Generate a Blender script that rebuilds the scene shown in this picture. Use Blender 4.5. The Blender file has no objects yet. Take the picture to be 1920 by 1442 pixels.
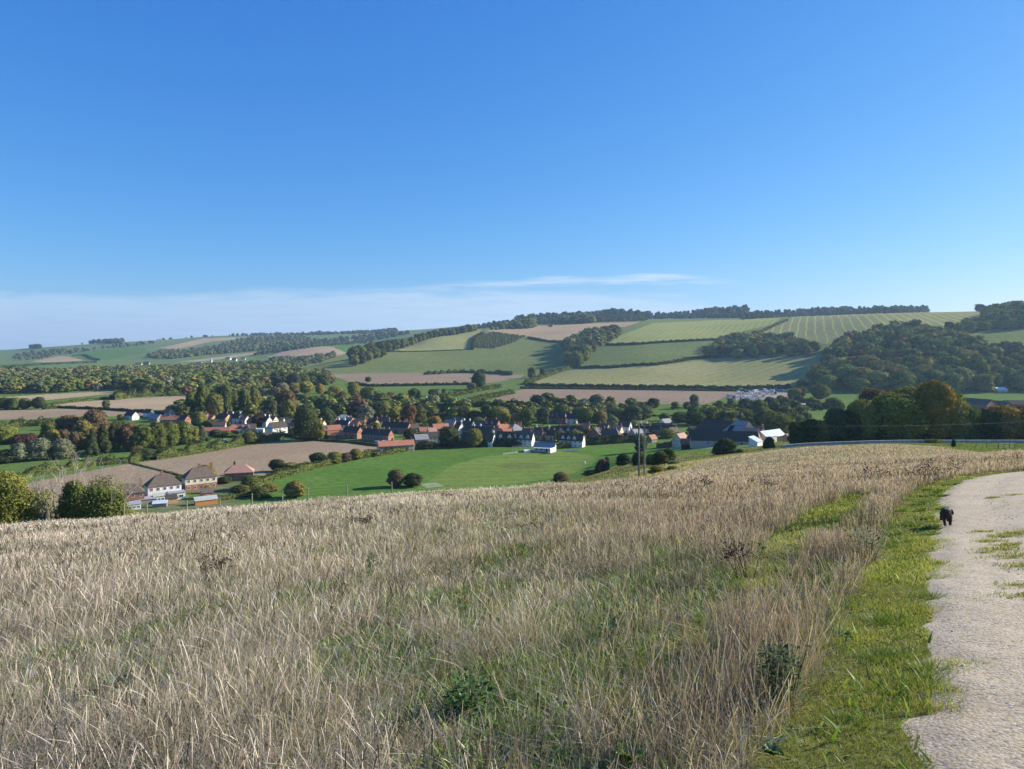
import bpy, math, random
import numpy as np
from math import radians as R
rng = np.random.default_rng(7)
random.seed(7)
scene = bpy.context.scene
col = scene.collection
# ------------------------------------------------------------------ camera, sky, sun, exposure
F = 1350.0; CX = 960.0; HY = 640.0; EZ = 66.0      # focal length in photo pixels, horizon row, eye height over the valley
cam = bpy.data.cameras.new('camera'); camo = bpy.data.objects.new('camera', cam); col.objects.link(camo)
cam.sensor_width = 36; cam.lens = F/1920*36; cam.shift_y = -(721-HY)/1920
cam.clip_start = 0.1; cam.clip_end = 30000
camo.location = (0, 0, EZ); camo.rotation_euler = (R(90), 0, 0)
scene.camera = camo
SUN_AZ, SUN_EL = 72.0, 23.0                        # degrees clockwise from straight ahead (+Y), height
scene.view_settings.view_transform = 'Standard'; scene.view_settings.look = 'None'
scene.view_settings.gamma = 1; scene.view_settings.exposure = 0.98
w = bpy.data.worlds.new('World'); scene.world = w; w.use_nodes = True
nt = w.node_tree; nt.nodes.clear()
def N(nt, t, **k):
    n = nt.nodes.new(t)
    for a, b in k.items():
        if a.startswith('i_'): n.inputs[int(a[2:])].default_value = b
        else: setattr(n, a, b)
    return n
def M2(nt, op, a, b=None, c=None, clamp=False):
    n = nt.nodes.new('ShaderNodeMath'); n.operation = op; n.use_clamp = clamp
    for i, v in enumerate((a, b, c)):
        if v is None: continue
        if isinstance(v, (int, float)): n.inputs[i].default_value = v
        else: nt.links.new(v, n.inputs[i])
    return n.outputs[0]
def ramp(nt, fac, stops, interp='LINEAR'):
    n = nt.nodes.new('ShaderNodeValToRGB'); n.color_ramp.interpolation = interp
    e = n.color_ramp.elements
    while len(e) < len(stops): e.new(0.5)
    for i, (p, c) in enumerate(stops):
        e[i].position = p; e[i].color = (c if isinstance(c, tuple) else (c, c, c)) + (1,)
    nt.links.new(fac, n.inputs[0]); return n.outputs[0]
def mixc(nt, fac, a, b, mode='MIX'):
    n = nt.nodes.new('ShaderNodeMix'); n.data_type = 'RGBA'; n.blend_type = mode
    for i, v in ((0, fac), (6, a), (7, b)):
        if isinstance(v, (int, float)): n.inputs[i].default_value = v
        elif isinstance(v, tuple): n.inputs[i].default_value = v + (1,) if len(v) == 3 else v
        else: nt.links.new(v, n.inputs[i])
    return n.outputs[2]
sky = N(nt, 'ShaderNodeTexSky', sky_type='NISHITA', sun_disc=False, sun_elevation=R(SUN_EL), sun_rotation=R(SUN_AZ),
        altitude=100, air_density=1.0, dust_density=0.35, ozone_density=3.0)
ss = N(nt, 'ShaderNodeSeparateColor'); nt.links.new(mixc(nt, 1.0, sky.outputs[0], (.082, .1, .116), 'MULTIPLY'), ss.inputs[0])   # the phone's deep blue: a grade of the sky's three channels
sc_ = N(nt, 'ShaderNodeCombineColor')
for i_, (p_, k_) in enumerate(((1.265, 5.97), (.84, 4.95), (.50, 5.75))): nt.links.new(M2(nt, 'MULTIPLY', M2(nt, 'POWER', ss.outputs[i_], p_), k_), sc_.inputs[i_])
skyc = sc_.outputs[0]
tc = N(nt, 'ShaderNodeTexCoord'); sp = N(nt, 'ShaderNodeSeparateXYZ'); nt.links.new(tc.outputs['Generated'], sp.inputs[0])
ay = M2(nt, 'MAXIMUM', M2(nt, 'ABSOLUTE', sp.outputs[1]), 0.05)
u_ = M2(nt, 'DIVIDE', sp.outputs[0], ay); v_ = M2(nt, 'DIVIDE', sp.outputs[2], ay)
cb = N(nt, 'ShaderNodeCombineXYZ'); nt.links.new(M2(nt, 'MULTIPLY', u_, 3.0), cb.inputs[0]); nt.links.new(M2(nt, 'MULTIPLY', v_, 30.0), cb.inputs[1])
no = N(nt, 'ShaderNodeTexNoise'); no.inputs['Scale'].default_value = 1.6; no.inputs['Detail'].default_value = 9; no.inputs['Roughness'].default_value = 0.62
no.inputs['Distortion'].default_value = 0.6
nt.links.new(cb.outputs[0], no.inputs['Vector'])
cb2 = N(nt, 'ShaderNodeCombineXYZ'); nt.links.new(M2(nt, 'MULTIPLY', u_, 9.0), cb2.inputs[0]); nt.links.new(M2(nt, 'MULTIPLY', v_, 120.0), cb2.inputs[1])
no2 = N(nt, 'ShaderNodeTexNoise'); no2.inputs['Scale'].default_value = 1.3; no2.inputs['Detail'].default_value = 6; nt.links.new(cb2.outputs[0], no2.inputs['Vector'])
un = M2(nt, 'MULTIPLY_ADD', u_, 0.5, 0.5)          # -1..1 -> 0..1
top = ramp(nt, un, [(0.0, .45), (.145, .51), (.30, .48), (.36, .50), (.45, .50), (.56, .52), (.61, .46), (.66, .30), (.72, .18), (.8, .30), (.9, .36), (1.0, .2)])
topv = M2(nt, 'MULTIPLY', top, 0.145)
edge = M2(nt, 'ADD', M2(nt, 'SUBTRACT', topv, v_), M2(nt, 'MULTIPLY', M2(nt, 'SUBTRACT', no.outputs[0], 0.5), 0.05))
m1 = M2(nt, 'MULTIPLY', edge, 75.0, clamp=True)
dens = ramp(nt, un, [(0.0, .38), (.2, .42), (.35, .5), (.5, .62), (.6, .5), (.66, .35), (1.0, .4)])
streak = M2(nt, 'MULTIPLY_ADD', no2.outputs[0], 1.3, 0.3, clamp=True)
m2 = M2(nt, 'MULTIPLY', M2(nt, 'MULTIPLY', m1, dens), streak, clamp=True)
v0 = M2(nt, 'MULTIPLY', ramp(nt, un, [(.33, .62), (.42, .70), (.5, .80), (.56, .86), (.62, .88), (.68, .74)]), .1)
dv = M2(nt, 'DIVIDE', M2(nt, 'SUBTRACT', v_, M2(nt, 'ADD', v0, M2(nt, 'MULTIPLY', M2(nt, 'SUBTRACT', no.outputs[0], .5), .02))), .0075)
g_ = M2(nt, 'SUBTRACT', 1.0, M2(nt, 'MULTIPLY', dv, dv), clamp=True)
st = M2(nt, 'MULTIPLY', M2(nt, 'MULTIPLY', g_, ramp(nt, un, [(.34, 0.0), (.44, .45), (.55, .8), (.615, .8), (.64, .25), (.665, 0.0)])), M2(nt, 'MULTIPLY_ADD', no2.outputs[0], 3.2, -.95, clamp=True))
m2 = M2(nt, 'MAXIMUM', m2, st)
cc = mixc(nt, m2, skyc, (3.45, 4.15, 5.05))
bg = N(nt, 'ShaderNodeBackground'); nt.links.new(cc, bg.inputs[0]); bg.inputs[1].default_value = 0.10
wo = N(nt, 'ShaderNodeOutputWorld'); nt.links.new(bg.outputs[0], wo.inputs[0])
sl = bpy.data.lights.new('sun', 'SUN'); sl.energy = 5.0; sl.angle = R(0.53); sl.color = (1.0, 0.915, 0.78)
so = bpy.data.objects.new('sun', sl); col.objects.link(so); so.location = (200, 50, 200)
so.rotation_euler = (R(90-SUN_EL), 0, R(180-SUN_AZ))
from mathutils import Vector, Matrix, Euler
sd = Vector((math.sin(R(SUN_AZ))*math.cos(R(SUN_EL)), math.cos(R(SUN_AZ))*math.cos(R(SUN_EL)), math.sin(R(SUN_EL))))
so.rotation_euler = sd.to_track_quat('Z', 'Y').to_euler()

# ------------------------------------------------------------------ helpers: meshes and tagging
def tag(o, label=None, cat=None, group=None, kind=None):
    if label: o['label'] = label
    if cat: o['category'] = cat
    if group: o['group'] = group
    if kind: o['kind'] = kind
    return o
def np_mesh(name, V, faces_q=None, faces_t=None, colr=None, mats=(), mi=None, smooth=False):
    me = bpy.data.meshes.new(name)
    V = np.asarray(V, np.float32); me.vertices.add(len(V)); me.vertices.foreach_set('co', V.ravel())
    parts, tot, st = [], [], 0
    if faces_q is not None and len(faces_q):
        parts.append(np.asarray(faces_q, np.int32).ravel()); tot += [np.full(len(faces_q), 4, np.int32)]
    if faces_t is not None and len(faces_t):
        parts.append(np.asarray(faces_t, np.int32).ravel()); tot += [np.full(len(faces_t), 3, np.int32)]
    L = np.concatenate(parts); T = np.concatenate(tot)
    me.loops.add(len(L)); me.loops.foreach_set('vertex_index', L)
    me.polygons.add(len(T)); S = np.concatenate([[0], np.cumsum(T)[:-1]]).astype(np.int32)
    me.polygons.foreach_set('loop_start', S)
    for m in mats: me.materials.append(m)
    if mi is not None: me.polygons.foreach_set('material_index', np.asarray(mi, np.int32))
    me.update(calc_edges=True)
    if smooth: me.polygons.foreach_set('use_smooth', np.ones(len(T), bool))
    if colr is not None:
        a = me.color_attributes.new('Col', 'FLOAT_COLOR', 'POINT')
        c = np.ones((len(V), 4), np.float32); c[:, :3] = colr; a.data.foreach_set('color', c.ravel())
    return me
def link(name, me, parent=None, loc=None, rz=0, sc=None):
    o = bpy.data.objects.new(name, me); col.objects.link(o)
    if parent: o.parent = parent
    if loc is not None: o.location = loc
    if rz: o.rotation_euler = (0, 0, rz)
    if sc is not None: o.scale = sc
    return o
def empty(name, loc, rz=0):
    o = bpy.data.objects.new(name, None); col.objects.link(o); o.location = loc; o.rotation_euler = (0, 0, rz)
    o.empty_display_size = 0.3; return o
class MB:                                        # collects boxes, prisms, tubes into one mesh with material slots
    def __init__(s): s.V = []; s.Fc = []; s.mi = []
    def add(s, vs, fs, m=0):
        b = len(s.V); s.V += [tuple(v) for v in vs]; s.Fc += [tuple(b+i for i in f) for f in fs]; s.mi += [m]*len(fs); return s
    def box(s, x0, x1, y0, y1, z0, z1, m=0):
        return s.add([(x0,y0,z0),(x1,y0,z0),(x1,y1,z0),(x0,y1,z0),(x0,y0,z1),(x1,y0,z1),(x1,y1,z1),(x0,y1,z1)],
                     [(0,3,2,1),(4,5,6,7),(0,1,5,4),(1,2,6,5),(2,3,7,6),(3,0,4,7)], m)
    def tube(s, p, q, r0, r1, n=6, m=0):
        p, q = Vector(p), Vector(q); d = (q-p).normalized(); a = d.orthogonal().normalized(); b = d.cross(a)
        vs = [p+(a*math.cos(t)+b*math.sin(t))*r0 for t in [2*math.pi*i/n for i in range(n)]]
        vs += [q+(a*math.cos(t)+b*math.sin(t))*r1 for t in [2*math.pi*i/n for i in range(n)]]
        fs = [(i, (i+1) % n, n+(i+1) % n, n+i) for i in range(n)] + [tuple(range(n))[::-1], tuple(range(n, 2*n))]
        return s.add(vs, fs, m)
    def build(s, name, mats, parent=None, loc=None, rz=0, smooth=False):
        me = bpy.data.meshes.new(name); me.from_pydata(s.V, [], s.Fc)
        for m in (mats if isinstance(mats, (list, tuple)) else [mats]): me.materials.append(m)
        me.polygons.foreach_set('material_index', s.mi)
        if smooth: me.polygons.foreach_set('use_smooth', [True]*len(s.Fc))
        me.update(); return link(name, me, parent, loc, rz)

# ------------------------------------------------------------------ materials
def mat(name, c, c2=None, scale=3.0, rough=0.9, coord='Object', bump=0.0, detail=4, spec=0.2, lo=.35, hi=.65):
    m = bpy.data.materials.new(name); m.use_nodes = True; t = m.node_tree; b = t.nodes['Principled BSDF']
    b.inputs['Roughness'].default_value = rough; b.inputs['Specular IOR Level'].default_value = spec
    if c2 is None: c2 = tuple(x*0.7 for x in c)
    tcx = N(t, 'ShaderNodeTexCoord'); n = N(t, 'ShaderNodeTexNoise'); n.inputs['Scale'].default_value = scale; n.inputs['Detail'].default_value = detail
    t.links.new(tcx.outputs[coord], n.inputs['Vector'])
    f = ramp(t, n.outputs[0], [(lo, 0.0), (hi, 1.0)])
    t.links.new(mixc(t, f, c, c2), b.inputs['Base Color'])
    if bump:
        bp = N(t, 'ShaderNodeBump'); bp.inputs['Strength'].default_value = bump; t.links.new(n.outputs[0], bp.inputs['Height']); t.links.new(bp.outputs[0], b.inputs['Normal'])
    return m
def leaf_mat(name, transl=0.3, objcol=True, gloss=0.02):
    m = bpy.data.materials.new(name); m.use_nodes = True; t = m.node_tree; t.nodes.clear()
    at = N(t, 'ShaderNodeAttribute', attribute_name='Col')
    c = at.outputs[0]
    if objcol:
        oi = N(t, 'ShaderNodeObjectInfo'); c = mixc(t, 1.0, c, oi.outputs['Color'], 'MULTIPLY')
    d = N(t, 'ShaderNodeBsdfDiffuse'); tr = N(t, 'ShaderNodeBsdfTranslucent'); gl = N(t, 'ShaderNodeBsdfGlossy'); gl.inputs['Roughness'].default_value = 0.45
    gl.inputs['Color'].default_value = (1, 1, 1, 1)
    t.links.new(c, d.inputs[0]); t.links.new(mixc(t, 1.0, c, (1.25, 1.2, .6), 'MULTIPLY'), tr.inputs[0])
    mx = N(t, 'ShaderNodeMixShader'); mx.inputs[0].default_value = transl; t.links.new(d.outputs[0], mx.inputs[1]); t.links.new(tr.outputs[0], mx.inputs[2])
    m3 = N(t, 'ShaderNodeMixShader'); m3.inputs[0].default_value = gloss; t.links.new(mx.outputs[0], m3.inputs[1]); t.links.new(gl.outputs[0], m3.inputs[2])
    o = N(t, 'ShaderNodeOutputMaterial'); t.links.new(m3.outputs[0], o.inputs[0]); return m
LEAF = leaf_mat('leaves', 0.14, gloss=0.0); GRASS = leaf_mat('dry_grass_blades', 0.3, objcol=False)
def leafy_mat(name, c, tr=.35):
    m = bpy.data.materials.new(name); m.use_nodes = True; t = m.node_tree; t.nodes.clear()
    tcx = N(t, 'ShaderNodeTexCoord'); n = N(t, 'ShaderNodeTexNoise'); n.inputs['Scale'].default_value = 14; t.links.new(tcx.outputs['Object'], n.inputs['Vector'])
    cc_ = mixc(t, ramp(t, n.outputs[0], [(.35, 0.0), (.65, 1.0)]), c, tuple(x*.6 for x in c))
    d = N(t, 'ShaderNodeBsdfDiffuse'); r = N(t, 'ShaderNodeBsdfTranslucent'); g = N(t, 'ShaderNodeBsdfGlossy'); g.inputs['Roughness'].default_value = .4
    t.links.new(cc_, d.inputs[0]); t.links.new(mixc(t, 1.0, cc_, (1.5, 1.4, .5), 'MULTIPLY'), r.inputs[0])
    a = N(t, 'ShaderNodeMixShader'); a.inputs[0].default_value = tr; t.links.new(d.outputs[0], a.inputs[1]); t.links.new(r.outputs[0], a.inputs[2])
    b_ = N(t, 'ShaderNodeMixShader'); b_.inputs[0].default_value = .04; t.links.new(a.outputs[0], b_.inputs[1]); t.links.new(g.outputs[0], b_.inputs[2])
    o = N(t, 'ShaderNodeOutputMaterial'); t.links.new(b_.outputs[0], o.inputs[0]); return m
BARK = mat('bark', (.12, .095, .07), (.05, .04, .03), 4, .95)
DEADWOOD = mat('dead_wood', (.48, .43, .35), (.28, .24, .19), 8, .9)

# ------------------------------------------------------------------ terrain heights: rows are (distance, photo row) per photo column
A_, B_ = 0.075, -0.176
def near_z(u, d): return -1.6 + (A_*u + B_)*d
FL = [(600, 786), (1000, 728)]
L1 = [(78, 983), (150, 1018), (250, 980), (290, 942.6)] + FL
COLS = {
 -900: [(78, 1000), (150, 1030), (250, 980), (290, 942.6)] + FL + [(1600, 700), (2300, 688), (3000, 684), (4500, 668), (6000, 676), (9000, 690)],
 0:   L1 + [(1600, 699), (2300, 686), (3000, 680), (4500, 656), (6000, 664), (9000, 675)],
 230: [(78, 970), (150, 1010), (250, 980), (290, 942.6)] + FL + [(1600, 698), (2300, 684), (3000, 672), (4500, 640), (6000, 650), (9000, 660)],
 400: [(78, 957), (150, 1000), (250, 980), (290, 942.6)] + FL + [(1600, 698), (2300, 680), (3000, 664), (4000, 642), (5000, 629), (7000, 640), (9000, 650)],
 500: [(78, 946), (150, 995), (255, 980), (292, 941)] + FL + [(1600, 697), (2000, 690), (2300, 680), (2700, 664), (3200, 655), (4000, 637), (5000, 627), (7000, 636), (9000, 645)],
 560: [(78, 940), (150, 990), (260, 978), (300, 932)] + FL + [(1250, 710), (1450, 691), (1600, 694), (2000, 690), (2300, 676), (2700, 654), (3200, 650), (4000, 635), (5000, 626), (7000, 635), (9000, 645)],
 620: [(78, 936), (150, 980), (260, 975), (305, 928)] + FL + [(1250, 710), (1400, 702), (1550, 674), (1700, 682), (2000, 690), (2300, 674), (2700, 651), (3200, 648), (4000, 632), (5000, 625), (7000, 634), (9000, 645)],
 700: [(78, 930), (150, 965), (265, 970), (310, 923)] + FL + [(1250, 710), (1400, 702), (1600, 669), (1750, 656), (1900, 664), (2200, 680), (2700, 655), (3200, 645), (4000, 630), (5000, 622), (7000, 631), (9000, 641)],
 800: [(78, 922), (150, 955), (270, 963), (320, 914)] + FL + [(1250, 710), (1400, 701), (1750, 657), (2000, 632), (2150, 631), (2500, 640), (3500, 625), (5000, 617), (7000, 627), (9000, 637)],
 900: [(79, 917), (150, 940), (270, 945), (320, 914)] + FL + [(1250, 710), (1400, 701), (1750, 655), (2200, 617), (2400, 617), (3000, 615), (4000, 610), (5000, 608), (7000, 620), (9000, 630)],
 1000: [(80, 918), (150, 925), (250, 925), (320, 911), (345, 895)] + FL + [(1050, 723.6), (1300, 706), (1450, 689), (1750, 654), (2200, 616), (2500, 612), (3000, 606), (4000, 604), (7000, 615), (9000, 625)],
 1100: [(82, 913), (150, 905), (230, 894), (320, 896), (355, 887)] + FL + [(1060, 722.6), (1270, 697), (1450, 678), (1750, 645), (2200, 610), (2500, 606), (3000, 601), (4000, 600), (7000, 612), (9000, 622)],
 1200: [(85, 906), (120, 895), (200, 868), (300, 856), (400, 852), (430, 844)] + FL + [(1070, 722), (1250, 690), (1450, 664), (1700, 639), (2150, 606), (2500, 603), (3000, 598), (4000, 598), (7000, 610), (9000, 620)],
 1300: [(80, 885), (120, 872), (200, 862), (300, 849), (400, 839), (450, 835)] + FL + [(1070, 721), (1250, 690), (1450, 661), (1700, 634), (2150, 603), (2500, 600), (3000, 596), (4000, 598), (7000, 610), (9000, 620)],
 1350: [(80, 880), (120, 862), (200, 856), (300, 846), (380, 835), (450, 831), (500, 815)] + FL + [(1070, 721), (1250, 690), (1450, 659), (1700, 632), (2150, 601), (2500, 599), (3000, 595), (4000, 598), (7000, 610), (9000, 620)],
 1500: [(80, 866), (120, 842), (200, 838), (300, 829), (400, 826), (500, 815)] + FL + [(1010, 726), (1150, 688), (1350, 655), (1600, 629), (2000, 594), (2500, 595), (3000, 590), (4000, 595), (7000, 608), (9000, 620)],
 1640: [(80, 858), (120, 836), (200, 833), (300, 826), (400, 824), (500, 815), (600, 786), (905, 737), (1000, 700), (1150, 662), (1300, 634), (1450, 615), (1800, 588), (2200, 588), (3000, 585), (4000, 590), (7000, 605), (9000, 615)],
 1700: [(80, 857), (120, 838), (200, 832), (300, 826), (400, 824), (500, 815), (600, 786), (905, 737), (1000, 690), (1150, 650), (1300, 624), (1450, 609), (1800, 586), (2200, 587), (3000, 583), (4000, 590), (7000, 605), (9000, 615)],
 1850: [(90, 856), (140, 844), (200, 832), (300, 826), (400, 824), (500, 815), (600, 786), (905, 737), (1000, 690), (1100, 652), (1300, 613), (1450, 598), (1800, 583), (3000, 590), (7000, 605), (9000, 615)],
 1920: [(90, 861), (140, 846), (200, 832), (300, 826), (400, 824), (500, 815), (600, 786), (905, 738), (1000, 692), (1100, 656), (1250, 614), (1450, 582), (1800, 580), (3000, 590), (7000, 605), (9000, 615)],
 2900: [(90, 861), (140, 846), (200, 832), (300, 826), (400, 824), (500, 815), (600, 780), (905, 730), (1000, 684), (1100, 650), (1250, 610), (1450, 575), (1800, 570), (3000, 585), (7000, 605), (9000, 615)],
}
GP = np.arange(-900, 2901, 10.0); GL = np.linspace(math.log(50), math.log(9000), 700); GD = np.exp(GL)
cp = sorted(COLS); H0 = []
for p in cp:
    u = (p-CX)/F; pts = [(50.0, near_z(u, 50.0))] + [(d, -(y-HY)/F*d) for d, y in COLS[p]]
    H0.append(np.interp(GD, [a for a, b in pts], [b for a, b in pts]))
H0 = np.array(H0); H = np.array([np.interp(GP, cp, H0[:, j]) for j in range(len(GD))]).T   # [px, d]
def gsm(A, s, ax):
    r = int(3*s); k = np.exp(-np.arange(-r, r+1)**2/(2*s*s)); k /= k.sum()
    P = [(0, 0), (0, 0)]; P[ax] = (r, r); A2 = np.pad(A, P, mode='edge')
    return sum(k[i]*np.take(A2, np.arange(i, i+A.shape[ax]), axis=ax) for i in range(2*r+1))
Hs = gsm(gsm(H, 2.2, 0), 3.5, 1)
wgt = np.clip((GD-50)/25, 0, 1)[None, :]
NZ = np.array([[near_z((p-CX)/F, d) for d in GD[:1]] for p in GP])
H = Hs*wgt + H*(1-wgt)
def und(X, Y):   # gentle undulation of the meadow
    return 0.10*np.sin(X*.31+1.0)*np.sin(Y*.27) + 0.06*np.sin(X*.9+Y*.5) + 0.035*np.sin(X*2.1-Y*1.7)
def height(X, Y):                                  # world z of the ground
    X = np.asarray(X, float); Y = np.asarray(Y, float); d = np.maximum(Y, 1e-3); u = X/d
    zn = -1.6 + A_*X + B_*Y
    fi = np.clip((u*F+CX-GP[0])/10.0, 0, len(GP)-1.001); i = fi.astype(int); fi -= i
    fj = np.clip((np.log(np.maximum(d, 50))-GL[0])/(GL[1]-GL[0]), 0, len(GL)-1.001); j = fj.astype(int); fj -= j
    zf = (H[i, j]*(1-fi)+H[i+1, j]*fi)*(1-fj) + (H[i, j+1]*(1-fi)+H[i+1, j+1]*fi)*fj
    z = np.where(Y < 50, zn, zf)
    fade = np.clip((Y-3)/6, 0, 1)*np.clip((110-Y)/40, 0, 1)
    pathflat = np.clip((0.57-u)/0.12, 0, 1)
    return z + und(X, Y)*fade*pathflat + EZ
SD = np.exp(np.linspace(math.log(1.5), math.log(8900), 6000))
def hit(px, py, dmin=0.0):                         # ground point seen at a photo pixel
    u = (px-CX)/F; d = SD[SD >= dmin]; z = height(u*d, d)-EZ; yy = HY - F*z/d
    k = np.nonzero(yy <= py)[0]; k = k[0] if len(k) else int(np.argmin(yy))
    return Vector((u*d[k], d[k], z[k]+EZ))
def atd(px, d):
    u = (px-CX)/F; return Vector((u*d, d, float(height(u*d, d))))
def inpoly(X, Y, poly):
    r = np.zeros(np.shape(X), bool); n = len(poly)
    for i in range(n):
        x0, y0 = poly[i]; x1, y1 = poly[(i+1) % n]
        if y0 == y1: continue
        c = ((y0 > Y) != (y1 > Y)) & (X < (x1-x0)*(Y-y0)/(y1-y0)+x0); r ^= c
    return r
def wpoly(pp, dmin):                               # photo outline -> ground outline (densified)
    out = []
    for i in range(len(pp)):
        a, b = pp[i], pp[(i+1) % len(pp)]
        for k in range(4):
            t = k/4; h = hit(a[0]+(b[0]-a[0])*t, a[1]+(b[1]-a[1])*t, dmin); out.append((h.x, h.y))
    return out
# ------------------------------------------------------------------ the ground: fields as faces of one sheet
def field_mat(name, c, c2, nscale=.02, fine=.4, stripe=None, sc=None, sdir=(0, 1), sp=18.0, sw=.12, sharp=1.0, brk=.5, patch=None, pc=None):
    m = bpy.data.materials.new(name); m.use_nodes = True; t = m.node_tree; b = t.nodes['Principled BSDF']
    b.inputs['Roughness'].default_value = 1; b.inputs['Specular IOR Level'].default_value = 0.0
    tcx = N(t, 'ShaderNodeTexCoord')
    n = N(t, 'ShaderNodeTexNoise'); n.inputs['Scale'].default_value = nscale; n.inputs['Detail'].default_value = 6; n.inputs['Roughness'].default_value = .6
    t.links.new(tcx.outputs['Object'], n.inputs['Vector'])
    n2 = N(t, 'ShaderNodeTexNoise'); n2.inputs['Scale'].default_value = fine; n2.inputs['Detail'].default_value = 5; n2.inputs['Roughness'].default_value = .75
    t.links.new(tcx.outputs['Object'], n2.inputs['Vector'])
    f = ramp(t, n.outputs[0], [(.35, 0.0), (.65, 1.0)]); c0 = mixc(t, f, c, c2)
    g = M2(t, 'MULTIPLY_ADD', n2.outputs[0], 1.5, .25)
    cg = N(t, 'ShaderNodeCombineColor'); [t.links.new(g, cg.inputs[k]) for k in range(3)]
    c0 = mixc(t, 1.0, c0, cg.outputs[0], 'MULTIPLY')
    if stripe:
        s = N(t, 'ShaderNodeSeparateXYZ'); t.links.new(tcx.outputs['Object'], s.inputs[0])
        L = math.hypot(*sdir); nx, ny = sdir[1]/L, -sdir[0]/L
        q = M2(t, 'ADD', M2(t, 'MULTIPLY', s.outputs[0], nx/sp), M2(t, 'MULTIPLY', s.outputs[1], ny/sp))
        q = M2(t, 'ADD', q, M2(t, 'MULTIPLY', n.outputs[0], .7))
        fr = M2(t, 'ABSOLUTE', M2(t, 'SUBTRACT', M2(t, 'FRACT', q), .5))
        k = M2(t, 'MULTIPLY', M2(t, 'SUBTRACT', sw, fr), 1/(sw*.6), clamp=True)
        n3 = N(t, 'ShaderNodeTexNoise'); n3.inputs['Scale'].default_value = .012; n3.inputs['Detail'].default_value = 3
        t.links.new(tcx.outputs['Object'], n3.inputs['Vector'])
        k = M2(t, 'MULTIPLY', k, M2(t, 'MULTIPLY_ADD', n3.outputs[0], 3.0, -1.5+brk, clamp=True), clamp=True)
        c0 = mixc(t, M2(t, 'MULTIPLY', k, stripe), c0, sc)
    t.links.new(c0, b.inputs['Base Color']); return m
FM = {
 'pasture': field_mat('valley_pasture', (.09, .15, .038), (.12, .17, .05), .01, .25),
 'rough': field_mat('rough_hillside_grass', (.17, .19, .07), (.115, .155, .05), .05, 1.5),
 'wood': field_mat('woodland_floor', (.05, .06, .025), (.035, .045, .02), .05, .5),
 'hill': field_mat('hill_pasture', (.125, .165, .055), (.17, .19, .07), .006, .12, .35, (.075, .11, .04), (1, .25), 26, .2, brk=.3),
 'far': field_mat('far_pasture', (.11, .18, .06), (.15, .19, .08), .002, .05),
 'farwood': field_mat('far_wood_floor', (.055, .075, .035), (.04, .06, .03), .01, .1),
 'plough': field_mat('ploughed_soil', (.305, .235, .155), (.26, .195, .13), .015, .6, .3, (.33, .26, .19), (1, .16), 5, .2),
 'stubble': field_mat('pale_ploughed_soil', (.39, .30, .19), (.335, .255, .165), .01, .4, .35, (.21, .15, .10), (1, .1), 9, .15),
 'plough2': field_mat('reddish_ploughed_soil', (.225, .17, .12), (.265, .20, .14), .01, .3, .5, (.28, .21, .16), (1, .05), 12, .16),
 'olive': field_mat('sprouting_hill_field', (.30, .275, .12), (.25, .25, .09), .008, .15, 1.0, (.26, .37, .06), (.42, 1), 17, .18, brk=1.0),
 'olive2': field_mat('lower_sprouting_field', (.27, .25, .115), (.22, .215, .085), .006, .15, .8, (.30, .35, .10), (1.2, 1), 22, .08, brk=.9),
 'pale': field_mat('pale_hilltop_field', (.31, .29, .12), (.25, .26, .09), .006, .15, .4, (.3, .29, .16), (1, .3), 20, .2),
 'brownhill': field_mat('brown_hilltop_field', (.42, .30, .18), (.35, .26, .15), .006, .15, .5, (.23, .17, .11), (.8, 1), 14, .12),
 'striped': field_mat('striped_hilltop_field', (.25, .235, .11), (.21, .205, .09), .006, .15, .8, (.36, .42, .09), (.42, 1), 19, .13, brk=.9),
 'green': field_mat('bright_valley_grass', (.085, .16, .034), (.105, .185, .042), .02, .3, .3, (.05, .13, .018), (1, .35), 7, .3),
 'mown': field_mat('mown_cricket_outfield', (.145, .20, .05), (.12, .185, .045), .03, .4, .5, (.18, .225, .07), (1, .12), 11, .3, brk=.8),
 'wicket': field_mat('cricket_square', (.14, .17, .055), (.11, .15, .045), .05, .5),
 'track': field_mat('pale_lane_surface', (.34, .33, .31), (.28, .27, .26), .1, 1),
 'yard': field_mat('yard_hardstanding', (.33, .28, .23), (.24, .2, .17), .05, .6),
 'garden': field_mat('garden_ground', (.09, .14, .04), (.17, .16, .10), .08, .5),
}
MN = list(FM)
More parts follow.
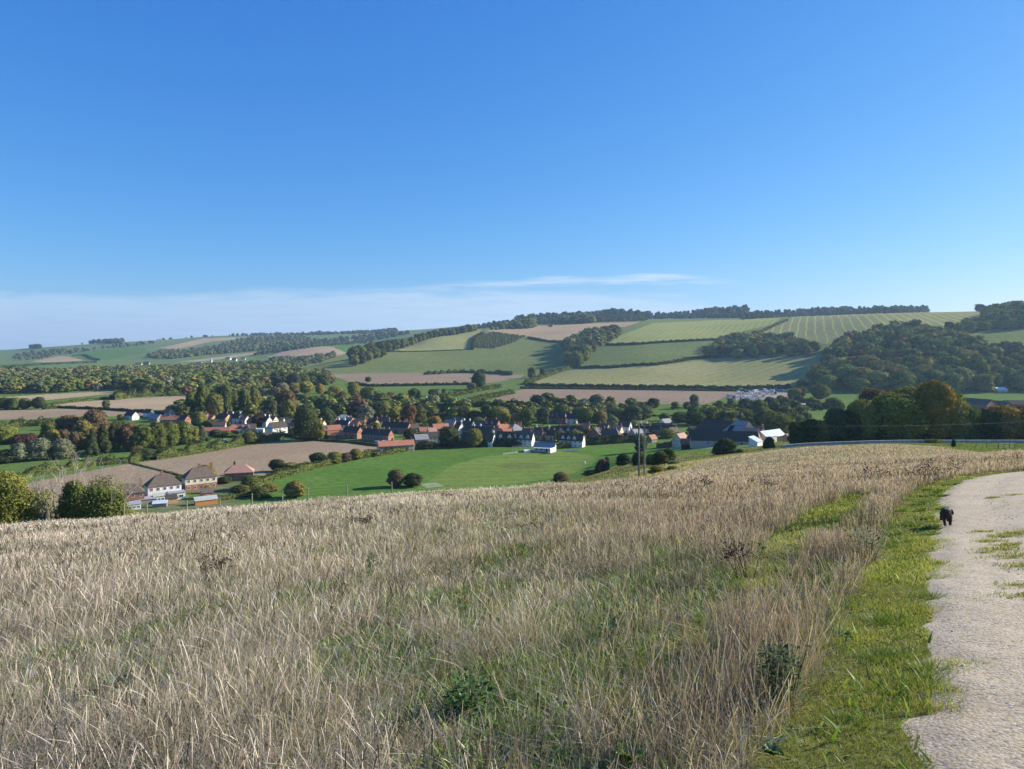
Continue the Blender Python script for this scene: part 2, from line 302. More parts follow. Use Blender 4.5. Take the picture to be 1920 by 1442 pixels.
FIELDS = [   # (material, minimum distance, maximum distance, photo outline)
 ('far', 1900, 9e3, None),
 ('hill', 1120, 2600, [(535, 699), (620, 668), (700, 650), (800, 625), (1000, 604), (1500, 580), (1900, 570), (2100, 590), (2100, 720), (1480, 726), (1200, 724), (1000, 722), (985, 704), (800, 700), (610, 702)]),
 ('green', 230, 600, [(440, 912), (500, 897), (600, 873), (700, 858), (800, 843), (1000, 836), (1200, 838), (1250, 836), (1340, 835), (1345, 845), (1240, 862), (1170, 880), (1100, 893), (1000, 906), (800, 935), (560, 945), (440, 945)]),
 ('mown', 280, 500, [(780, 918), (815, 893), (850, 872), (905, 858), (960, 850), (1010, 848), (1060, 848), (1105, 853), (1119, 860), (1110, 872), (1070, 889), (1020, 899), (960, 908), (880, 915)]),
 ('wicket', 280, 500, [(930, 874), (950, 868), (1000, 867), (1030, 871), (1010, 878), (960, 881)]),
 ('plough', 230, 700, [(0, 925), (60, 905), (130, 890), (230, 872), (345, 856), (480, 833), (560, 824), (600, 826), (700, 834), (712, 842), (700, 852), (600, 872), (500, 892), (430, 905), (340, 920), (230, 955), (60, 975), (0, 975)]),
 ('plough', 600, 900, [(0, 769), (40, 767), (160, 766), (280, 772), (270, 779), (200, 780), (110, 782), (60, 787), (0, 790)]),
 ('stubble', 600, 1000, [(85, 761), (110, 757), (220, 748), (350, 742), (352, 750), (330, 764), (310, 768), (270, 770), (180, 763)]),
 ('stubble', 700, 1100, [(430, 742), (500, 740), (500, 746), (430, 749)]),
 ('stubble', 700, 1200, [(-100, 752), (0, 745), (80, 740), (216, 733), (214, 738), (150, 744), (60, 753), (0, 759), (-100, 765)]),
 ('plough', 600, 1000, [(-400, 780), (0, 769), (0, 790), (-400, 810)]),
 ('plough2', 1000, 1600, [(610, 701), (800, 699), (985, 703), (975, 709), (930, 717), (880, 720), (700, 723), (655, 716)]),
 ('plough2', 650, 1200, [(925, 748), (955, 738), (985, 728), (1180, 730), (1375, 733), (1385, 738), (1365, 745), (1320, 758), (1200, 759), (1100, 757), (960, 752)]),
 ('pale', 1300, 2600, [(700, 657), (735, 642), (770, 630), (850, 620), (905, 617), (890, 635), (884, 656), (800, 658)]),
 ('brownhill', 1400, 2900, [(905, 619), (960, 614), (1060, 607), (1200, 604), (1175, 612), (1110, 624), (1060, 643), (1000, 634), (985, 629), (940, 625)]),
 ('olive', 1300, 2900, [(1140, 646), (1160, 630), (1225, 606), (1330, 601), (1465, 596), (1450, 608), (1390, 622), (1360, 635), (1200, 645)]),
 ('olive2', 900, 2000, [(985, 722), (1070, 693), (1080, 690), (1200, 690), (1330, 674), (1400, 668), (1540, 655), (1545, 700), (1500, 724), (1200, 725)]),
 ('striped', 1150, 2600, [(1425, 625), (1470, 602), (1500, 592), (1700, 583), (1850, 580), (1850, 596), (1745, 628), (1700, 640), (1545, 645), (1425, 640)]),
 ('hill', 900, 1700, [(1790, 634), (1850, 620), (1925, 608), (2200, 590), (2200, 660), (1925, 662), (1870, 652)]),
 ('stubble', 2000, 3100, [(500, 670), (535, 658), (560, 652), (600, 650), (630, 650), (652, 660), (640, 666), (600, 673), (540, 674)]),
 ('green', 2300, 3300, [(620, 650), (664, 643), (668, 660), (652, 662)]),
 ('stubble', 2400, 3800, [(330, 679), (420, 668), (480, 660), (480, 664), (420, 673), (340, 682)]),
 ('stubble', 2700, 5000, [(590, 641), (690, 633), (690, 636), (610, 646), (560, 650)]),
 ('brownhill', 2500, 4600, [(300, 652), (380, 635), (475, 631), (475, 634), (400, 640), (330, 655)]),
 ('brownhill', 2300, 4000, [(60, 678), (110, 668), (125, 668), (160, 676), (90, 680)]),
 ('green', 2300, 3600, [(0, 684), (60, 680), (170, 677), (120, 683), (0, 689)]),
 ('green', 2300, 4300, [(130, 668), (150, 660), (270, 650), (275, 662), (180, 678), (160, 676)]),
 ('track', 60, 600, [(1470, 829), (1600, 828.6), (1800, 828), (2000, 828), (2000, 826), (1800, 826), (1600, 826.4), (1470, 827)]),
 ('track', 240, 420, [(1210, 842), (1235, 840), (1260, 841.5), (1345, 840.5), (1345, 839), (1260, 840), (1230, 838), (1210, 839)]),
 ('yard', 650, 1100, [(1365, 750), (1390, 734), (1480, 731), (1478, 750), (1420, 752)]),
 ('garden', 230, 400, [(215, 960), (225, 935), (300, 915), (400, 905), (480, 893), (500, 915), (440, 950), (300, 960)]),
 ('green', 400, 700, [(20, 883), (110, 864), (250, 850), (480, 824), (485, 829), (330, 853), (200, 872), (130, 880), (20, 893)]),
]
pxs = np.concatenate([np.arange(-900, -60, 30.0), np.arange(-60, 1980, 1.9), np.arange(1980, 2901, 30.0)])
ds = [60.0]
while ds[-1] < 8900: d = ds[-1]; ds.append(d + max(1.0, min(1.5*d*d/87750, 1.4*d/160)))
ds = np.array(ds); UU, DD = np.meshgrid((pxs-CX)/F, ds, indexing='ij'); GX = UU*DD; GY = DD; GZ = height(GX, GY)
nu, nd = GX.shape
idx = np.arange(nu*nd).reshape(nu, nd)
quads = np.stack([idx[:-1, :-1], idx[1:, :-1], idx[1:, 1:], idx[:-1, 1:]], -1).reshape(-1, 4)
fx = ((GX[:-1, :-1]+GX[1:, 1:])/2).ravel(); fy = ((GY[:-1, :-1]+GY[1:, 1:])/2).ravel()
mi = np.zeros(len(fx), np.int32)
mi[fy < 330] = MN.index('rough')
mi[(fy > 110) & (fx/fy > .45) & (fy < 500)] = MN.index('pasture')
jx = fx + np.sin(fy*.05)*fy*.0008; jy = fy*(1+.0012*np.sin(fx*.07))
for mn, d0, d1, pl in FIELDS:
    sel = (fy >= d0) & (fy <= d1)
    if pl is not None: sel &= inpoly(jx, jy, wpoly(pl, d0))
    mi[sel] = MN.index(mn)
V = np.stack([GX.ravel(), GY.ravel(), GZ.ravel()], 1)
gme = np_mesh('ground', V, quads, mats=[FM[k] for k in MN], mi=mi, smooth=True)
tag(link('ground', gme), kind='structure')

# near ground (under the meadow) as a square grid
xs = np.arange(-80, 80.1, .4); ys = np.arange(-16, 60.01, .4); ys[-1] = 60.0
XX, YY = np.meshgrid(xs, ys, indexing='ij'); ZZ = height(XX, np.maximum(YY, .5)) ; ZZ[YY < .5] = (EZ-1.6+A_*XX+B_*YY)[YY < .5]
nx_, ny_ = XX.shape; idx = np.arange(nx_*ny_).reshape(nx_, ny_)
quads = np.stack([idx[:-1, :-1], idx[1:, :-1], idx[1:, 1:], idx[:-1, 1:]], -1).reshape(-1, 4)
MG = field_mat('meadow_soil_and_thatch', (.12, .105, .055), (.06, .08, .025), .35, 6)
MNEAR = (XX, YY, ZZ, quads)

# the stony path: world outline from its photo edge; right edge beyond the frame
PATH_L = [(1700, 1700), (1735, 1560), (1738, 1442), (1730, 1350), (1738, 1250), (1742, 1150), (1738, 1080), (1752, 1010), (1758, 970), (1765, 935), (1785, 915), (1812, 901), (1850, 892), (1900, 886), (1960, 883), (2050, 880)]
pl = [hit(a, b) for a, b in PATH_L]; pl = [(p.x, p.y) for p in pl]
pl[0] = (pl[1][0]-.25, -8.0)
PW = 3.3
def path_sdf(X, Y):                                # signed: >0 inside the path, metres from its edges
    X = np.asarray(X, float); Y = np.asarray(Y, float); best = np.full(X.shape, 1e9); sgn = np.ones(X.shape)
    for (x0, y0), (x1, y1) in zip(pl[:-1], pl[1:]):
        dx, dy = x1-x0, y1-y0; L2 = dx*dx+dy*dy; t = np.clip(((X-x0)*dx+(Y-y0)*dy)/L2, 0, 1)
        dd = np.hypot(X-x0-t*dx, Y-y0-t*dy); s = (X-x0)*dy-(Y-y0)*dx    # >0 right of travel
        k = dd < best; best = np.where(k, dd, best); sgn = np.where(k, np.sign(s), sgn)
    return best*sgn
MX, MY, MZ, MQ = MNEAR; SS_ = path_sdf(MX, np.maximum(MY, -8)); MZ = MZ - .07*np.clip((np.minimum(SS_, PW-SS_)-.4)/.3, 0, 1)*(MY < 52)
MV = field_mat('mossy_verge_soil', (.17, .18, .05), (.10, .11, .035), 1.2, 9)
cx_ = (MX[:-1, :-1]+.2).ravel(); cy_ = (MY[:-1, :-1]+.2).ravel(); cs_ = path_sdf(cx_, cy_); mi_ = ((cs_ > -.75) & (cs_ < PW+1.5) & (cy_ < 52)).astype(np.int32)
tag(link('meadow_ground', np_mesh('meadow_ground', np.stack([MX.ravel(), MY.ravel(), MZ.ravel()], 1), MQ, mats=[MG, MV], mi=mi_, smooth=True)), kind='structure')
def wob(X, Y, s=1.0): return .5*(np.sin(X*3.1*s+1.3*np.sin(Y*1.7*s))+np.sin(Y*2.3*s+1.1*np.sin(X*2.9*s)))
xs = np.arange(0, 44, .08); ys = np.arange(-8, 52, .08)
XX, YY = np.meshgrid(xs, ys, indexing='ij'); S = path_sdf(XX, YY)
edge = S + .08*wob(XX, YY) + .06*wob(XX, YY, 3.7)
inside = (edge > -.25) & (edge < PW+.3)
cell = inside[:-1, :-1] & inside[1:, 1:] & inside[1:, :-1] & inside[:-1, 1:]
idx = np.arange(XX.size).reshape(XX.shape)
quads = np.stack([idx[:-1, :-1], idx[1:, :-1], idx[1:, 1:], idx[:-1, 1:]], -1)[cell].reshape(-1, 4)
used, inv = np.unique(quads.ravel(), return_inverse=True)
PZ = height(XX, np.maximum(YY, .5)); PZ[YY < .5] = (EZ-1.6+A_*XX+B_*YY)[YY < .5]
camb = np.clip(np.minimum(edge, PW-edge+.15*wob(XX, YY, 1.3)), -.3, .6)
PZ = PZ + .004 + .12*np.minimum(camb, .22) + .005*wob(XX, YY, 5) - .018*np.exp(-((edge-1.0)/.35)**2) - .018*np.exp(-((edge-2.6)/.35)**2)
pm = bpy.data.materials.new('chalky_gravel'); pm.use_nodes = True; t = pm.node_tree; b = t.nodes['Principled BSDF']; b.inputs['Roughness'].default_value = .95
b.inputs['Specular IOR Level'].default_value = .15
tcx = N(t, 'ShaderNodeTexCoord')
def nz(sc, det=4, ro=.6):
    n = N(t, 'ShaderNodeTexNoise'); n.inputs['Scale'].default_value = sc; n.inputs['Detail'].default_value = det; n.inputs['Roughness'].default_value = ro
    t.links.new(tcx.outputs['Object'], n.inputs['Vector']); return n.outputs[0]
big, fin = nz(.7), nz(28, 6, .75)
vo = N(t, 'ShaderNodeTexVoronoi'); vo.inputs['Scale'].default_value = 45; t.links.new(tcx.outputs['Object'], vo.inputs['Vector'])
vc = N(t, 'ShaderNodeSeparateColor'); t.links.new(vo.outputs['Color'], vc.inputs[0])
c0 = mixc(t, ramp(t, big, [(.35, 0.0), (.65, 1.0)]), (.50, .41, .275), (.40, .32, .21))
c0 = mixc(t, ramp(t, vc.outputs[0], [(.55, 0.0), (.95, 1.0)]), c0, (.52, .455, .35))
c0 = mixc(t, ramp(t, vc.outputs[1], [(.75, 0.0), (.98, 1.0)]), c0, (.25, .21, .17))
c0 = mixc(t, ramp(t, fin, [(.3, .55), (.5, 0.0)]), c0, (.24, .19, .145))
t.links.new(c0, b.inputs['Base Color'])
bp = N(t, 'ShaderNodeBump'); bp.inputs['Strength'].default_value = .5; bp.inputs['Distance'].default_value = .015
hh = M2(t, 'ADD', fin, M2(t, 'MULTIPLY', vo.outputs['Distance'], -.6)); t.links.new(hh, bp.inputs['Height']); t.links.new(bp.outputs[0], b.inputs['Normal'])
VV = np.stack([XX.ravel(), YY.ravel(), PZ.ravel()], 1)[used]
tag(link('gravel_path', np_mesh('gravel_path', VV, inv.reshape(-1, 4), mats=[pm], smooth=True)), kind='structure')
# loose stones
n = 15000; Ys = 2.0+ 22*rng.random(n)**1.5; Xs = (rng.random(n)*.9)*Ys*1.0 + 0.2
ok = (path_sdf(Xs, Ys) + .16*wob(Xs, Ys) > -.12) & (path_sdf(Xs, Ys) < PW+.2) & (path_sdf(Xs, Ys) > .1+.3*rng.random(n)); Xs, Ys = Xs[ok], Ys[ok]; n = len(Xs)
Zs = height(Xs, Ys)+.022
oct_ = np.array([(1, 0, 0), (-1, 0, 0), (0, 1, 0), (0, -1, 0), (0, 0, .7), (0, 0, -.7)], float)
tri = np.array([(0, 2, 4), (2, 1, 4), (1, 3, 4), (3, 0, 4), (2, 0, 5), (1, 2, 5), (3, 1, 5), (0, 3, 5)])
sz = (.003+.010*rng.random(n)**4)*(1+Ys*.03); VS = oct_[None]*sz[:, None, None]*(1+.5*(rng.random((n, 6, 3))-.5))
a = rng.random(n)*6.28; ca, sa = np.cos(a)[:, None], np.sin(a)[:, None]
VS = np.stack([VS[..., 0]*ca-VS[..., 1]*sa, VS[..., 0]*sa+VS[..., 1]*ca, VS[..., 2]], -1) + np.stack([Xs, Ys, Zs], 1)[:, None, :]
cs = np.array([(.56, .48, .37), (.46, .38, .29), (.64, .57, .47), (.40, .33, .25)])[rng.integers(0, 4, n)]*(.8+.4*rng.random((n, 1)))
SM = leaf_mat('loose_stone', 0.0, objcol=False)
tag(link('gravel', np_mesh('gravel', VS.reshape(-1, 3), None, (tri[None]+6*np.arange(n)[:, None, None]).reshape(-1, 3), np.repeat(cs, 6, 0), [SM])), 'loose pale flints and chalk chips scattered on the path', 'gravel', kind='stuff')
# ------------------------------------------------------------------ meadow grass
def upx(d): return d/720.0
DM_X = [-900, 1000, 1100, 1200, 1250, 1300, 1350, 1450, 1700, 1780, 1850, 1920, 2900]
DM_Y = [100, 98, 88, 82, 95, 112, 128, 155, 155, 128, 98, 84, 70]
def vnoise(X, Y, s, seed=0):                        # smooth value noise 0..1
    r = np.random.default_rng(seed).random((64, 64)); x = X/s; y = Y/s
    i = np.floor(x).astype(int); j = np.floor(y).astype(int); a = x-i; b_ = y-j; a = a*a*(3-2*a); b_ = b_*b_*(3-2*b_)
    g = lambda p, q: r[p % 64, q % 64]
    return (g(i, j)*(1-a)+g(i+1, j)*a)*(1-b_)+(g(i, j+1)*(1-a)+g(i+1, j+1)*a)*b_
# grassy strip through the meadow beside the verge (photo outline), and the verge along the path
STRIP = wpoly([(1290, 1180), (1400, 1062), (1460, 1002), (1530, 955), (1590, 930), (1650, 926), (1620, 958), (1560, 1000), (1500, 1062), (1430, 1140), (1350, 1230), (1250, 1320), (1120, 1350), (1180, 1260)], 2)
def verge_w(Y): return np.interp(Y, [0, 2.2, 4, 6, 9, 12, 18, 30, 45], [.62, .62, .60, .56, .58, .7, .9, 1.1, 1.4])
def zone(X, Y):                                     # 0 path, 1 verge, 2 short strip, 3 meadow, 4 outside
    S = path_sdf(X, Y) + .08*wob(X, Y) + .06*wob(X, Y, 3.7); z = np.full(X.shape, 3)
    z[inpoly(X, Y, STRIP)] = 2
    vw = verge_w(Y)
    z[(S > -vw-.13*wob(X, Y, .8)) & (Y < 52)] = 1
    z[(S > 0) & (S < PW+.3) & (Y < 52)] = 0
    z[(S >= PW+.3) & (S < PW+1.6) & (Y < 52)] = 1
    px = X/Y*F+CX
    z[Y > np.interp(px, DM_X, DM_Y)*(1+.06*np.sin(X*.4))] = 4
    return z, S
def sample(n, d0, d1, p, umax=.82):
    q = rng.random(n); e = 2-p
    d = (d0**e+q*(d1**e-d0**e))**(1/e); u = (rng.random(n)*2-1)*umax
    return u*d, d
BV, BF, BC, boff = [], [], [], 0
def blades(X, Y, h, wd, lean, bend, colr, seg, az=None, head=None, z0=0.0, tipw=.15):
    """ribbons: height h, width wd, lean/bend (metres at the tip), colour (n,3)"""
    global boff
    n = len(X)
    if n == 0: return
    Z = height(X, Y)+z0
    la = rng.random(n)*6.283 if az is None else az
    fa = rng.random(n)*3.1416*.9-.45*3.1416         # ribbon facing, loosely random
    fxx, fyy = np.cos(fa), np.sin(fa)
    vs = []; cs = []
    for k in range(seg+1):
        t = k/seg
        off = lean*t + bend*t*t
        zz = Z + h*(t - .35*np.abs(bend/np.maximum(h, .01))*t*t)
        cx, cy = X+np.cos(la)*off, Y+np.sin(la)*off
        if head is None: ww = wd*(1-(1-tipw)*t**1.5)/2
        else: ww = np.where(t > .68, wd*head*(1.15-abs(t-.85)*2.6)/2, wd/2)
        ww = np.maximum(ww, 1e-4)
        vs += [np.stack([cx-fxx*ww, cy-fyy*ww, zz], 1), np.stack([cx+fxx*ww, cy+fyy*ww, zz], 1)]
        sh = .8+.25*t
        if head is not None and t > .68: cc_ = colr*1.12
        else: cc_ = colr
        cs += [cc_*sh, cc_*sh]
    Vv = np.stack(vs, 1).reshape(-1, 3); Cc = np.stack(cs, 1).reshape(-1, 3)
    base = np.arange(n)*(2*(seg+1))
    q = np.concatenate([np.stack([base+2*k, base+2*k+1, base+2*k+3, base+2*k+2], 1) for k in range(seg)])
    BV.append(Vv); BF.append(q+boff); BC.append(Cc); boff += len(Vv)
def flush(name, label, cat, mats, kind='stuff'):
    global boff
    V, Fq, C = np.concatenate(BV), np.concatenate(BF), np.concatenate(BC); BV.clear(); BF.clear(); BC.clear(); boff = 0
    o = link(name, np_mesh(name, V, Fq, colr=np.clip(C, 0, 1), mats=mats)); tag(o, label, cat, kind=kind); return o
STRAW = np.array([(.51, .45, .365), (.41, .355, .29), (.68, .62, .54), (.31, .26, .205), (.61, .57, .52), (.18, .14, .105)])
GREEN = np.array([(.17, .26, .055), (.12, .19, .04), (.23, .31, .08), (.09, .14, .04), (.28, .31, .11), (.30, .29, .14)])
MAUVE = np.array([(.30, .235, .20), (.23, .175, .15), (.38, .31, .27), (.16, .12, .10), (.44, .38, .34)])
def pick(P, n): return P[rng.integers(0, len(P), n)]*(.78+.44*rng.random((n, 1)))
def strands(X, Y, seg, wmul=1.0):
    z, S = zone(X, Y); k = z == 3; X, Y, S = X[k], Y[k], S[k]; n = len(X)
    u = X/Y; px = u*F+CX
    nb = vnoise(X, Y, 2.6, 3); nc = vnoise(X, Y, .55, 5)
    green_amt = np.clip(np.interp(Y, [2, 8, 20, 45, 90], [.86, .78, .58, .40, .30])+.6*(vnoise(X, Y, 1.7, 9)-.5)+.5*(nc-.5)+.35*(vnoise(X, Y, 9, 14)-.5), .08, .95)   # more green showing close by
    gp = np.clip((vnoise(X, Y, 1.25, 41)*.6+vnoise(X, Y, .42, 42)*.4-.44)*7, 0, 1)*np.interp(Y, [2, 12, 24, 50], [1, .9, .5, .2])*np.interp(px, [0, 500, 900], [.55, .8, 1.0]); green_amt = np.maximum(green_amt*(.55+.45*gp), .93*gp)
    green_amt = green_amt*np.interp(px, [0, 700, 1200], [.72, .95, 1.0])
    r = rng.random(n); w0 = np.maximum(.0028, .34*upx(Y))*wmul
    isg = r < green_amt
    # distance from the verge decides the dark upright stalks
    vs = -S - verge_w(Y); dark = np.clip(1.1-np.abs(vs-.75)/1.0, 0, 1)*np.clip((Y-3.5)/2, .25, 1)
    dark = np.maximum(dark, np.clip((px-950)/450, 0, 1)*.72*np.clip((Y-9)/8, 0, 1))
    isd = (~isg) & (rng.random(n) < dark)
    iss = ~(isg | isd)
    # clumping: lower where nb is low
    hs = (.50+1.05*nb*(.5+.9*nc))*(1-.35*gp)
    m = iss; k = m.sum()
    tall = rng.random(k) < .24*(.4+1.2*vnoise(X[m], Y[m], .8, 77))
    cst = pick(STRAW, k)*np.where((Y[m] > 22), 1.08, 1.0)[:, None]
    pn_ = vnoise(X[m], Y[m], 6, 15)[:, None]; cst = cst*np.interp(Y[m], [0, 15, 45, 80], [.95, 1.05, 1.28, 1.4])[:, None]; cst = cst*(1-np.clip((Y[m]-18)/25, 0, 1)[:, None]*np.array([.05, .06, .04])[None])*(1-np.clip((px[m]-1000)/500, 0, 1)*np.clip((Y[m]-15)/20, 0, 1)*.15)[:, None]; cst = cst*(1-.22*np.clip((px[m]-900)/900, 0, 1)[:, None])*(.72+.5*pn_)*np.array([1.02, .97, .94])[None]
    h = np.where(tall, .16+.20*rng.random(k), .05+.14*rng.random(k))*hs[m]*np.interp(Y[m], [0, 25, 60], [1, .9, .75])
    X1, Y1, w1 = X[m], Y[m], w0[m]
    windaz = rng.random(k)*6.283
    t = tall & (rng.random(k) < .75); q = ~t
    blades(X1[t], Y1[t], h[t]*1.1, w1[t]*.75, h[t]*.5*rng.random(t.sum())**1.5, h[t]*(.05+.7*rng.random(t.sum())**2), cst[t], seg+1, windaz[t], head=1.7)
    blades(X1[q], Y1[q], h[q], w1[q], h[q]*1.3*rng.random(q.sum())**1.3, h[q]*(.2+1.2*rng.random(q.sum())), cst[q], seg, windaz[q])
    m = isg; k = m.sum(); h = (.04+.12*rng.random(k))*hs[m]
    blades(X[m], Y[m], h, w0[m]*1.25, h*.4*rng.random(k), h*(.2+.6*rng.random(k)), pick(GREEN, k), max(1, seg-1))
    m = isd; k = m.sum(); h = (.14+.22*rng.random(k))*(.55+.9*nb[m])*np.interp(Y[m], [0, 5, 12, 60], [1.2, 1.25, 1, .75])
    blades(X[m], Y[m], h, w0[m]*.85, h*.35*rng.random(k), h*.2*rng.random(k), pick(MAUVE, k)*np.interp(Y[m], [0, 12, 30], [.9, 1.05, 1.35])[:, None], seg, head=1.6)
nf = 1.0
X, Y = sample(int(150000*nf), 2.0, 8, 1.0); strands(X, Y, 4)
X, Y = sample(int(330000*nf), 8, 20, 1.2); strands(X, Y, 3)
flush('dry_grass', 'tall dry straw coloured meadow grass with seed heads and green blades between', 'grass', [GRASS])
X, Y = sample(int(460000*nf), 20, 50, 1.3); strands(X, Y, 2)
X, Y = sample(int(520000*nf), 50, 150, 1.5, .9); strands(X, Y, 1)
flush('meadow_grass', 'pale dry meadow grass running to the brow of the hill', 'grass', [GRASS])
X, Y = sample(5200, 2.2, 45, 1.0); z, S = zone(X, Y); k = (z == 3) & (vnoise(X, Y, 3.1, 88)+.5*(vnoise(X, Y, .7, 89)-.5) > .5); X, Y = X[k], Y[k]; n = len(X)
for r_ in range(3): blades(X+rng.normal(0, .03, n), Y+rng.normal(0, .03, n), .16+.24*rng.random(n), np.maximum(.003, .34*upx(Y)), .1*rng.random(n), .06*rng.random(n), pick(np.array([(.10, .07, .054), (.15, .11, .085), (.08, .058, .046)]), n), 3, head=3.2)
flush('dead_stems', 'thin dark brown dead flower stems with small heads scattered through the meadow', 'dead stems', [GRASS])
# thatch: flat lying dead stems in the near meadow
X, Y = sample(26000, 2.0, 12, 1.0); z, S = zone(X, Y); k = (z == 3) | (z == 2); X, Y = X[k], Y[k]; n = len(X)
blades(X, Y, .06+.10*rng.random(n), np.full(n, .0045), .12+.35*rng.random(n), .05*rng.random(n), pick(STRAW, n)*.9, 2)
# broad green leaves low in the sward (many small leaves, in patches)
X, Y = sample(130000, 2.0, 22, 1.0); z, S = zone(X, Y)
k = (z == 3) & (vnoise(X, Y, 1.25, 41)*.6+vnoise(X, Y, .42, 42)*.4 > .52) | (z == 1) & (rng.random(len(X)) < .06); X, Y = X[k], Y[k]; n = len(X)
blades(X, Y, .02+.09*rng.random(n), .008+.012*rng.random(n)+Y*.0005, .03+.05*rng.random(n), .03*rng.random(n), pick(np.array([(.13, .25, .045), (.18, .30, .06), (.07, .14, .035), (.24, .31, .07)]), n), 2, tipw=.2)
flush('meadow_herbs', 'low broad leaved green herbs and fallen straw among the meadow grass', 'ground cover', [GRASS])
# verge and strip: short turf
def turf(n, d0, d1, p, seg, ww):
    X, Y = sample(n, d0, d1, p); z, S = zone(X, Y); X2, Y2, z2, S2 = X, Y, z, S
    pn = vnoise(X, Y, .45, 21); pn2 = vnoise(X, Y, 1.2, 22)
    cen = np.exp(-((S-1.55-.2*wob(X, Y, .5))/.33)**2)*np.clip((Y-6)/3, 0, 1)*(vnoise(X, Y, .9, 30) > .60)*(Y < 17)
    edge_frag = (z == 0) & (S < .45) & (pn > .42+S*1.0) & (rng.random(n) < .5)
    k = (z == 1) & (rng.random(n) < .35+.8*pn) | (z == 2) | edge_frag | (z == 0) & (rng.random(n) < cen*.8)
    X, Y, pn, pn2 = X[k], Y[k], pn[k], pn2[k]; m = len(X)
    h = (.012+.028*rng.random(m))*(.6+1.9*pn*pn2); h = np.where(z[k] == 2, h*1.8, h)
    c = pick(np.array([(.31, .35, .06), (.22, .28, .045), (.38, .39, .10), (.14, .19, .035), (.44, .40, .18)]), m)*(.45+1.0*(pn2*.6+pn*.4)[:, None])
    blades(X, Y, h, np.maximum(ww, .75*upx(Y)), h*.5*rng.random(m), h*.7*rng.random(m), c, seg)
turf(620000, 2.0, 12, 1.0, 1, .0045); turf(420000, 12, 52, 1.25, 1, .005)
for qx, qy, rr_ in [(1838, 1000, .13), (1850, 1018, .16), (1882, 1008, .2), (1908, 1002, .18), (1872, 1033, .22), (1902, 1046, .28), (1918, 1064, .25), (1845, 1040, .12), (1906, 1102, .16), (1917, 1122, .2), (1862, 935, .12), (1905, 930, .18), (1885, 1025, .15), (1765, 1300, .10), (1752, 1335, .16), (1760, 1060, .1)]:
    q_ = hit(qx, qy); m = int(1500*rr_); a = rng.random(m)*6.28; r_ = rr_*rng.random(m)**.7*(1+.35*np.sin(3*a+qx)); h = .015+.035*rng.random(m)
    blades(q_.x+r_*np.cos(a)*1.5, q_.y+r_*np.sin(a), h, np.full(m, max(.0045, .8*upx(q_.y))), h*.6*rng.random(m), h*.6*rng.random(m), pick(np.array([(.30, .33, .06), (.17, .23, .04), (.38, .37, .1)]), m), 2, z0=.015)
# stronger tussocks
tx, ty = sample(900, 2.2, 24, 1.0); z, S = zone(tx, ty); k = (z == 1) | (z == 2) | (z == 0) & (S < .05); tx, ty = tx[k][:170], ty[k][:170]
for x, y in zip(tx, ty):
    m = 130; a = rng.random(m)*6.28; rr = .12*np.sqrt(rng.random(m)); h = .035+.05*rng.random(m)
    blades(x+rr*np.cos(a), y+rr*np.sin(a), h, np.full(m, max(.0045, .6*upx(y))), h*.55, h*.6*rng.random(m), pick(np.array([(.11, .19, .03), (.15, .22, .04)]), m), 3, a)
flush('verge_grass', 'short bright green turf on the verge beside the gravel path', 'grass', [GRASS])
# soft grass on the far slope behind the brow and in the corner by the gate
X, Y = sample(240000, 84, 330, 1.3, .74); z, S = zone(X, Y); px = X/Y*F+CX; k = (z == 4) & (px > 1000) & (Y < 300)
X, Y, px = X[k], Y[k], px[k]; n = len(X); nb = vnoise(X, Y, 9, 31)
c = pick(np.array([(.20, .22, .075), (.16, .2, .06), (.28, .26, .12), (.24, .25, .1)]), n); c = np.where((px > 1700)[:, None], pick(np.array([(.15, .2, .05), (.19, .23, .07)]), n), c)
gold = (px > 1180) & (px < 1420) & (Y < 170) & (nb > .4); c[gold] = pick(np.array([(.5, .42, .24), (.42, .36, .2)]), gold.sum())
blades(X, Y, (.12+.22*rng.random(n))*(.5+nb), upx(Y)*.7, .1*rng.random(n), .1*rng.random(n), c, 1)
flush('slope_grass', 'rough green and golden grass on the slope behind the brow', 'grass', [GRASS])

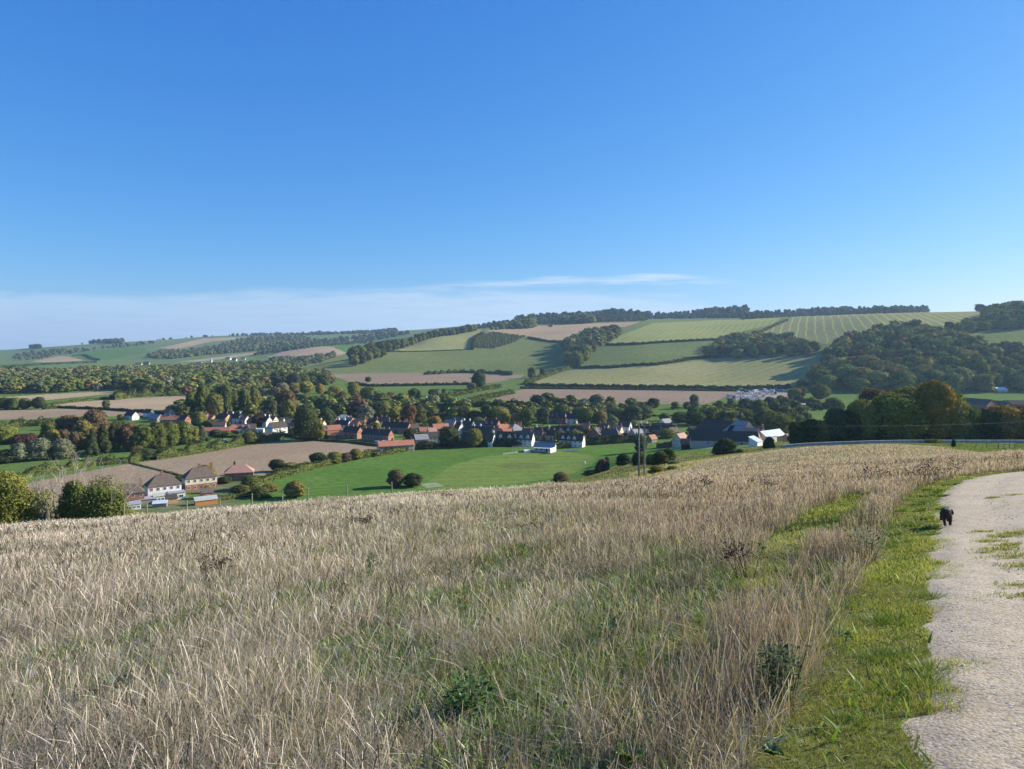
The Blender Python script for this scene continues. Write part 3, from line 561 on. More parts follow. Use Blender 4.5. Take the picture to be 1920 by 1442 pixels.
# ------------------------------------------------------------------ individual meadow plants
DRYM = leaf_mat('dried_plant', 0.1, objcol=False)
def stalks(name, px, pyb, nst, hgt, spread, heads, stemc, headc, label, cat='plant', group=None, hr=.012, hn=12, leafy=0, leafc=None, lw=.02):
    p = hit(px, pyb); b = MB(); hp = []
    r = random.Random(int(px*7+pyb))
    for i in range(nst):
        a = r.random()*6.28; q = spread*r.random()**.6*.35; h = hgt*(.7+.3*r.random())
        x0, y0 = q*math.cos(a), q*math.sin(a); lx, ly = spread*.8*math.cos(a)*r.random(), spread*.8*math.sin(a)*r.random()
        m = (x0+lx*.5, y0+ly*.5, h*.55); tp = (x0+lx, y0+ly, h)
        b.tube((x0, y0, -.05), m, .0045, .0035, 4); b.tube(m, tp, .0035, .002, 4)
        for k in range(heads):
            t = .3+.7*r.random(); s = [m[j]+(tp[j]-m[j])*t for j in range(3)]
            e = (s[0]+r.uniform(-.5, .5)*spread*.5, s[1]+r.uniform(-.5, .5)*spread*.5, s[2]+hgt*(.05+.15*r.random()))
            b.tube(s, e, .002, .0015, 4); hp.append(e)
        hp.append(tp)
    mts = [mat(name+'_stem', stemc, scale=20), mat(name+'_head', headc, scale=30)] + ([mat(name+'_leaf', leafc, scale=10)] if leafy else [])
    if hp:
        g = b
        for e in hp:
            rr = hr*r.uniform(.6, 1.3)
            for k in range(hn):
                d = Vector((r.gauss(0, 1), r.gauss(0, 1), r.gauss(0, .6))).normalized()*rr*r.uniform(.3, 1.3); c = Vector(e)+d
                s1 = Vector((r.gauss(0, 1), r.gauss(0, 1), r.gauss(0, 1))).normalized()*rr*.55; s2 = s1.cross(Vector((r.gauss(0, 1), r.gauss(0, 1), r.gauss(0, 1))).normalized())
                g.add([c-s1, c+s2, c+s1, c-s2], [(0, 1, 2, 3)], 1)
    if leafy:
        g = b
        for k in range(leafy):
            a = r.random()*6.28; zz = hgt*(.05+.8*r.random()); q = spread*.6*r.random()
            c = Vector((q*math.cos(a), q*math.sin(a), zz)); d = Vector((math.cos(a), math.sin(a), r.uniform(-.3, .6))).normalized(); L = lw*r.uniform(1.2, 2.6)
            sd_ = d.cross(Vector((0, 0, 1))).normalized()*lw*.5*r.uniform(.6, 1.2)
            g.add([c, c+d*L*.5+sd_, c+d*L, c+d*L*.5-sd_], [(0, 1, 2, 3)], 2)
    return tag(b.build(name, mts, None, p), label, cat, group)
BR, DB = (.10, .065, .045), (.055, .035, .028)
GD1 = 'dried plants with dark seed heads'
for px, pyb, n_, h, sp_, lb in [
    (402, 1092, 16, .50, .55, 'wide clump of dried stems with dark brown seed heads in the left of the meadow'),
    (678, 996, 12, .50, .50, 'dark brown dried weed on the brow below the pair of field trees'),
    (840, 938, 8, .45, .5, 'small rusty dried weed on the brow below the cricket field'),
    (1322, 925, 12, .7, .7, 'dark seeding weed in mid meadow right of the twin pole'),
    (1432, 925, 9, .6, .7, 'dark seeding weed standing halfway between twin pole and path bend'),
    (1725, 916, 14, .8, .8, 'large dark bushy dried weed beside the path bend, left of two'),
    (1765, 904, 14, .85, .8, 'large dark bushy dried weed beside the path bend, right of two'),
    (1630, 905, 12, .7, .9, 'dark dried weed in the meadow left of the path bend'),
    (1405, 1090, 9, .45, .35, 'rusty feathery dried plant beside the grassy strip'),
    (1000, 1010, 7, .4, .4, 'small dark dried weed at mid meadow in front of the brow')]:
    stalks('dried_weed', px, pyb, n_, h*.85, sp_, 7, BR, DB, lb, 'weed', None, hr=.010+.0005*hit(px, pyb).y, hn=8)
stalks('yellow_flower', 868, 1200, 2, .52, .06, 6, (.2, .25, .08), (.55, .37, .05), 'tall yellow flowering stem standing alone in the meadow', 'wildflower', hr=.012, hn=9, leafy=14, leafc=(.12, .2, .05), lw=.03)
stalks('red_poppy', 897, 1000, 1, .42, .03, 0, (.15, .2, .06), (.7, .07, .03), 'single small red flower in the middle of the meadow', 'wildflower', hr=.035, hn=16)
stalks('pink_flower', 700, 1270, 1, .34, .03, 0, (.15, .2, .06), (.62, .22, .3), 'single small pink flower low in the grass', 'wildflower', hr=.014, hn=14)
stalks('leafy_herb', 1462, 1325, 12, .42, .20, 0, (.07, .1, .04), (.1, .1, .1), 'dark green leafy bush of herbs at the edge of the verge', 'herb', leafy=900, leafc=(.065, .115, .04), lw=.02)
stalks('nettle', 880, 1345, 9, .26, .22, 0, (.08, .12, .04), (.1, .1, .1), 'dark green patch of nettles low in the near meadow', 'herb', leafy=300, leafc=(.06, .13, .03), lw=.03)
stalks('nettle', 1145, 1210, 7, .30, .12, 0, (.08, .12, .04), (.1, .1, .1), 'upright dark green nettle clump in the middle of the near meadow', 'herb', leafy=160, leafc=(.055, .11, .03), lw=.028)
stalks('nettle', 1625, 1055, 10, .45, .35, 0, (.08, .12, .04), (.1, .1, .1), 'green nettle clump where dry stalks meet the verge', 'herb', leafy=260, leafc=(.09, .15, .04), lw=.035)
stalks('nettle', 696, 1085, 6, .42, .10, 0, (.08, .12, .04), (.1, .1, .1), 'slim green leafy stem in the meadow left of the yellow flower', 'herb', leafy=120, leafc=(.08, .15, .04), lw=.035)
# broad leaved burdock at the bottom edge, bindweed leaves on the verge
def rosette(name, px, pyb, n_, L, label, c=(.16, .27, .06)):
    p = hit(px, pyb); root = empty(name, p); tag(root, label, 'plant'); r = random.Random(int(px)); m_ = leafy_mat(name+'_leaf', c)
    for i in range(n_):
        a = i*2.4+r.random()*.5; l = L*(.65+.5*r.random()); el = r.uniform(.35, 1.2); g = MB(); vs = []; fs = []
        K = 7
        for k in range(K+1):
            t = k/K; wv = l*.36*math.sin(math.pi*min(1, t**.75*.97+.03))*(1+.12*math.sin(k*2.3)); rr = l*t*math.cos(el*(1-.5*t)); zz = .06+l*(math.sin(el)*t-.45*t*t*math.sin(el))
            for s in (-1, -.5, 0, .5, 1):
                vs.append((rr*math.cos(a)-s*wv*math.sin(a), rr*math.sin(a)+s*wv*math.cos(a), zz+abs(s)*wv*.35+.006*math.sin(5*s+k*1.9)))
        for k in range(K):
            for s in range(4): fs.append((k*5+s, k*5+s+1, k*5+s+6, k*5+s+5))
        g.add(vs, fs); g.build('leaf', m_, root, smooth=True)
rosette('burdock', 1182, 1448, 12, .12, 'large leaved bright green plant at the bottom edge of the meadow')
rosette('dock_plant', 1450, 1438, 12, .07, 'low dark leaved dock at the bottom left of the verge', (.10, .17, .06))
rosette('bindweed', 1585, 1210, 8, .055, 'trailing pale green leaves where the stalks meet the verge', (.17, .27, .08))
rosette('mullein', 215, 1300, 10, .14, 'grey green tufted leaves in the left of the near meadow', (.12, .18, .10))
def dead_stem(pts, px, py, label):
    p = hit(px, py); b = MB(); q0 = Vector((0, 0, -.03)); r0 = .005
    for q in pts:
        q = Vector(q); b.tube(q0, q, r0, r0*.8, 5); q0 = q; r0 *= .8
    o = b.build('dry_stalk', DEADWOOD, None, p); tag(o, label, 'stalk')
dead_stem([(.02, 0, .12), (-.01, .02, .20), (.035, 0, .30), (.06, .02, .33)], 1440, 1405, 'pale bent dead stem rising from the verge edge')
dead_stem([(.01, 0, .10), (.015, 0, .17), (.05, .01, .2)], 1388, 1442, 'short pale forked dead stem at the bottom of the frame')
dead_stem([(.12, .05, .03), (.24, .08, .06), (.33, .1, .12)], 1520, 1240, 'pale twig lying across the verge edge')
# ------------------------------------------------------------------ tree and bush prototypes (height 1, crown on a trunk)
def crown_arrays(seed, nl, nq, qs, zlo=.14, rad=.42, shape='round', core=True):
    g = np.random.default_rng(seed); L = []
    for i in range(nl):
        t = (i+.5)/nl; z = zlo+(1-zlo)*(.12+.80*t)
        if shape == 'round': R_ = rad*math.sqrt(max(.05, 1-((t-.42)/.66)**2)); lr = .19+.09*g.random()
        elif shape == 'tall': R_ = rad*math.sqrt(max(.05, 1-((t-.45)/.62)**2)); lr = .14+.07*g.random()
        elif shape == 'cone': R_ = rad*(1.02-t)**.9; lr = .11+.09*(1-t)
        elif shape == 'column': R_ = rad*.5*(1 if t < .8 else .6); lr = .09+.02*g.random()
        elif shape == 'mound': R_ = rad*math.sqrt(max(.03, 1-(t*.98)**2)); lr = .2+.08*g.random(); z = .05+.85*t
        a = i*2.399+g.random()*.8; rr = max(0, R_-lr*.62)*math.sqrt(g.random()*.75+.25) if t < .93 else R_*.2*g.random()
        L.append((rr*math.cos(a), rr*math.sin(a), min(z, 1-lr*.75), lr*(.85+.3*g.random()), .8+.45*g.random()))
    L = np.array(L); w_ = L[:, 3]**2; pi = g.choice(len(L), nq, p=w_/w_.sum())
    d = g.normal(size=(nq, 3)); d[:, 2] = np.abs(d[:, 2])*1.0-.30*np.abs(g.normal(size=nq)); d /= np.linalg.norm(d, axis=1)[:, None]
    rr = L[pi, 3]*(.84+.26*g.random(nq)); rr *= 1+.10*np.sin(d[:, 0]*7+L[pi, 4]*9)*np.sin(d[:, 2]*6)
    c = L[pi, :3]+d*rr[:, None]*np.array([1, 1, .85])
    nrm = d*1.0+g.normal(size=(nq, 3))*.42; nrm /= np.linalg.norm(nrm, axis=1)[:, None]
    t1 = np.cross(nrm, g.normal(size=(nq, 3))); t1 /= np.linalg.norm(t1, axis=1)[:, None]; t2 = np.cross(nrm, t1)
    s = qs*(.6+.8*g.random(nq))[:, None]
    V = np.stack([c-t1*s, c+t2*s*.8, c+t1*s, c-t2*s*.8], 1).reshape(-1, 3)
    tint = np.repeat(L[pi, 4]*(.80+.40*g.random(nq)), 4)
    Q = np.arange(nq*4).reshape(-1, 4)
    nu_, nv_ = (8, 5) if nq > 1500 else (6, 4)        # dense inner masses so that no light shows through a lobe
    cv, cq = [], []; k = nq*4
    for x, y, z, r_, tt in L:
        for j in range(nv_+1):
            ph = math.pi*j/nv_
            for i in range(nu_):
                th = 2*math.pi*i/nu_; q = r_*.82*(1+.16*math.sin(3*th+tt*9+2*ph)); cv.append((x+q*math.sin(ph)*math.cos(th), y+q*math.sin(ph)*math.sin(th), z+q*.85*math.cos(ph)))
        for j in range(nv_):
            for i in range(nu_): cq.append((k+j*nu_+i, k+(j+1)*nu_+i, k+(j+1)*nu_+(i+1) % nu_, k+j*nu_+(i+1) % nu_))
        k += (nv_+1)*nu_
    V = np.concatenate([V, np.array(cv)]); Q = np.concatenate([Q, np.array(cq)]); tint = np.concatenate([tint, np.full(len(cv), .8)])
    return V, Q, tint
def trunk_arrays(top=.5, r=.03, limbs=5, seed=1):
    b = MB(); r_ = random.Random(seed); b.tube((0, 0, -.04), (0, 0, .2), r, r*.75, 6); b.tube((0, 0, .2), (.01, .01, top), r*.75, r*.4, 6)
    for i in range(limbs):
        a = i*2.4+r_.random(); z = .18+.3*i/limbs; b.tube((0, 0, z), (.22*math.cos(a), .22*math.sin(a), z+.25), r*.45, r*.15, 5)
    V = np.array(b.V); return V, b
CR, TK = {}, {}
def crown_mesh(key, *a, **k):
    if key not in CR:
        V, Q, t = crown_arrays(*a, **k); c = np.stack([t, t, t*.95], 1)
        CR[key] = np_mesh('crown_'+key, V, Q, colr=np.clip(c, .3, 1.9), mats=[LEAF])
    return CR[key]
def trunk_mesh(key, **k):
    if key not in TK:
        V, b = trunk_arrays(**k); me = bpy.data.meshes.new('trunk_'+key); me.from_pydata(b.V, [], b.Fc); me.materials.append(BARK); TK[key] = me
    return TK[key]
COL = {'g': (.115, .14, .042), 'o': (.20, .19, .055), 'y': (.27, .225, .05), 'b': (.155, .105, .058), 'r': (.29, .19, .055), 's': (.19, .205, .12),
       'd': (.066, .084, .034), 'p': (.075, .042, .036), 'c': (.095, .12, .062), 'm': (.155, .175, .055), 'l': (.17, .175, .045)}
def jit(c, s=.09): return tuple(x*(1+random.uniform(-s, s)) for x in c)+(1,)
VAR = {'round': 5, 'tall': 3, 'cone': 2, 'column': 1, 'mound': 3}
def tree(name, label, cat, p, h, wd, c, shape='round', lod=1, group=None, dens=1.0, parts=True, rz=None):
    v = random.randrange(VAR[shape]); sd_ = {'round': 11, 'tall': 31, 'cone': 51, 'column': 71, 'mound': 91}[shape]+v
    nl, nq, qs = {0: (46, 11000, .021), 1: (24, 3200, .028), 2: (16, 1000, .045), 3: (10, 260, .08)}[lod]
    if shape == 'cone': nl = int(nl*1.3)
    me = crown_mesh('%s_%d_%d' % (shape, v, lod), sd_, nl, nq, qs, zlo=0.0 if shape == 'mound' else (.03 if lod == 0 or shape in ('cone', 'column') else .07), shape=shape)
    sx = wd/.84
    if shape == 'column': sx = wd/.5
    rz = random.random()*6.28 if rz is None else rz
    if not parts:
        o = link(name, me, None, p, rz, (sx, sx, h)); o.color = jit(COL[c]); tag(o, label, cat, group); return o
    q_ = random.uniform(.88, 1.13); e = empty(name, p, rz); e.scale = (sx*q_, sx/q_, h); tag(e, label, cat, group)
    o = link('crown', me, e); o.color = jit(COL[c])
    if shape != 'mound': link('trunk', trunk_mesh(shape, top=.75 if shape in ('cone', 'column') else .5, r=.028*min(1, h/wd), seed=5), e)
    return e
CW = {'g': 'dark green', 'o': 'olive green', 'y': 'yellowing', 'b': 'brown leaved', 'r': 'orange leaved', 's': 'silvery green', 'd': 'very dark green', 'p': 'purple leaved', 'c': 'blue green', 'm': 'mid green', 'l': 'yellow green'}
SW = {'round': 'rounded', 'tall': 'tall oval', 'cone': 'conical', 'column': 'slim columnar', 'mound': 'bushy'}
# (px, base row, height px, width px, colour, shape, where) ; K collects every hand-placed tree
def T(px, py, h, wd, c, where, shape='round', dmin=230, lod=None, name=None, group=None, cat='tree', d=None, drop=0.0):
    p = atd(px, d) if d else hit(px, py, dmin); D = p.y; hm, wm = h*D/F, wd*D/F
    p.z -= drop
    lod = lod if lod is not None else (1 if max(h, wd) > 16 else 2)
    nm = name or {'cone': 'conifer', 'column': 'poplar_tree', 'mound': 'bush'}.get(shape, 'broadleaf_tree')
    lab = where if where[0] != '~' else '%s %s %s %s' % (SW[shape], CW[c], {'mound': 'bush'}.get(shape, 'tree'), where[1:])
    return tree(nm, lab, 'bush' if shape == 'mound' else cat, p, hm, wm, c, shape, lod, group)
TREES = [
 # left edge and left fields
 (10, 832, 32, 40, 'o', '~at the left frame edge above the green field corner'),
 (8, 768, 22, 30, 'd', '~at the left frame edge between two ploughed fields'),
 (28, 768, 22, 24, 'g', '~second from the left edge between the ploughed fields'),
 (46, 767, 20, 24, 'g', '~third in the row between the ploughed fields'),
 (72, 767, 22, 22, 'd', 'dark round tree standing alone beside a green strip field'),
 (199, 766, 15, 13, 'g', 'small bare topped tree alone on the hedge between ploughed fields'),
 (96, 806, 14, 14, 'b', '~on the hedge of the left green field'),
 (178, 826, 56, 48, 'b', 'broad brown leaved tree tallest in the left park trees'),
 (130, 826, 46, 50, 'b', 'wide rusty brown tree left of the tallest brown one'),
 (92, 830, 38, 34, 'g', 'dark green tree behind the orange yellow one at left'),
 (48, 846, 32, 46, 'p', 'dark purple leaved tree at the left behind silvery willows'),
 (100, 842, 36, 22, 'y', 'bright orange yellow tree among the left park trees'),
 (118, 838, 32, 26, 'b', '~right of the orange yellow tree'),
 (155, 842, 52, 40, 'o', 'pale olive tree in front of the tall brown trees'),
 (140, 852, 42, 22, 'b', 'rusty narrow tree behind the silvery willows', 'tall'),
 (10, 868, 24, 40, 'd', 'dark scrub tree at left edge below the purple tree'),
 (38, 866, 34, 38, 's', 'leftmost of three silvery willows beside the paddock'),
 (76, 863, 40, 40, 's', 'middle one of three silvery willows beside the paddock'),
 (116, 860, 36, 40, 's', 'rightmost of three silvery willows beside the paddock'),
 (172, 856, 52, 26, 'd', 'dark conifer left of the tall pair by the paddock', 'cone'),
 (192, 852, 58, 32, 'd', 'largest dark conifer beside the paddock', 'cone'),
 (216, 848, 58, 26, 'd', 'tall dark conifer with green top right of the largest', 'tall'),
 (243, 846, 52, 34, 'b', 'brown tinged tree right of the dark conifers', 'tall'),
 (232, 840, 50, 30, 'g', '~wedged between the conifers and the brown tinged tree'),
 (268, 845, 48, 36, 'g', '~first of the dark row above the horse paddock'),
 (292, 842, 50, 38, 'g', '~second of the dark row above the horse paddock'),
 (318, 838, 46, 36, 'g', '~third of the dark row above the horse paddock'),
 (344, 834, 42, 36, 'g', '~fourth of the dark row, with trunk showing'),
 (360, 832, 30, 26, 'o', '~at the right end of the dark paddock row'),
 (378, 830, 32, 28, 'c', 'blue green cedar left of the low red roofed bungalow', 'cone'),
 (374, 803, 30, 28, 'o', 'olive brown tree left of the brick gable house'),
 (396, 803, 16, 30, 'g', '~in front of the small orange gable'),
 (226, 788, 11, 12, 'r', 'small orange tree left of the first dark roofed house'),
 (470, 832, 24, 30, 'o', 'big yellow olive bush tree beside the garden lawn'),
 (404, 818, 12, 22, 'd', 'low dark garden tree in front of the red bungalow'),
 (424, 820, 11, 20, 'g', 'second low garden tree right of the dark one'),
 (325, 777, 18, 24, 'g', '~behind the village houses at far left'),
 (343, 782, 24, 26, 'o', '~beside the pale gable end'),
 (360, 778, 44, 30, 'g', 'leftmost of the tall trees above the village', 'tall'),
 (380, 780, 58, 30, 'g', 'second of the tall trees above the village', 'tall'),
 (400, 786, 48, 32, 'm', '~in the tall group above the village, third'),
 (420, 782, 62, 30, 'g', 'tallest narrow tree in the group above the village', 'tall'),
 (440, 776, 34, 28, 'm', '~right of the tallest narrow tree'),
 (458, 778, 48, 28, 'g', 'dark tall tree fifth in the group above the village', 'tall'),
 (478, 774, 44, 26, 'm', '~at the right end of the tall village group'),
 (486, 800, 22, 30, 'p', 'dark purple tree behind the white gabled slate house'),
 (500, 778, 28, 22, 'g', '~behind the purple tree'),
 (507, 792, 44, 26, 'c', 'blue green tree left of the rusty brown one', 'tall'),
 (535, 782, 50, 42, 'b', 'large rusty brown tree rising above the village', 'round'),
 (541, 788, 38, 26, 'o', 'olive tree in front of the large rusty one', 'tall'),
 (574, 826, 64, 48, 'd', 'huge black green cedar left of the solar panel house'),
 (575, 826, 32, 24, 'p', 'copper tree at the foot of the huge cedar', 'round'),
 (594, 826, 40, 30, 'o', 'olive tree on the right flank of the huge cedar'),
 (612, 800, 34, 32, 'd', 'dark domed tree behind the solar panel house'),
 (650, 780, 20, 26, 'o', '~behind the pale roofed white house'),
 (668, 782, 20, 24, 'g', '~right behind the pale roofed white house'),
 (684, 792, 32, 32, 's', 'grey olive tree left behind the yellow gable house'),
 (700, 786, 30, 26, 'g', '~directly behind the yellow gable house'),
 (718, 786, 34, 36, 'm', 'broad tree behind the long brick terrace, left'),
 (742, 794, 32, 34, 'o', 'olive tree behind the long brick terrace, middle'),
 (766, 800, 42, 28, 'b', 'tan brown tree behind the long brick terrace, right', 'tall'),
 (786, 796, 34, 26, 'g', '~right of the tan brown tree'),
 (777, 764, 36, 24, 'c', 'tall grey green tree beside the brick tower', 'tall'),
 (795, 768, 20, 28, 'y', 'yellowing tree right of the brick tower'),
 (828, 775, 20, 24, 's', '~beyond the white shed near the middle fields'),
 (808, 790, 26, 28, 'g', '~left above the orange tree'),
 (815, 805, 24, 28, 'r', 'orange tree left of the trunked dark oak'),
 (770, 832, 28, 26, 'd', 'dark tree at the right end of the long terrace'),
 (793, 830, 20, 32, 'g', '~right of the dark terrace end tree'),
 (797, 842, 14, 28, 'd', 'black bush mass above the cricket field hedge, left'),
 (842, 838, 38, 38, 'd', 'dark round oak with visible trunk above the hedge'),
 (890, 838, 34, 28, 'o', 'olive tree on a bare trunk in front of the thatched house'),
 (870, 795, 34, 30, 'g', '~left of the village centre trees'),
 (890, 796, 26, 26, 'd', '~second of the village centre trees'),
 (913, 797, 38, 28, 'g', 'tallest of the village centre trees', 'tall'),
 (897, 803, 20, 24, 'm', '~front of the village centre trees'),
 (938, 798, 34, 38, 'o', 'yellowing willow behind the white walled terrace'),
 (950, 800, 26, 10, 'y', 'drooping yellow side of the willow', 'tall'),
 (968, 800, 24, 24, 'r', 'orange brown tree above the grey slate roof'),
 (988, 800, 32, 26, 'g', '~right of the orange brown tree'),
 (996, 792, 28, 30, 'm', '~behind the lawn at village centre'),
 (1018, 798, 34, 26, 'c', 'blue green pine left of the brick gabled house', 'tall'),
 (1053, 793, 12, 12, 'y', 'small yellow tree in front of the brick gabled house'),
 (1058, 780, 16, 20, 'm', '~directly behind the brick gable'),
 (1098, 798, 32, 36, 'g', 'large domed tree right of the white and dark house'),
 (1070, 778, 16, 20, 'd', '~left behind the large domed tree'),
 (1126, 798, 27, 28, 'o', 'dark tree with a golden edge right of the large dome'),
 (1148, 802, 22, 22, 's', 'grey green tree behind the gabled houses'),
 (1118, 778, 22, 28, 'c', '~in the back row behind the large dome'),
 (1140, 774, 18, 22, 'c', '~second in the back row behind the large dome'),
 (1163, 790, 24, 26, 'o', 'brownish tree left of the twin pole, back row'),
 (1187, 792, 32, 34, 'c', 'large grey green tree just left of the twin pole top'),
 (1208, 786, 24, 28, 'c', '~directly behind the twin pole top'),
 (1188, 802, 14, 20, 's', 'pale round tree behind the white gable'),
 (1246, 789, 14, 20, 'g', 'small dark round tree in the green pasture'),
 (1276, 792, 20, 30, 'g', '~left of the barn, first'),
 (1304, 798, 26, 36, 'd', '~left of the barn, second and darker'),
 (1310, 784, 22, 30, 'c', '~left of the barn, behind'),
 (1340, 790, 26, 34, 'm', 'pale green tree behind the left end of the barn roof'),
 (1366, 790, 24, 32, 'o', 'olive tree right behind the barn ridge'),
 (1392, 790, 24, 30, 'g', '~behind the barn right slope'),
 (1400, 778, 30, 34, 'c', '~back row behind the barn'),
 (1424, 784, 34, 32, 'g', '~right behind the barn'),
 (1445, 778, 32, 34, 'c', '~second right behind the barn'),
 (1432, 808, 36, 34, 'd', 'dark tree above the blue metal roofs, left'),
 (1358, 770, 12, 24, 'd', '~in front of the scrapyard, left'),
 (1385, 770, 12, 26, 'g', '~in front of the scrapyard, middle'),
 (1412, 770, 14, 26, 'd', '~in front of the scrapyard, right'),
 (1490, 750, 22, 26, 'o', 'round olive tree at the right end of the scrapyard'),
 (1504, 744, 18, 18, 'g', '~just right of the scrapyard olive tree'),
 (1503, 727, 16, 18, 'm', '~above the scrapyard on the wood edge'),
 (1539, 750, 29, 32, 'g', 'broad round tree alone on the bright green field'),
 (1562, 766, 20, 30, 'g', '~below the round tree on the bright green field'),
 (1520, 762, 14, 30, 'd', '~left below the round field tree'),
 (1478, 764, 14, 30, 'g', '~below the right end of the scrapyard'),
 (1302, 764, 24, 17, 's', 'grey tree alone at the right end of the reddish field'),
 (1120, 764, 24, 26, 's', '~on the hedge below the reddish field, grey'),
 (1225, 765, 18, 22, 'd', 'dark conical topped tree on the hedge below the reddish field'),
 (897, 730, 32, 27, 'd', 'large dark lone oak at the hedge corner mid valley'),
 (884, 732, 14, 18, 'g', 'low bush tree at the foot of the lone oak'),
 (810, 743, 13, 15, 'd', 'dark bushy tree in the green meadow, left of three'),
 (820, 741, 12, 10, 's', 'grey little tree in the green meadow, middle of three'),
 (832, 738, 9, 9, 'd', 'small round tree in the green meadow, right of three'),
 (853, 720, 6, 7, 'g', 'tiny round bush on the hedge below the reddish strip'),
 (690, 717, 10, 10, 'd', 'lone little tree in the reddish strip field'),
 (997, 709, 20, 18, 'g', 'taller of two trees standing on the green hillside'),
 (1017, 704, 12, 11, 'd', 'smaller of two trees standing on the green hillside'),
 # mid valley belt under the hill
 (498, 724, 22, 26, 'g', '~first in the belt at the foot of the hill'), (516, 726, 26, 26, 'd', '~second in the belt at the foot of the hill'),
 (533, 724, 26, 24, 'd', '~third in the belt at the foot of the hill'), (551, 726, 26, 26, 'd', '~fourth in the belt at the foot of the hill'),
 (568, 724, 22, 24, 'g', '~fifth in the belt at the foot of the hill'), (590, 722, 22, 22, 'd', '~sixth in the belt at the foot of the hill'),
 (608, 722, 22, 20, 'g', '~last in the belt at the foot of the hill'),
 (530, 740, 22, 22, 's', '~pale one in front of the belt, left'), (552, 738, 20, 24, 'o', '~in front of the belt, second'),
 (573, 737, 22, 28, 'y', '~in front of the belt, brightest'), (600, 738, 18, 18, 'y', 'small golden tree in front of the belt'),
 (617, 757, 24, 24, 'g', 'dark dome below the golden trees'), (631, 748, 22, 22, 'y', '~beside the golden cluster'),
 (644, 756, 22, 24, 'o', '~right end of the golden cluster'), (625, 742, 18, 20, 'o', '~behind the golden cluster'),
 (664, 744, 26, 22, 'o', '~right behind the golden cluster'), (572, 760, 20, 26, 'o', '~left below the golden cluster'), (592, 760, 16, 22, 'g', '~below the golden cluster'),
 (692, 762, 36, 38, 'm', 'large domed tree left of the middle meadow'), (715, 768, 30, 34, 'g', '~right below the large domed tree'),
 (732, 764, 28, 24, 'b', 'reddish brown tree beside the large domed one'), (685, 770, 20, 24, 'y', '~yellow patch below the large dome'),
 # hedge and field edge in the middle distance
 (519, 884, 22, 28, 'd', 'dark round tree at the left end of the long hedge'), (543, 884, 16, 34, 'o', 'spreading olive scrub right of the first hedge tree'),
 (596, 869, 20, 26, 'd', 'black green holly tree standing by the long hedge'), (627, 870, 22, 26, 'o', 'pale olive tree third along the long hedge'),
 (648, 866, 16, 22, 'b', 'greyish tree fourth along the long hedge'), (667, 862, 20, 22, 'o', 'rounded olive tree fifth along the long hedge'),
 (742, 913, 32, 30, 'b', 'brown topped field tree, left of the pair on the cricket field edge'), (774, 912, 24, 32, 'd', 'dark round field tree, right of the pair on the cricket field edge'),
 (552, 933, 30, 36, 'o', 'round holly tree alone at the left of the green field'),
 (386, 899, 26, 34, 'o', 'big round tree behind the cream pair of cottages'), (336, 912, 20, 22, 'd', 'dark tree between the two pairs of cottages'),
 (445, 890, 12, 18, 'd', 'dark tree top behind the pink roofed brick house'), (421, 906, 12, 24, 'd', 'low dark tree left of the pink roofed brick house'),
 (268, 862, 20, 44, 'd', 'dark clump on the boundary between paddock and ploughed field'), (258, 858, 22, 22, 'b', 'brown topped tree in the dark clump by the paddock'),
 (276, 864, 24, 7, 'g', 'slim upright tree right of the dark clump', 'cone'),
 (1080, 836, 28, 30, 'o', 'spreading olive tree left of the dormered white cottages'), (1050, 828, 20, 26, 'g', 'rounded tree behind the cricket pavilion'),
 (1141, 828, 12, 22, 'y', 'bright rounded garden tree in front of the dark tiled house'),
 (1103, 824, 20, 22, 'g', '~right behind the white gable cottage'), (1173, 826, 14, 18, 'p', 'reddish garden tree by the lit hip roof'),
 (1202, 848, 30, 24, 'd', 'black green tree right behind the foot of the twin pole'),
 (1225, 812, 16, 26, 'o', 'orange olive garden tree right of the twin pole'), (1250, 822, 18, 30, 'm', '~left of the cream gabled cottage'),
 (1300, 812, 12, 26, 's', 'pale tree between cream cottage and barn'),
]
for r_ in TREES: T(*r_[:5], r_[5], *(r_[6:]))
BUSHES = [
 (1138, 869, 12, 11, 'g', 'tiny lone tree on the cricket field edge left of the bushes'),
 (1130, 890, 24, 28, 'b', 'brown green bush on the field corner below the cricket field'), (1052, 904, 18, 32, 'b', 'brownish low bush at the bottom edge of the cricket field'),
 (1108, 896, 10, 36, 'o', 'low scrubby bush along the bottom of the cricket field'),
 (1170, 878, 22, 28, 'd', 'dark bush left of the twin pole'), (1198, 873, 24, 30, 'd', 'dark bush directly behind the twin pole'),
 (1238, 872, 24, 34, 'd', 'large dark bush right of the twin pole'), (1254, 864, 22, 26, 'd', 'upper dark bush right of the twin pole'), (1222, 872, 20, 24, 'g', 'small bush squeezed between twin pole and the large bush'),
 (1232, 889, 15, 38, 'o', 'low yellow green gorse bush right of the twin pole foot'), (1262, 886, 8, 24, 'o', 'low creeping bush behind the gorse'),
 (1265, 871, 6, 22, 'm', 'flat bush on the slope beyond the gorse'), (1360, 852, 29, 44, 'd', 'big dark rounded bush in front of the barn'),
 (1388, 850, 8, 16, 'g', 'low shoulder of scrub right of the big rounded bush'), (1442, 841, 22, 20, 'd', 'dark bush in front of the blue metal roofs'),
 (490, 932, 18, 40, 'g', 'garden scrub left of the round holly tree'), (470, 918, 26, 44, 'g', 'dark garden bushes right of the pink roofed house'),
 (452, 930, 20, 40, 'g', 'dark garden bushes below the pink roofed house'), (505, 920, 12, 34, 'o', 'clipped bush left of the green field corner'),
 (390, 924, 14, 18, 'y', 'yellow green bush in the cream cottages garden'),
]
for a in BUSHES:
    T(*a[:5], a[5], 'mound' if a[3] > 11 else 'round', 115 if a[0] > 1190 and a[1] > 848 else 230, 1)

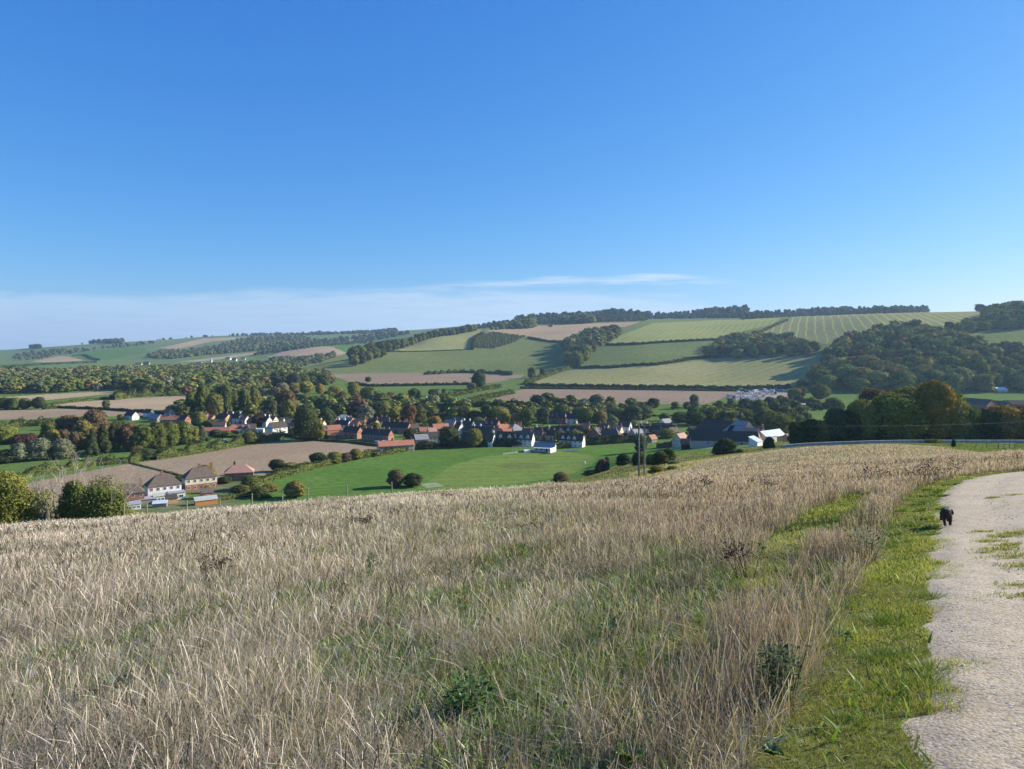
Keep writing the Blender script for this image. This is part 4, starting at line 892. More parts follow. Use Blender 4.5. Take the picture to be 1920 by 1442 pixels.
# dark tree belt at the right, 230 m away
BELT = [
 (1452, 822, 50, 56, 'g', 'broad green tree at the left end of the right hand belt'), (1420, 822, 30, 34, 'g', 'green tree beside the blue metal roofs'),
 (1497, 828, 44, 36, 'd', 'very dark tree left of the pale round one in the belt'), (1536, 828, 44, 34, 'o', 'pale round tree with an orange top at the belt edge'),
 (1520, 830, 46, 34, 'd', 'dark tree behind the pale round one'), (1568, 828, 68, 40, 'c', 'tall grey green tree with wispy top in the belt', 'tall'),
 (1592, 828, 60, 44, 'd', 'dark tree second from the wispy one in the belt'), (1618, 828, 78, 50, 'o', 'tall olive topped tree left of the great dome in the belt'),
 (1680, 829, 88, 84, 'o', 'great domed tree, broadest in the right hand belt'), (1648, 828, 60, 44, 'd', 'dark tree tucked between the great dome and its left neighbour'),
 (1752, 829, 112, 62, 'r', 'tallest golden brown tree rising above the right hand belt', 'tall'), (1724, 829, 70, 40, 'd', 'dark tree between the great dome and the golden giant'),
 (1790, 829, 78, 50, 'o', 'olive tree at the right shoulder of the golden giant'), (1812, 829, 64, 50, 'g', 'dark green tree second right of the golden giant'),
 (1845, 829, 60, 54, 'd', 'very dark tree third right of the golden giant'), (1880, 829, 66, 60, 'r', 'orange topped tree near the right frame edge'),
 (1920, 829, 66, 60, 'b', 'brown tree at the right frame edge in the belt'), (1960, 829, 70, 60, 'g', 'green tree just cut by the right frame edge'),
 (1640, 828, 96, 56, 'b', 'brownish tree peeping over the belt left of the great dome'), (1700, 826, 98, 60, 'o', 'olive crown peeping over the great dome'),
 (1780, 826, 92, 56, 'g', 'green crown behind the golden giant'), (1570, 826, 58, 40, 'd', 'dark crown filling the belt behind the wispy tree')]
for i, a in enumerate(BELT):
    d = 232 if i < 18 else 262
    if i < 2: d = 440
    T(a[0], 828 if i > 1 else 818, a[2], a[3]*1.15, a[4], a[5], a[6] if len(a) > 6 else 'round', lod=0, d=d)
T(1788, 838, 17, 10, 'd', 'small dark young conifer in front of the pale wall', 'cone', lod=1, d=150)
T(1400, 838, 7, 12, 'd', 'small dark bush at the left end of the pale wall', 'mound', lod=2, d=230) if False else None
# undergrowth that closes the foot of the belt: one dense hedge-like mass
# ------------------------------------------------------------------ woods whose near crowns one can tell apart: individuals on a jittered grid
def fill_pts(outline, dmin, dmax, gap, seed, avoid=None):
    g = random.Random(seed); wp = wpoly(outline, dmin); xs_ = [p[0] for p in wp]; ys_ = [p[1] for p in wp]; out = []
    y = min(ys_)
    while y < min(max(ys_), dmax):
        x = min(xs_)
        while x < max(xs_):
            q = (x+g.uniform(-.38, .38)*gap, y+g.uniform(-.38, .38)*gap)
            if inpoly(np.array([q[0]]), np.array([q[1]]), wp)[0] and q[1] > dmin: out.append(q)
            x += gap
        y += gap*.9
    return out
WOODCOL = ['g', 'g', 'o', 'm', 'd', 'g', 'g', 'o', 'm', 'g', 'g', 'm', 'b', 'm', 'o']
def vis_row(x, y, h):                               # photo column, base row, height px
    z = float(height(x, y)); return x/y*F+CX, HY-(z-EZ)/y*F, h*F/y
def woods(outline, dmin, dmax, gap, h, where, group, seed, nmax, stuffname=None, cols=WOODCOL, lodn=2):
    g = random.Random(seed); pts = fill_pts(outline, dmin, dmax, gap, seed); pts.sort(key=lambda q: q[1])
    pts = [q for q in pts if -40 < q[0]/q[1]*F+CX < 1960] + [q for q in pts if not -40 < q[0]/q[1]*F+CX < 1960]
    rest = []
    pick_ = set(range(min(nmax, len(pts))))
    for i, (x, y) in enumerate(pts):
        hh = h*g.uniform(.75, 1.25); c = g.choice(cols); wd = hh*g.uniform(.95, 1.25)
        if i in pick_:
            tall = g.random() < .2
            tree('broadleaf_tree', None, 'tree', (x, y, float(height(x, y))-hh*.05), hh, wd*(.8 if tall else 1), c, 'tall' if tall else 'round', lodn, group, parts=False)
            o = col.objects[-1]; o.color = tuple(v*1.15 for v in o.color[:3])+(1,); PENDING.append((o, where, c, tall, x/y*F+CX, y, group))
        else: rest.append((x, y, hh, wd, c))
    return rest
PENDING = []
def name_pending():
    """labels for the crowns of one wood: look first, then the row of the wood and the order from the left"""
    import collections
    rowname = ['front row', 'second row', 'third row', 'fourth row', 'fifth row', 'sixth row', 'seventh row', 'eighth row', 'ninth row', 'tenth row', 'uppermost rows']
    ordn = ['first', 'second', 'third', 'fourth', 'fifth', 'sixth', 'seventh', 'eighth', 'ninth', 'tenth', 'eleventh', 'twelfth', 'thirteenth', 'fourteenth', 'fifteenth', 'sixteenth', 'seventeenth', 'eighteenth', 'nineteenth', 'twentieth']
    by = collections.defaultdict(list)
    for t in PENDING: by[t[1]].append(t)
    for where, L in by.items():
        L.sort(key=lambda t: t[5]); rows = max(1, min(11, round(len(L)/9))); per = math.ceil(len(L)/rows)
        for r in range(rows):
            R_ = sorted(L[r*per:(r+1)*per], key=lambda t: t[4]); cnt = collections.Counter()
            for t in R_:
                k = (t[2], t[3]); n = cnt[k]; cnt[k] += 1
                t[0]['label'] = '%s %s%s tree from left, %s of %s' % (ordn[min(n, 19)], 'narrow ' if t[3] else '', CW[t[2]], rowname[r], where)
rest = []
rest += woods([(1530, 735), (1535, 690), (1550, 660), (1590, 645), (1640, 630), (1690, 617), (1760, 640), (1840, 660), (1925, 668), (1960, 700), (1960, 736), (1700, 736)], 880, 1300, 23, 23,
      'the hillside wood at right', 'trees of the hillside wood at right', 5, 74)
rest += woods([(1745, 640), (1800, 622), (1845, 606), (1850, 588), (1925, 580), (1960, 576), (1960, 612), (1850, 622)], 1050, 1600, 24, 20, 'the upper right edge wood', 'trees of the upper right edge wood', 6, 22)
rest += woods([(1315, 672), (1345, 650), (1390, 636), (1430, 634), (1470, 640), (1528, 660), (1528, 668), (1400, 672)], 1150, 1700, 23, 20, 'the wood tongue on the hill', 'trees of the wood tongue on the far hill', 7, 22)
rest += woods([(1060, 668), (1066, 648), (1100, 634), (1150, 624), (1165, 628), (1130, 646), (1105, 668), (1080, 690), (1070, 692)], 1300, 2200, 22, 24, 'the mid hill copse', 'trees of the mid hill copse', 8, 22)
def spur():
    g = random.Random(9); xs_, cr_ = [655, 668, 700, 745, 800, 850, 892], [1640, 1690, 1750, 1890, 2060, 2150, 2230]; far_ = []
    for row, (off, x0, x1) in enumerate([(-190, 664, 720), (-110, 664, 745), (-45, 662, 892), (25, 662, 892), (95, 662, 892)]):
        px = x0
        while px < x1:
            d = float(np.interp(px, xs_, cr_))+off+g.uniform(-15, 15); x = (px-CX)/F*d; hh = g.uniform(19, 26)*(1.1 if px < 760 else .85); c = g.choice(['g', 'm', 'g', 'o', 'd'])
            if row in (0, 1, 2):
                tree('broadleaf_tree', None, 'tree', (x, d, float(height(x, d))-1), hh, hh*g.uniform(.8, 1.05), c, 'round', 2, 'trees of the strip wood on the spur', parts=False)
                PENDING.append((col.objects[-1], 'the spur strip wood', c, False, px, d, None))
            else: far_.append((x, d, hh, hh*1.1, c))
            px += hh*.62/d*F*g.uniform(.8, 1.15)
    return far_
rest += spur()
# the far-off woods: crowns too many to count, one object for each wood
def far_wood(name, label, pts, cols=None, lod=3, kind='stuff', shape='round', nq=None):
    Vs, Qs, Cs, off = [], [], [], 0; g = random.Random(len(pts))
    if not pts: return
    protos = [crown_arrays(500+k, 9 if shape == 'round' else 7, (nq or 230)*2//3, .09, zlo=.04, shape=shape) for k in range(4)]
    for x, y, h, wd, c in pts:
        V, Q, t = protos[g.randrange(4)]; a = g.random()*6.28; ca, sa = math.cos(a), math.sin(a); s = wd/.84
        W = np.stack([(V[:, 0]*ca-V[:, 1]*sa)*s+x, (V[:, 0]*sa+V[:, 1]*ca)*s+y, V[:, 2]*h+float(height(x, y))-h*.05], 1)
        Vs.append(W); Qs.append(Q+off); off += len(V); Cs.append(np.array(jit(COL[c])[:3])[None]*t[:, None])
    o = link(name, np_mesh(name, np.concatenate(Vs), np.concatenate(Qs), colr=np.clip(np.concatenate(Cs), 0, 1), mats=[LEAF])); o.color = (1, 1, 1, 1)
    tag(o, label, 'woodland', kind=kind)
def pts_of(outline, dmin, dmax, gap, h, cols, seed, thin=0.0):
    g = random.Random(seed); out = []
    for x, y in fill_pts(outline, dmin, dmax, gap, seed):
        if g.random() < thin: continue
        hh = h*g.uniform(.55, 1.4)*(.62+.75*float(vnoise(np.array(x), np.array(y), 9*gap, 60))); out.append((x, y, hh, hh*g.uniform(.95, 1.25), g.choice(cols)))
    return out
far_wood('hillside_woodland', 'remaining crowns high up in the woods on the far hill', rest)
MIX = ['g', 'g', 'm', 'o', 'm', 'c', 'g', 'o', 'm', 's', 'g', 'm', 'g', 'o', 'g', 'm', 'b', 'g', 'm']
far_wood('valley_woodland', 'broad belt of mixed woodland filling the left of the valley', 
  pts_of([(-250, 745), (0, 739), (90, 738), (215, 731), (270, 738), (360, 737), (480, 735), (500, 728), (560, 724), (620, 722), (610, 704), (560, 700), (530, 695), (470, 685), (340, 691), (150, 698), (0, 701), (-250, 703)], 820, 2600, 15, 12.5, MIX, 21, .12)
  + pts_of([(330, 738), (500, 728), (530, 742), (480, 745), (400, 748), (350, 748)], 700, 1300, 17, 12, MIX, 22, .15))
far_wood('hill_woodland', 'wooded hillside on the distant downs at left', 
  pts_of([(268, 672), (300, 662), (350, 659), (400, 650), (440, 642), (480, 637), (560, 633), (606, 640), (560, 649), (500, 657), (440, 662), (380, 667), (320, 674)], 2300, 4600, 26, 15, ['g', 'c', 'm', 'g', 'o'], 23)
  + pts_of([(500, 676), (560, 672), (640, 668), (610, 678), (560, 690), (530, 692)], 1700, 2600, 22, 13, MIX, 24)
  + pts_of([(590, 643), (640, 637), (720, 628), (770, 626), (700, 640), (620, 645)], 2900, 4800, 40, 18, ['g', 'c', 'd'], 25)
  + pts_of([(470, 668), (520, 655), (600, 645), (700, 640), (700, 643), (600, 650), (530, 660)], 2300, 3400, 26, 12, ['g', 'c', 'd'], 26))
far_wood('distant_woodland', 'clumps and hedgerow trees on the most distant downs',
  pts_of([(20, 672), (60, 662), (160, 655), (170, 658), (110, 668), (40, 678)], 2500, 4600, 42, 16, ['c', 'g'], 28, .3)
  + pts_of([(170, 656), (220, 648), (290, 642), (290, 646), (230, 652)], 3000, 4600, 42, 15, ['c', 'g'], 29, .3)
  + pts_of([(140, 643.5), (150, 641), (230, 641.5), (230, 645)], 4200, 4700, 26, 18, ['d', 'c'], 30)
  + pts_of([(255, 640), (300, 636), (480, 628), (560, 626), (560, 628.5), (380, 632), (300, 638)], 4000, 5100, 34, 17, ['d', 'c'], 31, .35)
  + pts_of([(560, 627), (740, 620), (745, 624), (640, 627), (560, 630)], 4200, 5200, 40, 18, ['d', 'c'], 32)
  + pts_of([(58, 652), (74, 651), (74, 654), (58, 655)], 4000, 4700, 26, 16, ['d'], 33))
CONI = ['c', 'd', 'c']
far_wood('forest', 'blue green conifer plantation along the skyline',
  pts_of([(885, 617), (960, 611), (1100, 605), (1210, 602), (1210, 599), (1060, 600), (900, 609)], 2350, 3200, 24, 17, ['g', 'c', 'd'], 34)
  + pts_of([(960, 609), (1100, 601), (1300, 597), (1400, 596), (1400, 594), (1200, 596), (1050, 600)], 2450, 4200, 24, 29, CONI, 35), shape='cone')
far_wood('skyline_woodland', 'low wood on the skyline above the striped field',
  pts_of([(1390, 600), (1450, 596), (1530, 592), (1740, 586), (1740, 583), (1530, 589), (1400, 596)], 2050, 3600, 28, 19, CONI, 36), shape='cone')
far_wood('hedgerow', 'trees on the crest around the far farm', pts_of([(1500, 594), (1600, 589), (1600, 587), (1500, 591)], 1850, 2300, 20, 12, ['d', 'g'], 37)
  + pts_of([(1770, 585), (1850, 583), (1850, 581), (1770, 583)], 1650, 2200, 18, 12, ['d', 'g'], 38) + pts_of([(905, 620), (990, 611), (1005, 610), (1000, 616)], 2050, 2500, 22, 20, ['g', 'm'], 39)
  + pts_of([(1045, 609), (1115, 606), (1115, 603), (1045, 606)], 2150, 2600, 20, 22, ['g', 'm'], 40))
tree('broadleaf_tree', 'rounded tree standing out on the crest beside the far farm', 'tree', hit(1538, 592, 1500), 17, 17, 'd', 'round', 2)
tree('broadleaf_tree', 'rounded tree on the crest left of the one beside the far farm', 'tree', hit(1522, 593, 1500), 15, 17, 'd', 'round', 2)
tree('broadleaf_tree', 'spreading tree alone on the striped field edge at upper right', 'tree', hit(1780, 618, 1000), 14, 17, 'd', 'round', 2)
tree('broadleaf_tree', 'flat crowned tree on the skyline where the striped field ends', 'tree', hit(1838, 584, 1400), 18, 24, 'd', 'round', 2)
far_wood('village_trees', 'hedges, shrubs and small trees filling the gardens of the village',
  pts_of([(345, 815), (400, 800), (480, 790), (620, 790), (760, 795), (830, 800), (1000, 806), (1200, 806), (1230, 815), (1100, 822), (960, 828), (800, 832), (700, 826), (580, 822), (500, 812), (380, 822)], 400, 700, 12, 3.8, MIX, 41, .45), nq=340)
far_wood('hedgerow_trees', 'hedgerow trees lining the meadows behind the village',
  pts_of([(850, 775), (1000, 768), (1000, 773), (860, 781)], 550, 800, 15, 6.5, MIX, 42, .2)
  + pts_of([(985, 758), (1110, 761), (1360, 766), (1360, 769), (1110, 767), (985, 765)], 600, 800, 14, 8.5, ['g', 'd', 'g', 'm', 'c'], 43)
  + pts_of([(1360, 752), (1420, 756), (1500, 752), (1560, 762), (1560, 770), (1400, 775), (1360, 768)], 600, 900, 14, 5.2, ['g', 'd', 'c', 'm'], 44, .25)
  + pts_of([(330, 765), (480, 752), (560, 752), (620, 762), (690, 768), (780, 762), (850, 768), (900, 776), (850, 792), (700, 786), (600, 784), (500, 786), (400, 786), (330, 778)], 480, 900, 15, 9.5, MIX, 45, .25)
  + pts_of([(960, 772), (1100, 772), (1215, 776), (1215, 790), (1100, 794), (1000, 790), (960, 784)], 500, 800, 14, 8.5, MIX, 47, .25)
  + pts_of([(1290, 776), (1500, 772), (1520, 786), (1480, 800), (1400, 800), (1300, 795)], 430, 800, 13, 9.5, ['g', 'd', 'm', 'c', 'g', 'o'], 48, .1), nq=340)
far_wood('orchard', 'rows of young trees in the hilltop plantation',
  [(x, y, 5.5, 5.5, 'm') for x, y in fill_pts([(888, 652), (890, 634), (925, 624), (985, 632), (960, 644), (925, 654)], 1500, 2300, 8.5, 46)], nq=60)
name_pending()

# ------------------------------------------------------------------ hedges: one object each, following the ground
def hedge(label, pts, h, wd, c='g', dmin=230, name='hedge', q=.42, dn=5.0, jag=.25):
    P_ = [hit(a, b, dmin) for a, b in pts]; seg = []
    for a, b in zip(P_[:-1], P_[1:]): seg.append((Vector((a.x, a.y)), Vector((b.x, b.y))))
    L = sum((b-a).length for a, b in seg); D = min(p.y for p in P_); q = max(q*.55, .9*D/720*.55); n = int(min(22000, L*(2*h+wd)*dn*(.35/q)**1.6*.55)); n = max(n, 200)
    g = np.random.default_rng(int(abs(pts[0][0])*13+len(pts))); ln = np.array([(b-a).length for a, b in seg]); si = g.choice(len(seg), n, p=ln/ln.sum()); t = g.random(n)
    A = np.array([tuple(a) for a, b in seg]); B = np.array([tuple(b) for a, b in seg]); dirv = (B-A)/ln[:, None]; nrm = np.stack([-dirv[:, 1], dirv[:, 0]], 1)
    base = A[si]+(B[si]-A[si])*t[:, None]; s_ = base[:, 0]*.7+base[:, 1]*.4
    prof = 1+jag*(np.sin(s_*.55)+.6*np.sin(s_*1.37+2))*.7
    f = g.random(n); side = np.where(g.random(n) < .5, -1, 1); isTop = f < .35
    off = np.where(isTop, g.uniform(-.5, .5, n), side*.5*g.uniform(.8, 1.1, n))*wd*prof**.5; z = np.where(isTop, 1, g.random(n))*h*prof*g.uniform(.88, 1.08, n)
    off = off*np.where(z > h*.7, .82, 1)
    X = base[:, 0]+nrm[si, 0]*off; Y = base[:, 1]+nrm[si, 1]*off; Z = height(X, Y)+z
    c3 = np.stack([X, Y, Z], 1); nn = g.normal(size=(n, 3)); nn /= np.linalg.norm(nn, axis=1)[:, None]; t1 = np.cross(nn, g.normal(size=(n, 3))); t1 /= np.linalg.norm(t1, axis=1)[:, None]; t2 = np.cross(nn, t1)
    ss = q*(.6+.8*g.random(n))[:, None]; V = np.stack([c3-t1*ss, c3+t2*ss, c3+t1*ss, c3-t2*ss], 1).reshape(-1, 3)
    tint = np.repeat(.7+.6*g.random(n), 4)[:, None]*(1+.25*np.repeat(np.sin(s_*.21), 4)[:, None]); C = np.array(COL[c])[None]*tint*.78
    # solid heart so nothing shows through
    cv, cq = [], []; k = 0
    for a, b in seg:
        m = max(2, int((b-a).length/4)); dv = (b-a).normalized(); nv = Vector((-dv.y, dv.x))
        for i in range(m+1):
            p = a+(b-a)*(i/m); s0 = p.x*.7+p.y*.4; pr = 1+jag*(math.sin(s0*.55)+.6*math.sin(s0*1.37+2))*.7
            for w2, z2 in ((-.42, -.3), (-.36, .85*h*pr), (.36, .85*h*pr), (.42, -.3)):
                x_, y_ = p.x+nv.x*w2*wd, p.y+nv.y*w2*wd; cv.append((x_, y_, float(height(x_, y_))+z2))
            if i: cq += [(k-4+j, k+j, k+j+1, k-3+j) for j in range(3)]
            k += 4
    V2 = np.concatenate([V, np.array(cv)]); Q2 = np.concatenate([np.arange(n*4).reshape(-1, 4), np.array(cq)+n*4]); C2 = np.concatenate([np.clip(C, 0, 1), np.repeat(np.array(COL[c])[None]*.9, len(cv), 0)])
    o = link(name, np_mesh(name, V2, Q2, colr=C2, mats=[LEAF])); o.color = (1, 1, 1, 1); tag(o, label, 'hedge')
hedge('clipped hedge between the ploughed field and the cricket field', [(470, 915), (520, 897), (600, 876), (660, 862), (700, 856)], 3.4, 4, 'g')
hedge('clipped hedge along the top left of the cricket field below the stone cottages', [(700, 857), (740, 850), (790, 841), (830, 838)], 3.0, 3, 'g')
hedge('very dark tall hedge along the top of the cricket field', [(830, 839), (880, 838), (960, 837), (975, 838)], 3.8, 3, 'd')
hedge('dark hedge in front of the dormered cottages right of the pavilion', [(1078, 836), (1120, 834), (1180, 830), (1200, 829)], 4.6, 3.5, 'd')
hedge('low hedge behind the cricket pavilion', [(1040, 842), (1068, 840)], 3.2, 2.5, 'g')
hedge('thick hedge along the paddock above the ploughed field', [(20, 905), (60, 892), (110, 885), (180, 873), (240, 868), (300, 858)], 3.6, 5, 'g', jag=.5)
hedge('thick hedge between the long lawn and the ploughed field', [(290, 862), (345, 853), (400, 845), (480, 829), (530, 824)], 4.4, 5, 'g', jag=.5)
hedge('thin hedge along the top of the big ploughed field', [(555, 823), (600, 827), (660, 831), (715, 838)], 1.4, 1.6, 'g')
hedge('boundary line of weeds across the ploughed field', [(243, 868), (290, 880), (320, 887), (350, 896)], .5, 1.6, 'm')
hedge('hedge of the green field at far left', [(-20, 806), (40, 800), (95, 797), (105, 795)], 5, 6, 'g', jag=.4)
hedge('long dark hedge between two ploughed fields at left', [(80, 768), (110, 765), (200, 769), (265, 773), (330, 779)], 2.2, 3, 'd')
hedge('hedge between green strip and pink ploughed field', [(85, 762), (140, 754), (215, 747)], 2.2, 3, 'g')
hedge('broken bushy hedge above the pink ploughed field', [(210, 750), (250, 745), (300, 742), (355, 739)], 7, 9, 'g', jag=.5)
hedge('dark hedge at the foot of the hill, left part', [(655, 721), (700, 725), (760, 724), (880, 722), (910, 722)], 3.6, 4, 'd')
hedge('hedge between the reddish strip and the hill pasture', [(795, 703), (860, 699), (900, 699), (950, 702), (958, 704)], 5, 6, 'g', jag=.5)
hedge('hedge across the hill pasture below the pale field', [(700, 662), (760, 660), (840, 657.5), (888, 656)], 1.6, 2.5, 'g')
hedge('dark belt hedge at the foot of the sprouting field', [(985, 724), (1050, 725.5), (1150, 727), (1250, 728), (1370, 730), (1480, 727)], 4.2, 6, 'd')
hedge('second dark hedge line above the reddish field', [(975, 729), (1080, 730), (1250, 732), (1375, 734), (1490, 731)], 2.6, 4, 'g')
hedge('hedge climbing the hill left of the sprouting field', [(985, 722), (1010, 711), (1040, 700), (1065, 693)], 5, 7, 'm', jag=.4)
hedge('long hedge dividing the two hill fields', [(1075, 691), (1150, 690), (1230, 685), (1300, 674), (1325, 671), (1390, 668)], 4.2, 5, 'd')
hedge('upper hedge crossing the hill below the striped olive field', [(1135, 648), (1200, 646), (1300, 640), (1370, 636)], 4.5, 5, 'd')
hedge('hedge below the brown hilltop field', [(990, 634), (1030, 641), (1062, 643)], 4, 5, 'd')
hedge('hedge between the two striped hilltop fields', [(1425, 624), (1450, 612), (1475, 602)], 4, 8, 'm')
hedge('dark edge hedge left of the hilltop plantation', [(885, 655), (887, 643), (891, 634), (905, 627)], 6, 8, 'd')
hedge('diagonal hedge beside the narrow green meadow', [(805, 753), (850, 743), (900, 733), (935, 727)], 4, 9, 'g', jag=.4)
hedge('hedge at the left of the reddish field', [(862, 762), (900, 750), (940, 742), (960, 738)], 4, 8, 'g', jag=.4)
hedge('dark hedge between the meadows behind the village', [(862, 764), (900, 763), (960, 762), (990, 763)], 5.5, 8, 'd', jag=.4)
hedge('hedge below the scrapyard', [(1475, 764), (1530, 762), (1580, 768)], 4, 6, 'd', jag=.4)
hedge('field hedge beyond the pasture at right', [(1215, 781), (1270, 781), (1300, 780)], 1.2, 2, 'd')
hedge('shrubby hedge at the foot of the dark tree belt', [(1490, 827), (1600, 826.5), (1700, 827), (1800, 826.5), (1990, 826.5)], 4.5, 4, 'd', 205, jag=.5)
hedge('scrub along the brow in front of the pale wall', [(1635, 829), (1700, 831), (1760, 832)], 1.0, 2.2, 'o', 130, q=.2)
hedge('clipped yellow green hedge left of the cream gabled cottage', [(1232, 840), (1262, 838)], 3.2, 3.5, 'o')
hedge('garden hedge in front of the low village bungalow', [(392, 818), (430, 820), (462, 822)], 1.5, 2, 'd')
hedge('dark garden hedge in front of the white slate cottage', [(500, 820), (535, 818), (556, 820)], 2.6, 2.5, 'd')
hedge('garden hedge behind the cottage rear gardens', [(225, 938), (262, 925), (285, 918)], 2.2, 2.5, 'g')
hedge('hedge at the bottom of the cottage gardens', [(400, 940), (440, 934), (480, 928)], 1.8, 2, 'g')
hedge('hedgerow along the far green slope', [(185, 676), (160, 666), (135, 668)], 5, 8, 'c', 1900)
hedge('dark hedge line crossing the far downs', [(0, 690), (90, 684), (180, 680)], 5, 8, 'c', 1900)

# ------------------------------------------------------------------ the near scrub at the left edge of the brow
def branch_tree(name, label, p, h, spread, seed, n0=3, depth=4, lean=(0, 0), group=None, rad=.06, cat='tree'):
    r = random.Random(seed); b = MB(); tips = []
    def grow(a, d, L, rr, k):
        e = a+d*L; mid = (a+e)/2+Vector((r.uniform(-1, 1), r.uniform(-1, 1), r.uniform(-1, 1)))*L*.08
        b.tube(a, mid, rr, rr*.82, 5 if k < 2 else 4); b.tube(mid, e, rr*.82, rr*.62, 5 if k < 2 else 4)
        if k >= depth: tips.append(e); return
        for i in range(2 + (r.random() < .55)):
            nd = (d+Vector((r.uniform(-1, 1), r.uniform(-1, 1), r.uniform(-.35, .9)))*.62).normalized(); grow(e, nd, L*r.uniform(.55, .85), rr*.6, k+1)
    for i in range(n0):
        a = i*6.28/n0+r.random(); grow(Vector((0, 0, -.1)), Vector((math.cos(a)*spread+lean[0], math.sin(a)*spread+lean[1], 1)).normalized(), h*.34, rad, 0)
    o = b.build(name, DEADWOOD, None, p); tag(o, label, cat, group); return o, tips
def leafy(name, label, p, h, wd, dp, c, seed, nq=16000, qs=.055, cat='bush', twigs=True, hole=.0):
    g = np.random.default_rng(seed); V, Q, t = crown_arrays(seed, 60, nq, 1.0, zlo=0, shape='mound')
    cen = V.reshape(-1, 4, 3).mean(1); d = V.reshape(-1, 4, 3)-cen[:, None]; S = np.array([wd/.84, dp/.84, h]); keep = g.random(len(cen)) >= hole*np.clip(cen[:, 2]*1.4, 0, 1)
    V = (cen[:, None]*S+d*qs)[keep].reshape(-1, 3); t = t.reshape(-1, 4)[keep].ravel(); n = len(V)//4
    e = empty(name, p); tag(e, label, cat)
    cc = np.array(COL[c])[None]*np.clip(t, .3, 1.7)[:, None]*1.15; o = link('foliage', np_mesh(name+'_foliage', V, np.arange(n*4).reshape(-1, 4), colr=cc, mats=[LEAF]), e); o.color = (1, 1, 1, 1)
    if twigs:
        b = MB(); r = random.Random(seed)
        for i in range(26):
            a = r.random()*6.28; q = r.random()*.45; x, y = math.cos(a)*q*wd, math.sin(a)*q*dp; zt = h*(1-q)*r.uniform(.7, 1.08)
            m = Vector((x*.5, y*.5, zt*.5)); b.tube((x*.2, y*.2, 0), m, .05, .035, 5); b.tube(m, (x, y, zt), .035, .012, 4)
            for k in range(3): b.tube((x, y, zt*.9), (x+r.uniform(-.4, .4), y+r.uniform(-.4, .4), zt*.9+r.uniform(.1, .5)), .014, .006, 4)
        b.build('branch', DEADWOOD, e)
    return e
leafy('bush', 'yellow green leafy thicket at the left frame edge on the brow', atd(-4, 72)-Vector((0, 0, .3)), 5.3, 7.4, 4.5, 'l', 201, 30000, .085, hole=.1); 
leafy('bush', 'dark ivy covered bush on the brow left of the cottages', atd(176, 74)-Vector((0, 0, .2)), 3.5, 7.0, 3.6, 'g', 202, 30000, .085)
leafy('bush', 'upright ivy clad stump rising out of the dark bush', atd(138, 73)-Vector((0, 0, .2)), 4.1, 2.8, 2.0, 'g', 203, 9000, .075, hole=.1)
leafy('bush', 'thin see-through scrub between the thicket and the ivy bush', atd(72, 75)-Vector((0, 0, .3)), 3.9, 4.8, 3, 'l', 204, 5200, .07, hole=.5)
leafy('bush', 'sparse olive twigs above the dark ivy bush', atd(196, 75)-Vector((0, 0, .2)), 4.6, 5.6, 2.6, 'l', 205, 5200, .07, hole=.4)
for i, (px, d, h, sp_, s, ln, lb) in enumerate([
    (84, 73, 5.2, .25, 1, (-.55, 0), 'bare dead tree leaning left beside the ivy bush'), (104, 74, 5.6, .3, 5, (-.5, 0), 'bare forked dead branches between thicket and ivy bush'),
    (148, 73.5, 6.8, .5, 3, (0, 0), 'bare pale crown of dead branches sticking out of the ivy bush'), (200, 74, 6.4, .5, 8, (.45, 0), 'bare dead branches leaning right over the ploughed field')]):
    branch_tree('dead_tree', lb, atd(px, d), h, sp_, s, 3, 4, ln, rad=.075)
b = MB(); b.tube((0, 0, -.3), (0, 0, .95), .28, .22, 9); b.tube((0, 0, .9), (.12, 0, 1.1), .22, .1, 9)
tag(b.build('tree_stump', BARK, None, atd(88, 66), smooth=True), 'thick weathered stump in the dry grass at the left of the brow', 'stump')
# ------------------------------------------------------------------ buildings
WM = {'white': mat('white_render', (.80, .78, .74), (.70, .68, .63), 1.2), 'cream': mat('cream_render', (.74, .66, .48), (.62, .54, .38), 1.2),
      'brick': mat('red_brick', (.35, .175, .115), (.27, .13, .085), 2.5), 'stone': mat('pale_stone', (.56, .46, .37), (.44, .36, .29), 1.8),
      'tan': mat('tan_brick', (.55, .36, .17), (.46, .3, .15), 2.0), 'timber': mat('dark_timber', (.05, .042, .036), (.03, .026, .022), 3),
      'flint': mat('flint_wall', (.33, .31, .27), (.22, .2, .18), 3), 'orange': mat('orange_timber', (.62, .27, .08), (.48, .2, .06), 3)}
RM = {'orange': mat('orange_clay_tiles', (.46, .20, .12), (.36, .15, .09), 1.5, .8), 'pink': mat('pink_clay_tiles', (.42, .25, .19), (.34, .2, .15), 1.5, .8),
      'brown': mat('brown_mossy_tiles', (.155, .118, .096), (.115, .09, .075), .9, .85), 'slate': mat('dark_slates', (.085, .072, .062), (.055, .047, .041), 2, .9),
      'grey': mat('grey_slates', (.30, .30, .29), (.24, .24, .23), 2, .6), 'thatch': mat('dark_thatch', (.12, .10, .08), (.08, .068, .055), 2, 1),
      'metal': mat('pale_metal_sheet', (.55, .62, .68), (.48, .54, .6), .6, .4), 'lead': mat('grey_flat_roof', (.34, .35, .36), (.28, .29, .3), 1, .7),
      'palegreen': mat('pale_green_roof', (.42, .46, .40), (.36, .4, .35), 1, .7)}
GLASS = mat('window_glass', (.03, .035, .045), (.05, .055, .065), 1, .12, spec=.6); WHITEP = mat('white_paint', (.8, .8, .78), (.7, .7, .68), 3)
DOORM = mat('painted_door', (.10, .13, .16), (.07, .1, .12), 3); BRICKC = mat('chimney_brick', (.30, .16, .11), (.22, .12, .085), 3)
WINM = {}
